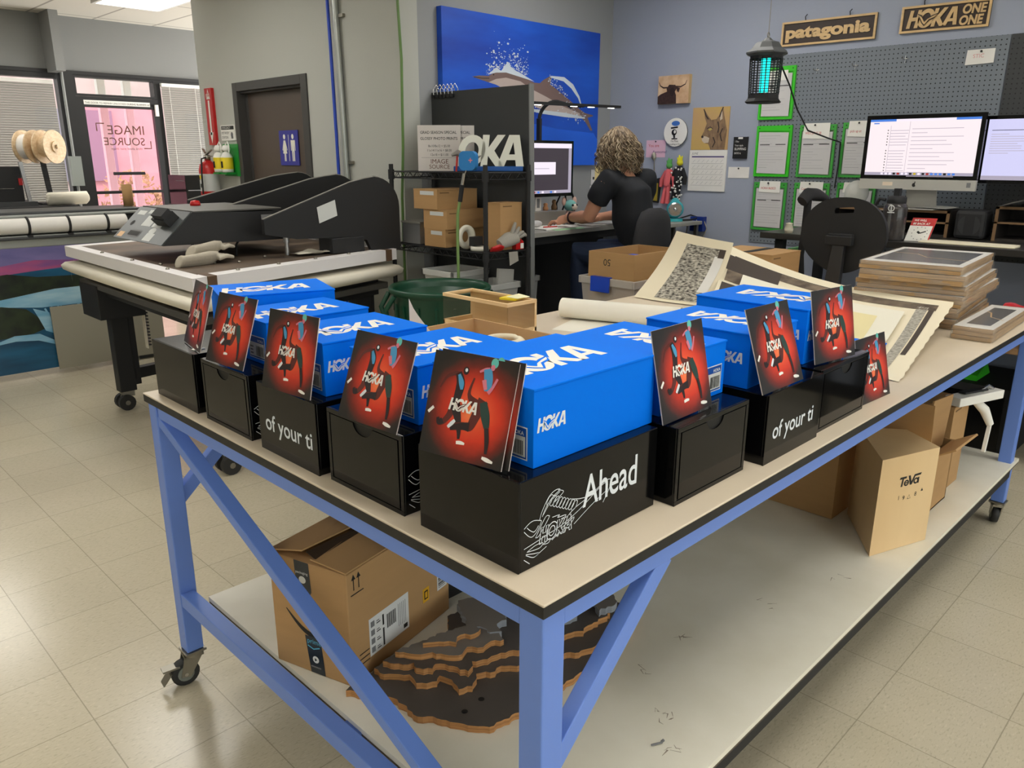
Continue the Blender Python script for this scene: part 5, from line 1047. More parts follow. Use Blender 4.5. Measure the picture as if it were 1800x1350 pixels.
# large curled art prints
PB=mat('art_paper_cream',(232,222,196),0.85); PENG=mat('print_engraving',(52,48,44),0.8,c2=(206,200,186),scale=60,stretch=(1,1,3)); PBRN=mat('print_brown_dark',(78,66,56),0.8,c2=(132,116,98),scale=14); PDKB=mat('print_dark_brown',(66,56,50),0.8); PYEL=mat('print_pale_yellow',(228,216,166),0.8); PGR=mat('print_hatched_grey',(120,116,108),0.8,c2=(200,194,180),scale=90,stretch=(3,1,1)); PWG=mat('print_white',(226,224,220),0.8)
def sheetA(u,v,l=0.0):   # u 0..1 left->right edge, v 0..1 bottom->top
    a=V((1.72,.84,.925)); b=V((1.585,.070,.9225)); c=V((2.42,.185,1.035)); d=V((2.60,1.22,1.15))
    p=a.lerp(b,u).lerp(d.lerp(c,u),v); p.z-= .11*sin(pi*v)*(1-.75*u)*.55; p.z+= .0; p.z-=.045*sin(pi*u)*v
    p.z=max(p.z,.9222); e=.004*sin(37*u+5*v)+.003*sin(71*v)
    return p+V((e*.4*(1 if v>.98 or u>.98 else 0),e*(1 if v>.98 or u>.98 else 0),l))
def patch(m,f,u0,v0,u1,v1,mt,l,nu=12,nv=12): m.grid(lambda u,v:f(u0+(u1-u0)*u,v0+(v1-v0)*v,l),nu,nv,mt)
m=MB(); patch(m,sheetA,0,0,1,1,PB,0.0,36,36)
patch(m,sheetA,.05,.86,.96,.925,PBRN,.0012,30,4); patch(m,sheetA,.05,.925,.96,.932,PDKB,.0014,30,2); patch(m,sheetA,.02,.80,.30,.925,PDKB,.0016,8,4); patch(m,sheetA,.03,.70,.14,.80,PBRN,.0016,6,4); patch(m,sheetA,.02,.55,.12,.68,PDKB,.0016,6,4)
patch(m,sheetA,.89,.08,.93,.90,PGR,.0012,4,24); patch(m,sheetA,.935,.30,.955,.90,PDKB,.0012,4,20)
tag(m.build('art_print'),'large curled cream art print spread over the right part of the table','art print')
def sheetB(u,v,l=0.0): return sheetA(.12+.74*u,.05+.73*v,.012+.006*sin(pi*u)+l)
m=MB(); patch(m,sheetB,0,0,1,1,PWG if 0 else mat('art_paper_white',(232,228,212),0.85),0,30,30); patch(m,sheetB,.12,.14,.88,.86,PYEL,.0012,20,20)
patch(m,sheetB,.30,.50,.62,.80,PYEL,.0014,8,8); patch(m,sheetB,.50,.20,.66,.50,PGR,.0016,8,8); patch(m,sheetB,.66,.28,.80,.52,PGR,.0016,8,8); patch(m,sheetB,.36,.24,.50,.60,PWG,.0018,8,8)
for k in range(16):
    a=(random.uniform(.15,.8),random.uniform(.2,.8)); b=(a[0]+random.uniform(-.1,.1),a[1]+random.uniform(-.12,.12)); m.tube([sheetB(a[0]+(b[0]-a[0])*i/4,a[1]+(b[1]-a[1])*i/4,.002) for i in range(5)],.0012,INK,4)
tag(m.build('art_print'),'art print with pale yellow picture lying on the big curled print','art print')
def sheetC(u,v,l=0.0):
    a=V((2.20,1.46,.925)); b=V((2.22,1.10,.925)); c=V((2.400,1.085,1.185)); d=V((2.43,1.40,1.215))
    p=a.lerp(b,u).lerp(d.lerp(c,u),v); p.x+=.035*sin(pi*v)-.02*sin(pi*u); return p+V((-l,-l*.3,l*.3))
m=MB(); patch(m,sheetC,0,0,1,1,PB,0,16,16); patch(m,sheetC,.30,.04,.93,.86,PENG,.0012,14,14); patch(m,sheetC,.80,.18,.93,.74,PWG,.0018,4,8); patch(m,sheetC,.84,.72,.93,.86,PDKB,.0022,4,4)
tag(m.build('art_print'),'engraved black and white print curling up behind the white roll','art print')
# shrink-wrapped prints
WRAP=mat('shrink_wrap',(206,204,200),0.12,coat=.5,bump=.8,bscale=16,alpha=.22); KRAFT=mat('kraft_board',(186,150,104),0.7,c2=(150,118,80),scale=7,stretch=(1,1,26)); PDK=mat('mat_dark_grey',(66,66,64),0.25)
def packet(x0,y0,z0,x1,y1,z1,rz,label,top=True):
    c=V(((x0+x1)/2,(y0+y1)/2,z0)); t=T('wrapped_print',label,'wrapped print',tuple(c),rz,'shrink-wrapped prints on the table'); w,d,h=(x1-x0)/2,(y1-y0)/2,z1-z0
    m=MB(); k=max(2,int(h/.014))
    for i in range(k): e=random.uniform(-.004,.004); m.box(-w+.004+e,-d+.004-e,h*i/k+.0006,w-.004+e,d-.004-e,h*(i+1)/k-.0012,KRAFT)
    fr=FR((-w,-d,h-.0012),(1,0,0),(0,1,0))
    if top: m.rect(.006,.006,2*w-.012,2*d-.012,fr,PWG,.0003); m.rect(.075,.03,2*w-.15,2*d-.06,fr,PDK,.0006); m.stroke([(.22,.02),(.26,d),(.36,1.3*d),(.38,2*d-.03)],.006,fr,CARDIN,.0009)
    m.build('boards',t)
    m=MB(); 
    rg=[]
    for z,i in ((0,.004),(.001,0),(h*.33,.002),(h*.66,.0),(h,.0),(h+.0008,.003)):
        g=[]
        for j in range(44):
            s_=j/44*4; k_=int(s_); f=s_-k_; px,py=[(-w+2*w*f,-d),(w,-d+2*d*f),(w-2*w*f,d),(-w,d-2*d*f)][k_]
            a=.0035*sin(j*2.3+z*90)+.002*sin(j*5.1); sc=1+(-i+a*.6)/max(w,d); g.append((px*sc,py*sc,z))
        rg.append(g)
    m.loft(rg,WRAP); m.build('film',t); return t
for i,(ox,oy,r,za,zb_,w,d) in enumerate(((0,0,.0,.9205,.958,.32,.19),(.005,.01,.02,.959,1.000,.32,.19),(.02,-.004,-.02,1.001,1.045,.33,.20),(.03,.004,.01,1.046,1.082,.33,.20),(.0,.0,.02,1.083,1.122,.32,.19),(.0,.004,.0,1.123,1.155,.315,.185))):
    packet(2.785+ox-w,.395+oy-d,za,2.785+ox+w,.395+oy+d,zb_,r+radians(5),('lowest','second lowest','third','fourth','second highest','topmost')[i]+' shrink-wrapped bundle '+('counted from the bottom of' if i in (2,3) else 'in')+' the tall stack')
packet(2.33,.028,tz+.0005,2.90,.165,tz+.048,radians(2),'single shrink-wrapped bundle lying in front of the tall stack')
tag(MB().grid(lambda u,v:(2.95+.14*u,.06+.1*v,tz+.025+.015*sin(6*u)*cos(4*v)),8,6,RED).box(2.97,.07,tz+.0005,3.08,.15,tz+.012,RED).build('red_packet'),'red packet at the far right end of the table','packet')
# ---------------------------------------------------------------- things on the lower shelf
zs=.2975
t=T('shipping_carton','large taped cardboard shipping carton with curved smile print on the lower shelf','box',(.28,.87,zs),w=True)
A=V((.141,.752,0)); B=V((.535,.85,0)); Cc=V((.069,.983,0)); D=B+Cc-A; ht=.305; up=V((0,0,1))
def Z_(p,z): return V((p.x,p.y,z))
m=MB().hexa([Z_(A,zs),Z_(B,zs),Z_(D,zs),Z_(Cc,zs)],[Z_(A,zs+ht),Z_(B,zs+ht),Z_(D,zs+ht+.006),Z_(Cc,zs+ht+.006)],CARD)
uB=(B-A).normalized(); uC=(A-Cc).normalized(); f1=(Z_(A,zs),uB,up); f2=(Z_(Cc,zs),uC,up); wL=(A-Cc).length
DKT=mat('tape_dark_blue',(28,36,44),0.35); AMB=mat('label_amber',(222,166,30),0.6); LBL=mat('label_white',(222,222,220),0.6)
# up arrows
for x in (.022,.040): m.rect(x,.255,.003,.032,f1,INK); m.poly([(x-.006,.283),(x+.009,.283),(x+.0015,.298)],f1,INK)
m.rect(.012,.243,.045,.003,f1,INK)
m.rect(.068,.045,.155,.105,f1,LBL,.0006)
for k in range(4): m.rect(.074,.052+.024*k,.014,.016,f1,GREYINK,.001); 
for k in range(4): m.rect(.095,.053+.024*k,.015,.003,f1,INK,.001); m.rect(.095,.059+.024*k,.011,.003,f1,GREYINK,.001)
m.rect(.118,.05,.006,.05,f1,INK,.001); m.rect(.118,.108,.006,.03,f1,INK,.001)
for k in range(9): m.rect(.135+.004*k,.09,.0018 if k%2 else .0028,.04,f1,INK,.001)
for k in range(5): m.rect(.180+.007*k,.07,.0018,.065,f1,GREYINK,.001)
m.rect(.20,.052,.016,.012,f1,INK,.001)
m.rect(.285,.080,.028,.042,f1,AMB,.0006); m.rect(.291,.088,.016,.026,f1,INK,.001); m.rect(.294,.092,.010,.018,f1,AMB,.0014)
m.rect(.350,.085,.045,.075,f1,LBL,.0006)
for k in range(12): m.rect(.355,.092+.005*k,.032,.0016+.001*(k%3),f1,INK,.001)
for k in range(3): m.rect(.03,.042+.014*k,.036,.003,f1,INK,.0006)
# left face: tape, smile, prime style label
m.poly([(.082,ht+.004),(.128,ht+.003),(.132,ht-.075),(.126,ht-.085),(.086,ht-.080)],f2,DKT,.0008); m.text('packaging',.086,ht-.03,.010,f2,LW,.0012); m.ell(.106,ht-.046,.011,.010,f2,LBL,.0012,12)
sm=[(.045+.145*k/16,.165-.052*sin(pi*k/16*.9)-.006*k/16) for k in range(17)]; m.stroke(sm,[.003+.011*sin(pi*k/16) for k in range(17)],f2,INK,.0006); m.poly([(.182,.150),(.205,.150),(.198,.128),(.193,.14)],f2,INK,.0006)
m.poly([(.100,.105),(.150,.105),(.158,0.002),(.112,.002)],f2,DKT,.0008); m.text('prime',.106,.086,.019,f2,mat('cyan_print',(90,180,214),0.5),.0012); m.stroke([(.107,.078),(.125,.071),(.145,.079)],.003,f2,mat('cyan_print2',(90,180,214),0.5),.0012); m.ell(.130,.042,.010,.010,f2,LBL,.0012,14); m.poly([(.127,.037),(.127,.047),(.135,.042)],f2,DKT,.0016); m.rect(.113,.018,.032,.004,f2,GREYINK,.0012)
m.build('body',t,bevel=.003)
mid=lambda u,v:Z_(A.lerp(B,u).lerp(Cc.lerp(D,u),v),zs+ht)
MB().hexa([mid(.005,.01)+up*.001,mid(.995,.01)+up*.001,mid(.995,.47)+up*.002,mid(.005,.45)+up*.012],[mid(.005,.01)+up*.005,mid(.995,.01)+up*.005,mid(.995,.47)+up*.006,mid(.005,.45)+up*.016],CARD).build('flap',t)
MB().hexa([mid(.005,.55)+up*.030,mid(.995,.52)+up*.008,mid(.995,.99)+up*.008,mid(.005,.99)+up*.008],[mid(.005,.55)+up*.034,mid(.995,.52)+up*.012,mid(.995,.99)+up*.012,mid(.005,.99)+up*.012],CARD).build('flap',t)
MB().hexa([mid(.02,.40)+up*.012,mid(.6,.46)+up*.008,mid(.6,.52)+up*.009,mid(.02,.52)+up*.026],[mid(.02,.40)+up*.0145,mid(.6,.46)+up*.0105,mid(.6,.52)+up*.0115,mid(.02,.52)+up*.0285],mat('torn_tape',(60,46,34),0.5)).build('torn_tape',t)
# layered contour relief map
t=T('relief_map','layered plywood relief map with dark tops lying on the lower shelf','relief map',(.45,.6,zs),w=True)
PLY=mat('plywood_edge',(196,142,84),0.75,c2=(134,90,52),scale=5,stretch=(.6,.6,110)); LAYT=mat('relief_top_grey',(84,78,74),0.6,var=.12,scale=7); LAYB=mat('relief_grey_edge',(150,154,160),0.6,c2=(104,108,116),scale=5,stretch=(.6,.6,110)); LAYM=mat('relief_mid_grey',(120,114,108),0.6)
base=[(.112,.735),(.146,.672),(.175,.632),(.178,.588),(.170,.552),(.192,.525),(.214,.486),(.238,.440),(.268,.402),(.33,.39),(.45,.385),(.55,.38),(.66,.385),(.76,.395),(.86,.43),(.90,.46),(.86,.55),(.77,.62),(.66,.70),(.55,.80),(.49,.80),(.43,.735),(.36,.725),(.30,.745),(.22,.755),(.16,.740),(.13,.742)]
def rough(pts,amp,seed):
    r=random.Random(seed); out=[]
    for i,p in enumerate(pts):
        q=pts[(i+1)%len(pts)]; L=math.hypot(q[0]-p[0],q[1]-p[1]); k=max(1,int(L/.010))
        nx,ny=-(q[1]-p[1])/max(L,1e-6),(q[0]-p[0])/max(L,1e-6)
        for j in range(k): f=j/k; a=r.uniform(-amp,amp); out.append((p[0]+(q[0]-p[0])*f+nx*a,p[1]+(q[1]-p[1])*f+ny*a))
    return out
FZ=FR((0,0,zs),(1,0,0),(0,1,0))
def layer(pts,z0,th,top,side,amp,seed):
    m=MB(); m.slab(rough(pts,amp,seed),FZ,th,top,side,l=z0); m.build('contour_layer',t)
layer(base,.0005,.018,LAYT,PLY,.0035,1)
layer([(.19,.735),(.205,.690),(.24,.655),(.235,.62),(.25,.60),(.275,.585),(.29,.60),(.305,.565),(.29,.53),(.32,.515),(.36,.545),(.385,.52),(.42,.52),(.45,.49),(.50,.50),(.60,.42),(.70,.40),(.86,.45),(.82,.53),(.66,.66),(.53,.76),(.44,.715),(.36,.715),(.27,.735)],.019,.017,LAYT,PLY,.005,2)
layer([(.215,.725),(.225,.695),(.26,.665),(.255,.635),(.28,.615),(.30,.625),(.325,.575),(.335,.545),(.365,.565),(.40,.545),(.43,.545),(.47,.525),(.55,.50),(.66,.46),(.78,.46),(.76,.53),(.64,.64),(.53,.73),(.44,.70),(.36,.700),(.28,.722)],.0365,.017,LAYT,PLY,.005,3)
layer([(.245,.715),(.27,.68),(.28,.655),(.305,.645),(.33,.61),(.355,.585),(.38,.60),(.41,.575),(.44,.575),(.47,.56),(.48,.60),(.46,.65),(.44,.68),(.38,.685),(.30,.705)],.054,.016,LAYM,PLY,.005,4)
layer([(.30,.675),(.33,.65),(.36,.625),(.39,.635),(.42,.615),(.445,.62),(.44,.65),(.40,.665),(.34,.68)],.0705,.014,LAYM,PLY,.005,5)
layer([(.46,.70),(.44,.665),(.465,.63),(.46,.60),(.485,.585),(.50,.62),(.53,.615),(.56,.64),(.54,.70),(.58,.71),(.56,.755),(.50,.775),(.48,.74)],.054,.020,LAYM,LAYB,.005,6)
layer([(.60,.52),(.68,.50),(.70,.54),(.64,.58)],.054,.020,LAYM,LAYB,.004,7)
layer([(.74,.47),(.80,.455),(.83,.49),(.78,.53)],.054,.020,LAYM,LAYB,.004,8)
m=MB()
for x,y in ((.262,.478),(.318,.482)): m.ell(x,y,.0075,.0075,FZ,INK,.0190)
m.build('screw_hole',t)
tag(MB().box(.48,.87,zs+.0005,.74,1.02,zs+.05,BLKM,M=Matrix.Translation((.03,.02,0))).build('black_case'),'flat black case lying behind the taped shipping carton','case')
tag(MB().cyl((.492,.121,zs+.004),(.516,.109,zs+.004),.0022,GREYINK,6).cyl((.516,.111,zs+.004),(.519,.107,zs+.010),.003,GREYINK,6).build('screw'),'small dark screw lying near the shelf front edge','screw')
# teva display wedge
MAP2=woodmat('display_maple',(214,180,132),(228,198,152),3,(1,1,.3),rough=.45)
t=T('wooden_display_stand','pale wooden wedge display stand with black logo on the lower shelf','display stand',(1.83,.14,zs),w=True)
a,b,c_,d_=V((1.700,.118,0)),V((1.955,.030,0)),V((2.06,.17,0)),V((1.97,.30,0)); h1=.335
m=MB().hexa([Z_(a,zs+.0005),Z_(b,zs+.0005),Z_(c_,zs+.0005),Z_(d_,zs+.0005)],[Z_(a,zs+h1),Z_(b,zs+h1),Z_(c_,zs+h1),Z_(d_,zs+h1)],MAP2)
u=(b-a).normalized(); fr=(Z_(a,zs),u,up); teva(m,.095,.225,.034,fr,INK)
for x,y,s_ in ((.098,.180,'1'),(.122,.176,'9'),(.178,.180,'8')): m.text(s_,x-.002,y,.021,fr,INK,bold=.01)
m.stroke([(.144,.176),(.158,.176),(.151,.190),(.144,.176)],.002,fr,INK); m.poly([(.205,.192),(.217,.192),(.211,.203)],fr,INK)
m.build('body',t,bevel=.002)
# cardboard boxes behind it
carton(1.88,.32,zs+.0005,2.055,.62,zs+.40,'dark brown carton with white label left of the wooden display stand',label_on=False)
tag(MB().box(1.896,.275,zs+.10,1.8985,.315,zs+.38,LBL).build('paper_label'),'long white label on the carton left of the display stand','label') if False else None
t=T('flattened_carton','open cardboard carton with loose flaps right of the wooden display stand','box',(2.24,.3,zs),w=True)
m=MB(); x0,y0,x1,y1,zh=2.10,.095,2.375,.50,zs+.235
for q in ((x0,y0,x1,y0+.006),(x0,y1-.006,x1,y1),(x0,y0,x0+.006,y1),(x1-.006,y0,x1,y1)): m.box(q[0],q[1],zs+.0005,q[2],q[3],zh,CARD)
m.box(x0,y0,zs+.0005,x1,y1,zs+.006,CARD); m.build('body',t)
MB().hexa([(x0,y0,zh),(x0+.006,y0,zh),(x0+.006,y1,zh),(x0,y1,zh)],[(x0-.03,y0,zh+.20),(x0-.024,y0,zh+.20),(x0-.024,y1,zh+.20),(x0-.03,y1,zh+.20)],CARD).build('flap',t)
MB().hexa([(x0,y0,zh),(x0+.25,y0,zh),(x0+.25,y0+.006,zh),(x0,y0+.006,zh)],[(x0,y0-.08,zh+.05),(x0+.25,y0-.08,zh+.045),(x0+.25,y0-.075,zh+.05),(x0,y0-.075,zh+.055)],CARD).build('flap',t)
MB().hexa([(x0+.03,y0+.03,zh-.02),(x1-.03,y0+.03,zh-.02),(x1-.03,y0+.036,zh-.02),(x0+.03,y0+.036,zh-.02)],[(x0+.03,y0+.02,zh+.20),(x1-.03,y0+.02,zh+.18),(x1-.03,y0+.026,zh+.18),(x0+.03,y0+.026,zh+.20)],CARD).build('flap',t)
carton(2.41,.12,zs+.0005,2.60,.48,zs+.345,'brown carton at the far right end of the lower shelf, under the white bar',label_on=False)
carton(2.12,.66,zs+.0005,2.60,1.05,zs+.48,'large brown carton behind the open carton on the lower shelf',label_on=False)
t=T('white_fixture','white plastic fixture lying on the cartons at the right end','fixture',(2.52,.1,zs+.347),w=True)
MB().beam((2.40,.13,zs+.372),(2.69,.055,zs+.362),.06,.034,WHITE).beam((2.47,.12,zs+.392),(2.62,.08,zs+.386),.03,.008,BLKM).tube([(2.58,.085,zs+.385),(2.62,.07,zs+.402),(2.66,.063,zs+.384)],.006,CHROME,6).build('bar',t,bevel=.004)
MB().tube([(2.57,.10,zs+.35),(2.625,.07,zs+.30),(2.655,.05,zs+.24)],[.014,.019,.014],WHITE,10).beam((2.655,.05,zs+.245),(2.63,.05,zs+.13),.012,.02,WHITE,up=(1,0,0)).build('arm',t)
# ---------------------------------------------------------------- person's desk under the dolphin canvas
DESK=mat('desk_grey_top',(150,148,142),0.4); 
t=T('office_desk','long grey desk below the dolphin canvas where the person works','desk',(3.5,3.0,0),w=True)
MB().hexa([(2.64,2.625,1.072),(4.30,2.72,1.072),(4.30,3.34,1.072),(2.64,3.34,1.072)],[(2.64,2.625,1.10),(4.30,2.72,1.10),(4.30,3.34,1.10),(2.64,3.34,1.10)],DESK).build('desktop',t,bevel=.002)
m=MB()
for x in (2.66,4.22): 
    for y in (2.70,3.28): m.box(x,y,0,x+.04,y+.04,1.072,BLKM)
m.beam((2.68,2.68,1.045),(4.24,2.765,1.045),.02,.05,BLKM); m.box(2.66,3.28,.3,4.26,3.30,1.0,BLKM); m.build('frame',t)
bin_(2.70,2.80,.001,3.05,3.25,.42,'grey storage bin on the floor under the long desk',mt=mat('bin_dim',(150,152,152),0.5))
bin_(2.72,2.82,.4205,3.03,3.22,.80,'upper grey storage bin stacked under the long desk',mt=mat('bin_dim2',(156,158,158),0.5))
SCR=screenmat('screen_dark',(66,58,66),1.0); SCW=screenmat('screen_white',(236,226,240),1.15); SCG=screenmat('screen_grey',(176,168,186),1.0); SCB=screenmat('screen_blue',(70,124,214),1.1); SCL=screenmat('screen_line',(190,180,194),1.0); SCP=screenmat('screen_pinkish',(240,226,230),1.15)
def monitor(name,c,u,w,h,z0,label,draw,chin=0.0,bez=.018,th=.03):
    u=V(u).normalized(); v=V((0,0,1)); n=u.cross(v); o=V((c[0],c[1],z0))-u*w/2; t=T(name,label,'computer monitor' if not chin else 'computer',(c[0],c[1],z0),w=True)
    b=MB(); fr=(o-n*th,u,v); b.slab([(0,0),(w,0),(w,h),(0,h)],(o-n*th+V((0,0,chin)),u,v),th,BLKG); b.build('casing',t,bevel=.004)
    s_=MB(); f=(o+V((0,0,chin)),u,v); draw(s_,f,w,h,bez); s_.build('screen',t)
    return t,o,u,v,n
def scr1(s_,f,w,h,b):
    s_.rect(b,b+.004,w-2*b,h-2*b-.004,f,SCR,.0004); s_.rect(b,h-b-.03,w-2*b,.03,f,SCW,.0008); s_.rect(b,b+.004,w-2*b,.02,f,SCG,.0008); s_.rect(w-b-.03,b+.024,.03,h-2*b-.055,f,SCG,.0007)
    s_.rect(w*.36,h*.40,w*.36,h*.22,f,SCW,.001)
    for k,c in enumerate((SCB,SCW,REDINK,SCB,SCW,SCG,SCB,SCW)): s_.rect(w*.25+.04*k,b+.006,.02,.013,f,c,.0012)
    s_.rect(w*.4,h*.5,w*.22,.004,f,SCL,.0014)
t,o,u,v,n=monitor('computer_monitor',(3.165,2.95),(.995,-.03,0),.62,.36,1.292,'black monitor with dark document window on the long desk',scr1)
MB().cyl((3.165,3.09,1.10),(3.165,3.09,1.42),.022,BLKM,12).beam((3.165,3.09,1.40),(3.165,2.975,1.40),.06,.05,BLKM).box(3.02,3.02,1.1005,3.215,3.15,1.112,BLKM).build('stand',t)
# desk lamp with tall arm
t=T('desk_lamp','black LED desk lamp with arched arm and long bar head','lamp',(3.30,3.16,1.10),w=True)
LBAR=mat('led_white',(250,250,250),0.4,emit=(255,250,240),es=4)
MB().lathe([(0,0),(.07,0),(.07,.015),(0,.02)],(3.365,3.16,1.1005),BLKM,20).build('base',t)
MB().beam((3.365,3.16,1.11),(3.365,3.16,1.80),.022,.03,BLKM,up=(0,1,0)).build('pole',t)
arc=[(3.365+.14*(1-cos(a)),3.16-.02*a,1.80+.115*sin(a)) for a in [k/8*pi*.5 for k in range(9)]]+[(3.62,3.13,1.90),(3.66,3.125,1.885)]
MB().tube(arc,.012,BLKM,8).build('arm',t)
MB().beam((3.27,3.13,1.895),(4.02,2.98,1.895),.03,.018,BLKM).box(3.60,3.06,1.882,3.72,3.10,1.905,BLKM).build('lamp_head',t)
m=MB()
for k in (.02,.42,.62,.86): p=V((3.27,3.13,1.885)).lerp(V((4.02,2.98,1.885)),k); m.beam(p,p+V((.05,-.01,0)),.014,.006,LBAR)
m.build('led_strip',t)
# small desk things
tag(MB().hexa([(3.06,2.925,1.1005),(3.36,2.90,1.1005),(3.37,3.0,1.1005),(3.07,3.02,1.1005)],[(3.06,2.925,1.20),(3.36,2.90,1.20),(3.37,3.0,1.20),(3.07,3.02,1.20)],mat('silver_box',(152,148,142),0.35,.5)).build('silver_organizer',bevel=.004),'silver organizer box under the monitor on the long desk','organizer')
for i,(x,y,h_,c,l) in enumerate(((3.10,2.985,.085,(228,212,190),'cream standing figurine at the left on the silver organizer'),(3.17,2.98,.10,(220,216,210),'white photo card standing on the silver organizer'),(3.25,2.985,.05,(196,140,96),'small tan figurine in the middle of the silver organizer'),(3.33,2.98,.07,(120,90,60),'small brown figurine at the right on the silver organizer'))):
    m=MB(); mt=mat('figurine',c,0.6)
    if i==1: m.box(x-.025,y,1.2005,x+.03,y+.006,1.2005+h_,mt).box(x-.012,y-.001,1.22,x+.015,y,1.28,GREYINK)
    else: m.lathe([(0,0),(.018,0),(.020,h_*.3),(.012,h_*.6),(.016,h_*.75),(.012,h_*.93),(0,h_)],(x,y,1.2005),mt,12)
    tag(m.build('figurine'),l,'figurine')
t=T('plush_toy','small pale plush toy with teal face and big ears on the desk by the hand','toy',(3.47,2.95,1.1005),w=True)
TE=mat('plush_teal',(120,180,176),0.9); TP=mat('plush_pink',(222,184,170),0.9); c=V((3.465,2.95,1.10))
MB().ball(c+V((0,0,.05)),(.045,.04,.052),TP,12,8).ball(c+V((0,0,.125)),(.05,.042,.04),TE,12,8).ball(c+V((.004,-.036,.118)),(.03,.012,.022),mat('plush_cream',(228,216,204),0.9),10,6).build('body',t)
for s_ in (-1,1): MB().ball(c+V((.056*s_,.01,.155)),(.020,.010,.030),TP,10,6).build('ear',t); MB().ball(c+V((.02*s_,-.040,.130)),.0085,INK,8,6).build('eye',t)
tag(MB().hexa([(2.95,2.70,1.1005),(3.31,2.74,1.1005),(3.32,2.92,1.1005),(2.97,2.92,1.1005)],[(2.95,2.70,1.108),(3.31,2.74,1.108),(3.32,2.92,1.108),(2.97,2.92,1.108)],PAPER).build('paper_stack'),'white papers lying on the long desk in front of the hand','paper')
tag(MB().grid(lambda u,v:(3.0+.28*u,2.655+.05*v-.005*u,1.101+.004*v),4,2,mat('paper_green',(150,196,150),0.8)).build('green_sheet'),'pale green sheet at the front edge of the long desk','paper')
tag(MB().cyl((3.03,2.80,1.112),(3.14,2.78,1.112),.004,REDINK,8).build('red_pen'),'red pen on the white papers','pen')
m=MB(); m.ball((3.03,2.865,1.13),(.05,.03,.022),mat('crumpled_grey',(186,184,184),0.6,bump=1,bscale=40),12,8); tag(m.build('crumpled_bag'),'crumpled grey plastic wrap beside the white papers','wrap')
tag(MB().box(3.40,2.69,1.1005,3.78,2.83,1.110,mat('keyboard_grey',(170,168,164),0.5)).build('keyboard',bevel=.003),'grey keyboard on the long desk under the forearm','keyboard')
t=T('desk_arm_cables','black cables and clamp hanging behind the right edge of the monitor','cable',(3.55,3.05,1.10),w=True)
MB().tube([(3.47,2.99,1.33),(3.52,3.0,1.33),(3.58,3.02,1.27),(3.60,3.03,1.15),(3.60,3.04,1.105)],.008,BLKM,6).tube([(3.46,3.0,1.32),(3.50,3.02,1.26),(3.47,3.03,1.18),(3.49,3.03,1.11)],.006,BLKM,6).tube([(3.42,3.0,1.30),(3.40,3.02,1.24),(3.42,3.03,1.16),(3.44,3.03,1.106)],.006,BLKM,6).build('cable',t)
for i,(x0,x1,z0,z1,c) in enumerate(((4.16,4.24,1.34,1.455,(216,214,214)),(4.205,4.33,1.37,1.485,(232,212,150)),(4.145,4.22,1.22,1.335,(226,226,228)))):
    m=MB(); m.box(x0,YC-.006-.003*i,z0,x1,YC-.003-.003*i,z1,mat('note_colour',c,0.85)); m.box(x0+.02,YC-.0065-.003*i,z0+.04,x0+.04,YC-.006-.003*i,z0+.06,INK) if i!=1 else None
    tag(m.build('paper_note'),('white note with a black dot behind the person','yellow note pinned right behind the person at shoulder height','lower white note on the wall behind the person')[i],'note')
# side table, teal speaker
t=T('side_table','grey side table in the corner behind the person','table',(4.15,2.62,0),w=True)
MB().box(3.80,2.42,1.08,4.32,2.665,1.105,DESK).build('top',t,bevel=.003)
for x in (3.83,4.28):
    for y in (2.44,2.635): MB().box(x,y,0,x+.025,y+.025,1.08,STEEL).build('leg',t)
t=T('teal_fan','small turquoise desk fan with chrome round face on the side table','fan',(4.15,2.58,1.1055),w=True)
TQ=mat('turquoise_plastic',(48,160,170),0.35); c=V((4.15,2.55,1.106)); d=V((-.72,-.55,0)).normalized(); s_=V((d.y,-d.x,0))
MB().tube([c+V((0,0,.0)),c+V((0,0,.02))],[(.062,.062),(.058,.058)],TQ,20).tube([c-d*.045+V((0,0,.01)),c-d*.055+V((0,0,.07)),c-d*.03+V((0,0,.125)),c+d*.01+V((0,0,.135))],[.03,.03,.035,.03],TQ,12).build('body',t)
MB().tube([c-d*.02+V((0,0,.085)),c+d*.03+V((0,0,.085)),c+d*.05+V((0,0,.085))],[.058,.062,.050],TQ,22).build('head',t)
MB().tube([c+d*.049+V((0,0,.085)),c+d*.056+V((0,0,.085))],[.050,.040],CHROME,22).ball(c+d*.052+V((0,0,.085)),.014,CHROME,10,6).build('grille',t)
t=T('cable_loop','black cable looping over the right edge of the side table','cable',(4.3,2.5,1.106),w=True)
MB().tube([(4.20,2.53,1.111),(4.27,2.48,1.113),(4.345,2.475,1.125),(4.35,2.54,1.14),(4.30,2.60,1.115)],.006,BLKM,6).build('cable',t)
# ---------------------------------------------------------------- seated person
SKIN=mat('skin',(206,150,122),0.55); SHIRT=mat('shirt_black',(20,23,30),0.85,bump=.25,bscale=22); JEAN=mat('jeans_blue',(32,46,74),0.85,bump=.2,bscale=70); HAIR=mat('hair_grey_brown',(138,118,94),0.55,c2=(78,62,48),scale=40); HAIR2=mat('hair_light',(172,154,128),0.5)
P_=T('person','person in black T-shirt and jeans seated at the desk with back turned','person',(3.33,2.3,0),w=True)
pel=V((3.335,2.22,.965)); chest=V((3.315,2.32,1.30)); nk=V((3.30,2.375,1.455)); hd=V((3.275,2.415,1.60))
LS=V((3.135,2.375,1.41)); RS=V((3.475,2.31,1.41)); LE=V((3.135,2.515,1.185)); LWR=V((3.185,2.70,1.172)); LH=V((3.165,2.775,1.150))
RE=V((3.62,2.50,1.19)); RWR=V((3.55,2.72,1.16)); RH=V((3.52,2.79,1.145))
b=MB()
def limb(m,pts,r,mt,n=14): m.tube(pts,r,mt,n)
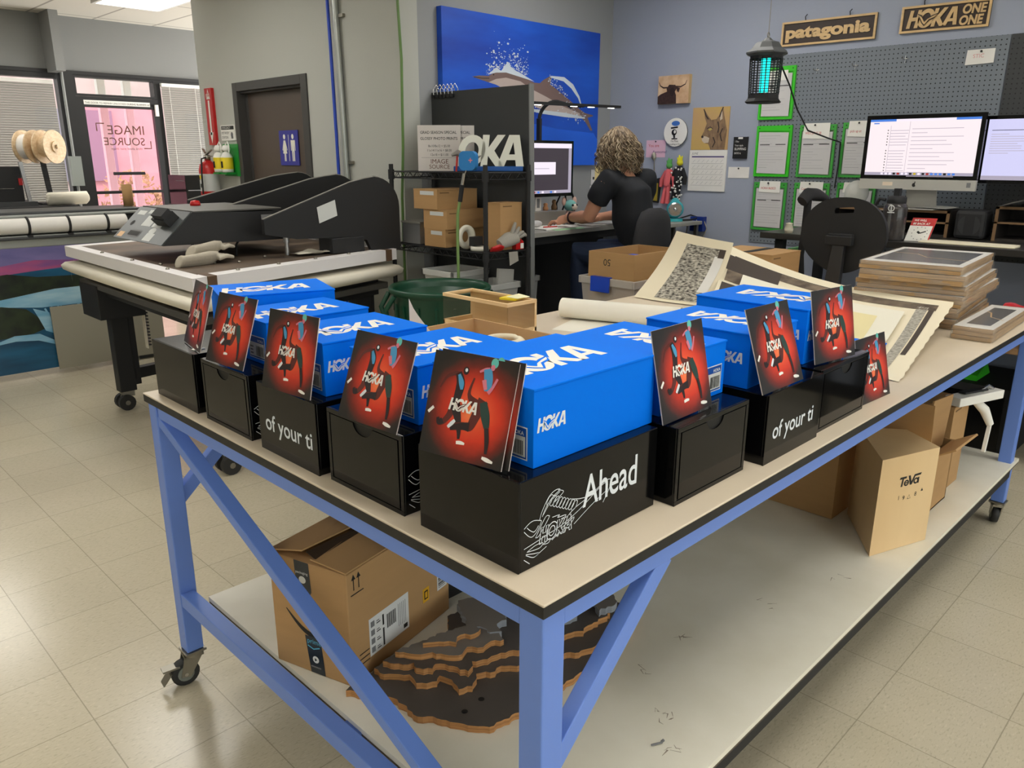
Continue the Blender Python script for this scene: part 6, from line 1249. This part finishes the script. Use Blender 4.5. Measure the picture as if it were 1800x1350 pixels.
limb(b,[pel,chest,nk],[(.14,.11),(.14,.09),(.055,.05)],SKIN); limb(b,[nk-V((0,0,.05)),nk+V((-.005,.01,.05)),hd-V((0,0,.03))],[.062,.054,.055],SKIN)
b.ball(hd+V((0,.005,.015)),(.076,.094,.105),SKIN,18,12); b.ball(hd+V((-.005,.05,-.055)),(.055,.055,.055),SKIN,14,10)   # skull and jaw
b.tube([hd+V((-.006,.095,.015)),hd+V((-.008,.118,-.02)),hd+V((-.008,.10,-.03))],[.010,.015,.010],SKIN,8)             # nose
for s_ in (-1,1): b.ball(hd+V((.078*s_,.0,-.005)),(.010,.022,.032),SKIN,8,6)                                               # ears
for S_,E_,W_,Hn in ((LS,LE,LWR,LH),(RS,RE,RWR,RH)):
    limb(b,[S_,S_.lerp(E_,.5),E_,E_.lerp(W_,.35),W_,W_.lerp(Hn,.4)],[.052,.048,.043,.043,.028,.030],SKIN)
    d=(Hn-W_).normalized(); side=d.cross(V((0,0,1))).normalized(); upv=side.cross(d)
    b.tube([W_,W_.lerp(Hn,.5),Hn,Hn+d*.022],[(.026,.020),(.038,.016),(.042,.015),(.036,.012)],SKIN,12)
    sg=1 if S_ is LS else -1
    for k,(o_,L_) in enumerate(((-.031,.060),(-.011,.074),(.010,.070),(.030,.052))):
        q=Hn+d*.018+side*o_; b.tube([q,q+d*L_*.45+upv*.006+side*o_*.1,q+d*L_*.8-upv*.006+side*o_*.15,q+d*L_-upv*.018+side*o_*.15],[.0095,.009,.008,.0065],SKIN,8)
    q=W_.lerp(Hn,.45)+side*sg*.030; b.tube([q,q+d*.03+side*sg*.022-upv*.004,q+d*.062+side*sg*.030-upv*.012],[.012,.0105,.008],SKIN,8)
LK=V((3.16,2.60,.955)); RK=V((3.44,2.62,.955)); LA=V((3.15,2.56,.52)); RA=V((3.45,2.58,.52))
for K_,A_,sx in ((LK,LA,-.085),(RK,RA,.085)):
    h0=pel+V((sx,.02,-.02)); limb(b,[h0,K_,A_],[.09,.06,.04],SKIN)
body=b.build('body',P_); md=body.modifiers.new('remesh','REMESH'); md.mode='VOXEL'; md.voxel_size=.0055; md.use_smooth_shade=True
sm_=body.modifiers.new('smooth','SMOOTH'); sm_.factor=.5; sm_.iterations=2
f=MB()
for s_ in (-1,1): f.ball(hd+V((.030*s_-.006,.092,.018)),(.012,.006,.007),WHITE,8,6); f.ball(hd+V((.030*s_-.006,.097,.018)),.0045,INK,8,6); f.beam(hd+V((.015*s_-.006,.097,.036)),hd+V((.048*s_-.006,.085,.036)),.005,.005,HAIR)
f.build('eye',P_); MB().tube([hd+V((-.028,.094,-.055)),hd+V((-.006,.103,-.058)),hd+V((.018,.094,-.055))],[.003,.006,.003],mat('lips',(170,96,86),0.5),6).build('mouth',P_)
s=MB()
limb(s,[pel+V((.0,-.02,-.09)),pel+V((0,-.005,.05)),chest-V((0,.01,.10)),chest+V((0,0,.02)),nk-V((0,.0,.075)),nk-V((0,0,.02))],[(.19,.150),(.185,.145),(.192,.132),(.198,.125),(.168,.10),(.078,.072)],SHIRT,22)
for S_,E_ in ((LS,LE),(RS,RE)): limb(s,[S_.lerp(nk,.55)-V((0,0,.03)),S_.lerp(nk,.1)+V((0,0,.0)),S_.lerp(E_,.28),S_.lerp(E_,.56)],[.078,.074,.074,.072],SHIRT,16)
o=s.build('tshirt',P_); md=o.modifiers.new('remesh','REMESH'); md.mode='VOXEL'; md.voxel_size=.009; md.use_smooth_shade=True; sm_=o.modifiers.new('smooth','SMOOTH'); sm_.factor=.6; sm_.iterations=16
j=MB(); limb(j,[pel+V((0,-.02,-.10)),pel+V((0,-.015,.03))],[(.19,.15),(.172,.14)],JEAN,20)
for K_,A_,sx in ((LK,LA,-.085),(RK,RA,.085)):
    h0=pel+V((sx,.0,-.03)); limb(j,[h0,h0.lerp(K_,.5),K_,K_.lerp(A_,.3),A_],[.105,.092,.078,.070,.062],JEAN,16)
o=j.build('jeans',P_); md=o.modifiers.new('remesh','REMESH'); md.mode='VOXEL'; md.voxel_size=.009; md.use_smooth_shade=True
for A_ in (LA,RA): MB().tube([A_+V((0,-.05,-.07)),A_+V((0,.03,-.065)),A_+V((0,.14,-.08))],[(.035,.04),(.04,.045),(.028,.035)],BLKM,12).build('shoe',P_)
# watch
w=MB(); d=(LWR-LE).normalized(); wc=LWR-d*.012; a=d.cross(V((0,0,1))).normalized(); b2=a.cross(d)
w.tube([wc+(a*cos(q_)+b2*sin(q_))*.033 for q_ in [k/20*2*pi for k in range(20)]],[(.002,.012)]*20,mat('watch_band',(52,32,40),0.5),6,closed=True)
w.hexa([wc+b2*.030-a*.018-d*.020,wc+b2*.030+a*.018-d*.020,wc+b2*.030+a*.018+d*.020,wc+b2*.030-a*.018+d*.020],[wc+b2*.040-a*.018-d*.020,wc+b2*.040+a*.018-d*.020,wc+b2*.040+a*.018+d*.020,wc+b2*.040-a*.018+d*.020],mat('watch_case',(214,190,190),0.3,.6)); w.rect(-.014,-.016,.028,.032,(wc+b2*.040,a,d),INK,.0006); w.build('watch',P_)
# curly hair: scalp cap plus many wavy locks
h=MB(); h.ball(hd+V((.004,-.012,.022)),(.088,.098,.108),HAIR,20,12)
rr=random.Random(5)
for k in range(980):
    ph=rr.uniform(-pi*.98,pi*.98); th=rr.uniform(.0,1.75)
    dirv=V((sin(th)*sin(ph),-sin(th)*cos(ph),cos(th)))
    if dirv.y>.55 and dirv.z<.62: continue
    p=hd+V((.003,-.010,.022))+V((dirv.x*.086,dirv.y*.096,dirv.z*.106)); out=V((dirv.x,dirv.y,0)); out=out.normalized() if out.length>1e-3 else V((0,-1,0))
    zend=hd.z-.135+rr.uniform(-.02,.09); L_=max(.05,p.z-zend); n_=16; path=[]; fq=rr.uniform(9,15); am=rr.uniform(.009,.018); p0=rr.uniform(0,6.28); sdv=V((-out.y,out.x,0))
    flare=rr.uniform(.030,.060)
    for i in range(n_):
        f_=i/(n_-1); q=p+out*(flare*sin(f_*pi*.75)**.8)+V((0,0,-L_*f_**1.15)); q+=sdv*am*sin(fq*f_*1.6+p0)*f_**.6+out*am*cos(fq*f_*1.6+p0)*f_**.6
        path.append(q)
    r_=rr.uniform(.0022,.0042); h.tube(path,[r_*(1-.55*i/(n_-1)) for i in range(n_)],HAIR2 if k%3==0 else HAIR,5,cap=False)
h.build('hair',P_)
# stool with jacket
t=T('drafting_chair','black drafting chair with a dark jacket over its back, behind the person','chair',(3.36,2.16,0),w=True)
MB().box(3.14,1.98,.80,3.56,2.40,.865,BLKM).build('seat',t,bevel=.02)
BK=mat('jacket_charcoal',(40,40,44),0.9,bump=.5,bscale=9)
m=MB()
rg=[]
for z,w_,y_,th_ in ((.86,.20,2.06,.05),(.95,.215,2.055,.055),(1.08,.21,2.045,.055),(1.18,.185,2.04,.05),(1.235,.14,2.04,.04),(1.255,.07,2.04,.02)):
    g=[]
    for k in range(28): a=2*pi*k/28; rip=1+.05*sin(9*a)*(1.3-z); g.append((3.235+w_*.86*cos(a)*rip,y_+.05+th_*sin(a)*rip,z))
    rg.append(g)
m.loft(rg,BK); o=m.build('jacket',t); o['label']='dark jacket draped over the chair back'
MB().box(3.12,2.07,.9,3.35,2.11,1.20,BLKM).build('backrest',t,bevel=.015); MB().beam((3.235,2.09,.78),(3.235,2.09,.95),.05,.015,BLKM,up=(0,1,0)).build('back_bracket',t)
MB().cyl((3.35,2.19,.12),(3.35,2.19,.80),.025,CHROME,14).build('gas_post',t)
MB().tube([(3.35+.23*cos(a),2.19+.23*sin(a),.42) for a in [k/24*2*pi for k in range(24)]],.011,CHROME,8,closed=True).cyl((3.12,2.19,.42),(3.58,2.19,.42),.008,CHROME,8).build('foot_ring',t)
for k in range(5):
    a=2*pi*k/5+.3; e=V((3.35+.29*cos(a),2.19+.29*sin(a),.09)); MB().beam((3.35,2.19,.13),e,.045,.03,BLKM).build('base_leg',t); MB().ball((e.x,e.y,.03),.03,BLKM,10,8).build('caster',t)
# tote with carton on a low cart
t=T('utility_cart','low dark cart behind the worktable carrying the clear tote','cart',(2.62,1.93,0),w=True)
MB().box(2.42,1.60,.595,3.12,2.16,.62,BLKM).build('top',t); MB().box(2.44,1.62,.15,3.10,2.14,.17,BLKM).build('shelf',t)
for x in (2.44,3.07):
    for y in (1.62,2.11): MB().box(x,y,.0,x+.03,y+.03,.595,BLKM).build('leg',t)
CLR=mat('tote_clear',(206,200,194),0.3,alpha=.55)
t=T('clear_tote','clear plastic tote with blue latch holding an open carton','storage bin',(2.75,1.88,.62),w=True)
x0,y0,x1,y1,z0,z1=2.5,1.675,3.02,2.05,.6205,.935
B_=[(x0+.05,y0+.02,z0),(x1-.05,y0+.02,z0),(x1-.05,y1-.02,z0),(x0+.05,y1-.02,z0)]; T_=[(x0+.012,y0+.012,z1-.03),(x1-.012,y0+.012,z1-.03),(x1-.012,y1-.012,z1-.03),(x0+.012,y1-.012,z1-.03)]
MB().add(B_+T_,[(3,2,1,0),(0,1,5,4),(1,2,6,5),(2,3,7,6),(3,0,4,7)],CLR).build('body',t)
m=MB()
for q in ((x0,y0,x1,y0+.016),(x0,y1-.016,x1,y1),(x0,y0+.016,x0+.016,y1-.016),(x1-.016,y0+.016,x1,y1-.016)): m.box(q[0],q[1],z1-.04,q[2],q[3],z1,CLR)
m.build('rim',t,bevel=.004)
o=MB().box(x0-.010,1.835,z1-.075,x0,1.96,z1+.006,BLUEP).box(x0-.010,1.835,z1,x0+.02,1.96,z1+.006,BLUEP).build('latch',t,bevel=.004); o['label']='blue snap latch'
o=MB().box(2.80,y0-.010,z1-.07,2.93,y0,z1+.006,BLUEP).box(2.80,y0-.010,z1,2.93,y0+.02,z1+.006,BLUEP).build('latch',t,bevel=.004); o['label']='blue snap latch'
t=T('open_carton','open carton printed 50 upside down standing in the clear tote','box',(2.75,1.86,.6215),w=True)
a0,b0,a1,b1,c0_,c1_=2.535,1.71,2.98,2.01,.6215,1.066; m=MB()
for q in ((a0,b0,a1,b0+.006),(a0,b1-.006,a1,b1),(a0,b0+.006,a0+.006,b1-.006),(a1-.006,b0+.006,a1,b1-.006)): m.box(q[0],q[1],c0_,q[2],q[3],c1_,CARD)
m.box(a0,b0,c0_,a1,b1,c0_+.006,CARD); ff=(V((a0+.20,b0,1.02)),V((-1,0,0)),V((0,0,-1))); m.text('50',.0,-.03,.05,(V((a0,1.86,1.0)),V((0,1,0)),V((0,0,-1))),INK,.0006); m.build('body',t)
tag(MB().box(2.60,1.73,.93,2.90,1.79,1.052,CARDIN).box(2.62,1.728,.93,2.72,1.73,1.03,STK).box(2.585,1.727,1.035,2.625,1.79,1.06,BLUEP).build('paper_parcel'),'paper parcel with label sticking out of the open carton','parcel')
# ---------------------------------------------------------------- computer desk at the pegboard
DK=mat('desk_dark',(44,42,40),0.35); CUB=mat('cubby_dark',(40,34,30),0.6); CUBE=mat('cubby_oak_edge',(120,92,62),0.6)
t=T('computer_desk','dark high desk along the pegboard wall','desk',(3.95,.6,0),w=True)
MB().box(3.66,-1.2,1.085,4.335,1.62,1.12,DK).build('desktop',t,bevel=.003)
for y in (-1.1,.15,1.5): MB().box(3.72,y,0,3.77,y+.05,1.085,BLKM).box(4.28,y,0,4.33,y+.05,1.085,BLKM).box(3.77,y+.01,.5,4.28,y+.04,.56,BLKM).build('leg',t)
MB().box(3.72,-1.1,.60,4.33,1.5,.63,woodmat('lower_board_oak',(120,92,64),(146,114,80),3)).build('lower_board',t)
def cubby(y0,y1,z1,label):
    t=T('paper_sorter',label,'sorter',(4.2,(y0+y1)/2,1.1205),w=True); z0=1.1205
    m=MB().box(4.08,y0,z0,4.335,y0+.016,z1,CUB).box(4.08,y1-.016,z0,4.335,y1,z1,CUB).box(4.325,y0+.016,z0,4.335,y1-.016,z1,CUB).box(4.08,y0+.016,z0,4.325,y1-.016,z0+.012,CUB).box(4.08,y0+.016,z1-.014,4.325,y1-.016,z1,CUB); m.build('carcass',t)
    zm=(z0+z1)/2; MB().box(4.085,y0+.016,zm,4.325,y1-.016,zm+.01,CUB).build('shelf',t)
    m=MB()
    for q in ((y0,z0,y0+.016,z1),(y1-.016,z0,y1,z1),(y0,z1-.014,y1,z1),(y0,zm,y1,zm+.01)): m.box(4.076,q[0],q[1],4.08,q[2],q[3],CUBE)
    m.build('edge_band',t)
cubby(.72,1.36,1.265,'brown pigeonhole sorter under the desktop computer'); cubby(-.1,.50,1.30,'brown pigeonhole sorter at the right edge under the curled paper')
tag(MB().grid(lambda u,v:(4.06+.25*v,.74+.36*u,1.267+.012*sin(5*u)+.03*max(0,.25-u)),10,4,PAPER).build('loose_sheets'),'loose white sheets lying on the sorter under the desktop computer','paper')
tag(MB().grid(lambda u,v:(4.0+.21*v,.02+.46*u,1.302+.055*sin(pi*u)*(1-.2*v)),12,4,PAPER).build('curled_sheet'),'curled white paper arched over the right sorter','paper')
SIL=mat('silver_body',(196,194,188),0.35,.4)
def scr2(s_,f,w,h,b):
    s_.rect(b,b,w-2*b,h-2*b,f,SCP,.0004); s_.rect(b,h-b-.012,w-2*b,.012,f,SCB,.0008); s_.rect(b+.14,h-b-.012,w-2*b-.26,.012,f,SCW,.001); s_.rect(b,b,w-2*b,.016,f,SCG,.0008); s_.rect(b+.02,h-b-.024,.03,.006,f,SCB,.0008)
    s_.rect(b+.115,b+.016,.002,h-2*b-.05,f,SCL,.0007); s_.rect(b+.215,b+.016,.002,h-2*b-.03,f,SCL,.0007)
    for k in range(16):
        if k==6: continue
        y=h-b-.062-.0155*k; s_.rect(b+.10,y,.006,.006,f,GREYINK,.0012); s_.rect(b+.115,y,.08+.02*random.random(),.003,f,SCL,.001)
    for k in range(13): s_.rect(b+.23,h-b-.055-.021*k,random.uniform(.06,.30),.003,f,SCL,.001)
    for k,c in enumerate((SCW,SCW,SCW,INK,REDINK,SCW,SCW,INK,YEL,SCW,INK,REDINK,SCB,SCB,SCB,INK,SCB,SCB)): s_.rect(b+.09+.022*k,b+.003,.014,.011,f,c,.0012)
t,o,u,v,n=monitor('desktop_computer',(4.02,.905),(0,-1,0),.61,.345,1.375,'large silver desktop computer with bright inbox screen before the pegboard',scr2,chin=.055,bez=.022,th=.02)
m=MB(); m.slab([(0,0),(.61,0),(.61,.056),(0,.056)],(o-n*.02,u,v),.021,SIL); f=(o+n*.001,u,v); m.ell(.300,.026,.010,.011,f,INK,.0006,14); m.ell(.309,.029,.004,.006,f,SIL,.001,10); m.ell(.304,.0405,.0028,.005,f,INK,.0006,8); m.rect(.13,.020,.055,.02,f,mat('sticker_cream',(230,212,190),0.7)); m.rect(.565,.018,.02,.025,f,GREYINK); m.build('chin',t,bevel=.003)
MB().hexa([(4.05,.80,1.266),(4.25,.80,1.266),(4.25,1.0,1.266),(4.05,1.0,1.266)],[(4.05,.80,1.272),(4.25,.80,1.272),(4.25,1.0,1.272),(4.05,1.0,1.272)],SIL).beam((4.16,.90,1.27),(4.07,.90,1.55),.16,.012,SIL,up=(1,0,0)).build('stand',t)
def scr3(s_,f,w,h,b):
    s_.rect(b,b,w-2*b,h-2*b,f,screenmat('screen_lilac',(206,204,240),1.1),.0004); s_.rect(b,b,w-2*b,.022,f,SCG,.0008); s_.rect(b+.02,h-.075,.18,.003,f,INK,.001)
    for k in range(9): s_.rect(b+.02,h-.095-.012*k,random.uniform(.08,.22),.003,f,SCL,.001)
t,o,u,v,n=monitor('computer_monitor',(4.13,.33),(0.02,-1,0),.60,.345,1.415,'second monitor with pale lilac screen cut by the right picture edge',scr3,bez=.018)
MB().box(4.25,.30,1.31,4.28,.36,1.60,BLKM).box(4.16,.30,1.55,4.26,.36,1.61,BLKM).box(4.23,.24,1.3005,4.34,.42,1.31,BLKM).build('stand',t)
t=T('desk_speaker','black square desk speaker between the two sorters','speaker',(4.1,.61,1.1205),w=True)
MB().box(4.05,.535,1.121,4.20,.685,1.275,BLKM).build('body',t,bevel=.02); MB().ell(.075,.075,.055,.055,FR((4.05,.685,1.121),(0,-1,0),(0,0,1)),mat('speaker_cone',(44,44,46),0.5),.001).rect(.05,.02,.05,.11,FR((4.05,.685,1.121),(0,-1,0),(0,0,1)),BLKM,.002).build('grille',t)
# water bottle
t=T('water_jug','large translucent dark water jug with lid on the computer desk','bottle',(3.72,.885,1.1205),w=True)
JUG=mat('jug_smoke',(70,66,66),0.15,alpha=.72)
MB().lathe([(0,0),(.056,0),(.060,.01),(.060,.165),(.056,.185),(.044,.195)],(3.72,.885,1.1205),JUG,24).build('body',t)
MB().lathe([(.046,.192),(.048,.20),(.048,.225),(.030,.232),(0,.232)],(3.72,.885,1.1205),BLKM,20).box(3.705,.87,1.35,3.735,.90,1.39,BLKM).tube([(3.70,.935,1.33),(3.70,.965,1.335),(3.70,.985,1.30)],.009,BLKM,6).build('lid',t)
m=MB(); fr=FR((3.658,.885,1.27),(0,-1,0),(0,0,1)); m.ell(0,.02,.017,.017,fr,LBL,.0015,18,.75); m.stroke([(0,.008),(0,.032)],.004,fr,LBL,.0015); m.rect(-.018,-.004,.036,.005,fr,LBL,.0015); m.build('logo',t)
MB().cyl((3.69,.90,1.14),(3.69,.90,1.30),.008,LBL,8).build('straw',t)
# red and white clock sign
t=T('clock_sign','red and white we will be back sign with clock face leaning on the desk','sign',(3.76,.765,1.1205),w=True)
u=V((.25,-.97,0)).normalized(); v=V((.25,-.16,.95)).normalized(); o=V((3.735,.825,1.1205)); m=MB(); m.slab([(0,0),(.115,0),(.115,.125),(0,.125)],(o,u,v),.003,WHITE); nn=u.cross(v).normalized(); f=(o+nn*.003,u,v)
m.rect(.0,.083,.115,.042,f,RED); m.text('WE WILL',.010,.107,.0145,f,WHITE,.0008,bold=.02,shear=.15); m.text('BE BACK AT',.010,.089,.0145,f,WHITE,.0008,bold=.02,shear=.15)
for k in range(12): m.ell(.058+.036*sin(2*pi*k/12),.042+.034*cos(2*pi*k/12),.0025,.0025,f,GREYINK,.0006,8)
m.stroke([(.058,.042),(.085,.054)],.006,f,INK,.0008); m.stroke([(.058,.042),(.045,.052)],.010,f,INK,.0008); m.rect(.108,0,.007,.083,f,RED,.0006); m.build('panel',t)
tag(MB().hexa([(3.69,.30,1.1205),(3.80,.30,1.1205),(3.80,.74,1.1205),(3.69,.74,1.1205)],[(3.69,.30,1.127),(3.80,.30,1.132),(3.80,.74,1.132),(3.69,.74,1.127)],mat('keyboard_cream',(226,218,190),0.5)).build('keyboard',bevel=.002),'cream white keyboard at the front edge of the computer desk','keyboard')
tag(MB().lathe([(0,0),(.022,0),(.026,.02),(.018,.05),(.022,.055),(0,.06)],(3.72,1.47,1.1205),mat('cup_cream',(226,218,196),0.5),14).build('small_cup'),'small cream cup at the left end of the computer desk','cup')
tag(MB().ball((4.12,1.26,1.335),(.06,.07,.075),mat('bag_translucent',(214,214,206),0.4,bump=1,bscale=25,alpha=.7),14,10).build('plastic_bag'),'crumpled translucent plastic bag beside the desktop computer','bag')
bpy.data.objects['plastic_bag'].location.z=1.268
# swivel chair in front of the computer desk (seen from behind)
t=T('office_chair','black swivel chair with wide rounded backrest before the computer desk','chair',(3.3,.93,0),w=True)
fr=FR((3.185,.935,1.175),(0,-1,0),(0,0,1)); pts=[]
for k in range(60):
    a=2*pi*k/60; x=.212*cos(a); y=.185*sin(a)
    x=(abs(cos(a))**.85)*.212*(1 if cos(a)>0 else -1)
    if y<0: x*=1-.30*(abs(y)/.185)**2.2; y*=1.0
    pts.append((x,y))
m=MB(); hole=[(-.045,.105),(.042,.112),(.048,.128),(.042,.140),(-.045,.132),(-.050,.118)]
m.poly(pts,fr,BLKM,.0,(hole,)); fb=(fr[0]+V((.045,0,0)),fr[1],fr[2]); m.poly([(x*.97,y*.97) for x,y in pts],fb,BLKM,0,(hole,))
k=60; vs=[fr[0]+fr[1]*x+fr[2]*y for x,y in pts]+[fb[0]+fb[1]*x*.97+fb[2]*y*.97 for x,y in pts]; m.add(vs,[(k+i,k+(i+1)%k,(i+1)%k,i) for i in range(k)],BLKM,True)
m.build('backrest',t)
ins=[(x*.78,y*.72-.005) for x,y in pts]; m=MB(); m.slab([(x,y) for x,y in [(a*.9,b*.75-.045) for a,b in pts] ],(fr[0]-V((.010,0,0)),fr[1],fr[2]),.012,mat('chair_shell',(30,30,32),0.45)); m.build('back_shell',t,bevel=.004) if False else None
m=MB(); m.beam((3.172,.935,1.155),(3.172,.935,1.185),.12,.035,BLKM,up=(1,0,0)); m.box(3.14,.87,1.13,3.18,1.0,1.175,BLKM); m.hexa([(3.12,.90,.86),(3.16,.90,.86),(3.16,.98,.86),(3.12,.98,.86)],[(3.15,.905,1.14),(3.18,.905,1.14),(3.18,.965,1.14),(3.15,.965,1.14)],mat('chair_bar',(38,38,40),0.4)); m.build('back_bracket',t,bevel=.004)
MB().box(3.14,.70,.80,3.62,1.17,.86,BLKM).build('seat',t,bevel=.025)
for y in (1.13,):
    m=MB(); m.tube([(3.30,y+.03,.82),(3.28,y+.05,1.05),(3.28,y+.04,1.22)],.018,BLKM,8); m.tube([(3.20,y+.035,1.33),(3.27,y+.035,1.365),(3.36,y+.03,1.36),(3.45,y+.02,1.34)],[(.03,.02),(.035,.028),(.035,.028),(.025,.015)],BLKM,10); m.tube([(3.28,y+.04,1.2),(3.27,y+.035,1.36)],.02,BLKM,8); m.build('armrest',t)
MB().cyl((3.38,.93,.12),(3.38,.93,.80),.026,BLKM,12).build('gas_post',t)
for k in range(5):
    a=2*pi*k/5; e=V((3.38+.28*cos(a),.93+.28*sin(a),.085)); MB().beam((3.38,.93,.12),e,.045,.03,BLKM).build('base_leg',t); MB().ball((e.x,e.y,.03),.03,BLKM,10,8).build('caster',t)
# boxes and files at the left of the computer desk
t=T('storage_stand','low black stand behind the curled prints','stand',(3.41,1.4,0),w=True)
MB().box(3.20,1.20,.86,3.62,1.62,.885,BLKM).build('top',t)
for x in (3.22,3.57):
    for y in (1.22,1.57): MB().box(x,y,0,x+.03,y+.03,.86,BLKM).build('leg',t)
carton(2.78,1.09,.9205,3.08,1.42,1.098,'flat brown shipping carton standing behind the curled art prints',label_on=False)
tag(MB().box(2.80,1.22,1.0995,3.06,1.26,1.101,INK).build('packing_tape'),'dark tape strip on the flat brown shipping carton','tape')
tag(MB().hexa([(3.40,1.40,.8855),(3.58,1.40,.8855),(3.58,1.42,.8855),(3.40,1.42,.8855)],[(3.38,1.28,1.07),(3.58,1.28,1.07),(3.58,1.30,1.07),(3.38,1.30,1.07)],mat('clipboard_green_dim',(84,150,84),0.4)).build('green_folder'),'green folder leaning under the left end of the computer desk','folder')
tag(MB().box(3.21,1.24,.8855,3.36,1.36,.99,BLKM).box(3.23,1.26,.99,3.34,1.34,1.02,BLKM).build('black_case'),'dark case beside the flat shipping carton','case')
m=MB()
for k in range(5): m.tube([(3.32+.05*k,1.52,.8855),(3.30+.05*k,1.52,1.0)],.022,mat('tube_white',(214,216,214),0.5),10)
tag(m.build('wire_file_rack'),'rack of white rolled tubes under the left end of the computer desk','rack')
tag(MB().box(3.78,.20,.001,4.28,.78,.40,BLKM).box(3.775,.24,.06,3.78,.74,.36,BLKG).build('equipment_case',bevel=.01),'black equipment case on the floor under the computer desk','case')
tag(MB().hexa([(3.85,.40,.4006),(4.1,.40,.4005),(4.1,.60,.4005),(3.85,.60,.4005)],[(3.85,.40,.43),(4.1,.42,.46),(4.1,.60,.47),(3.85,.60,.43)],GREEN).build('green_strap'),'bright green strap lying on the black equipment case','strap')
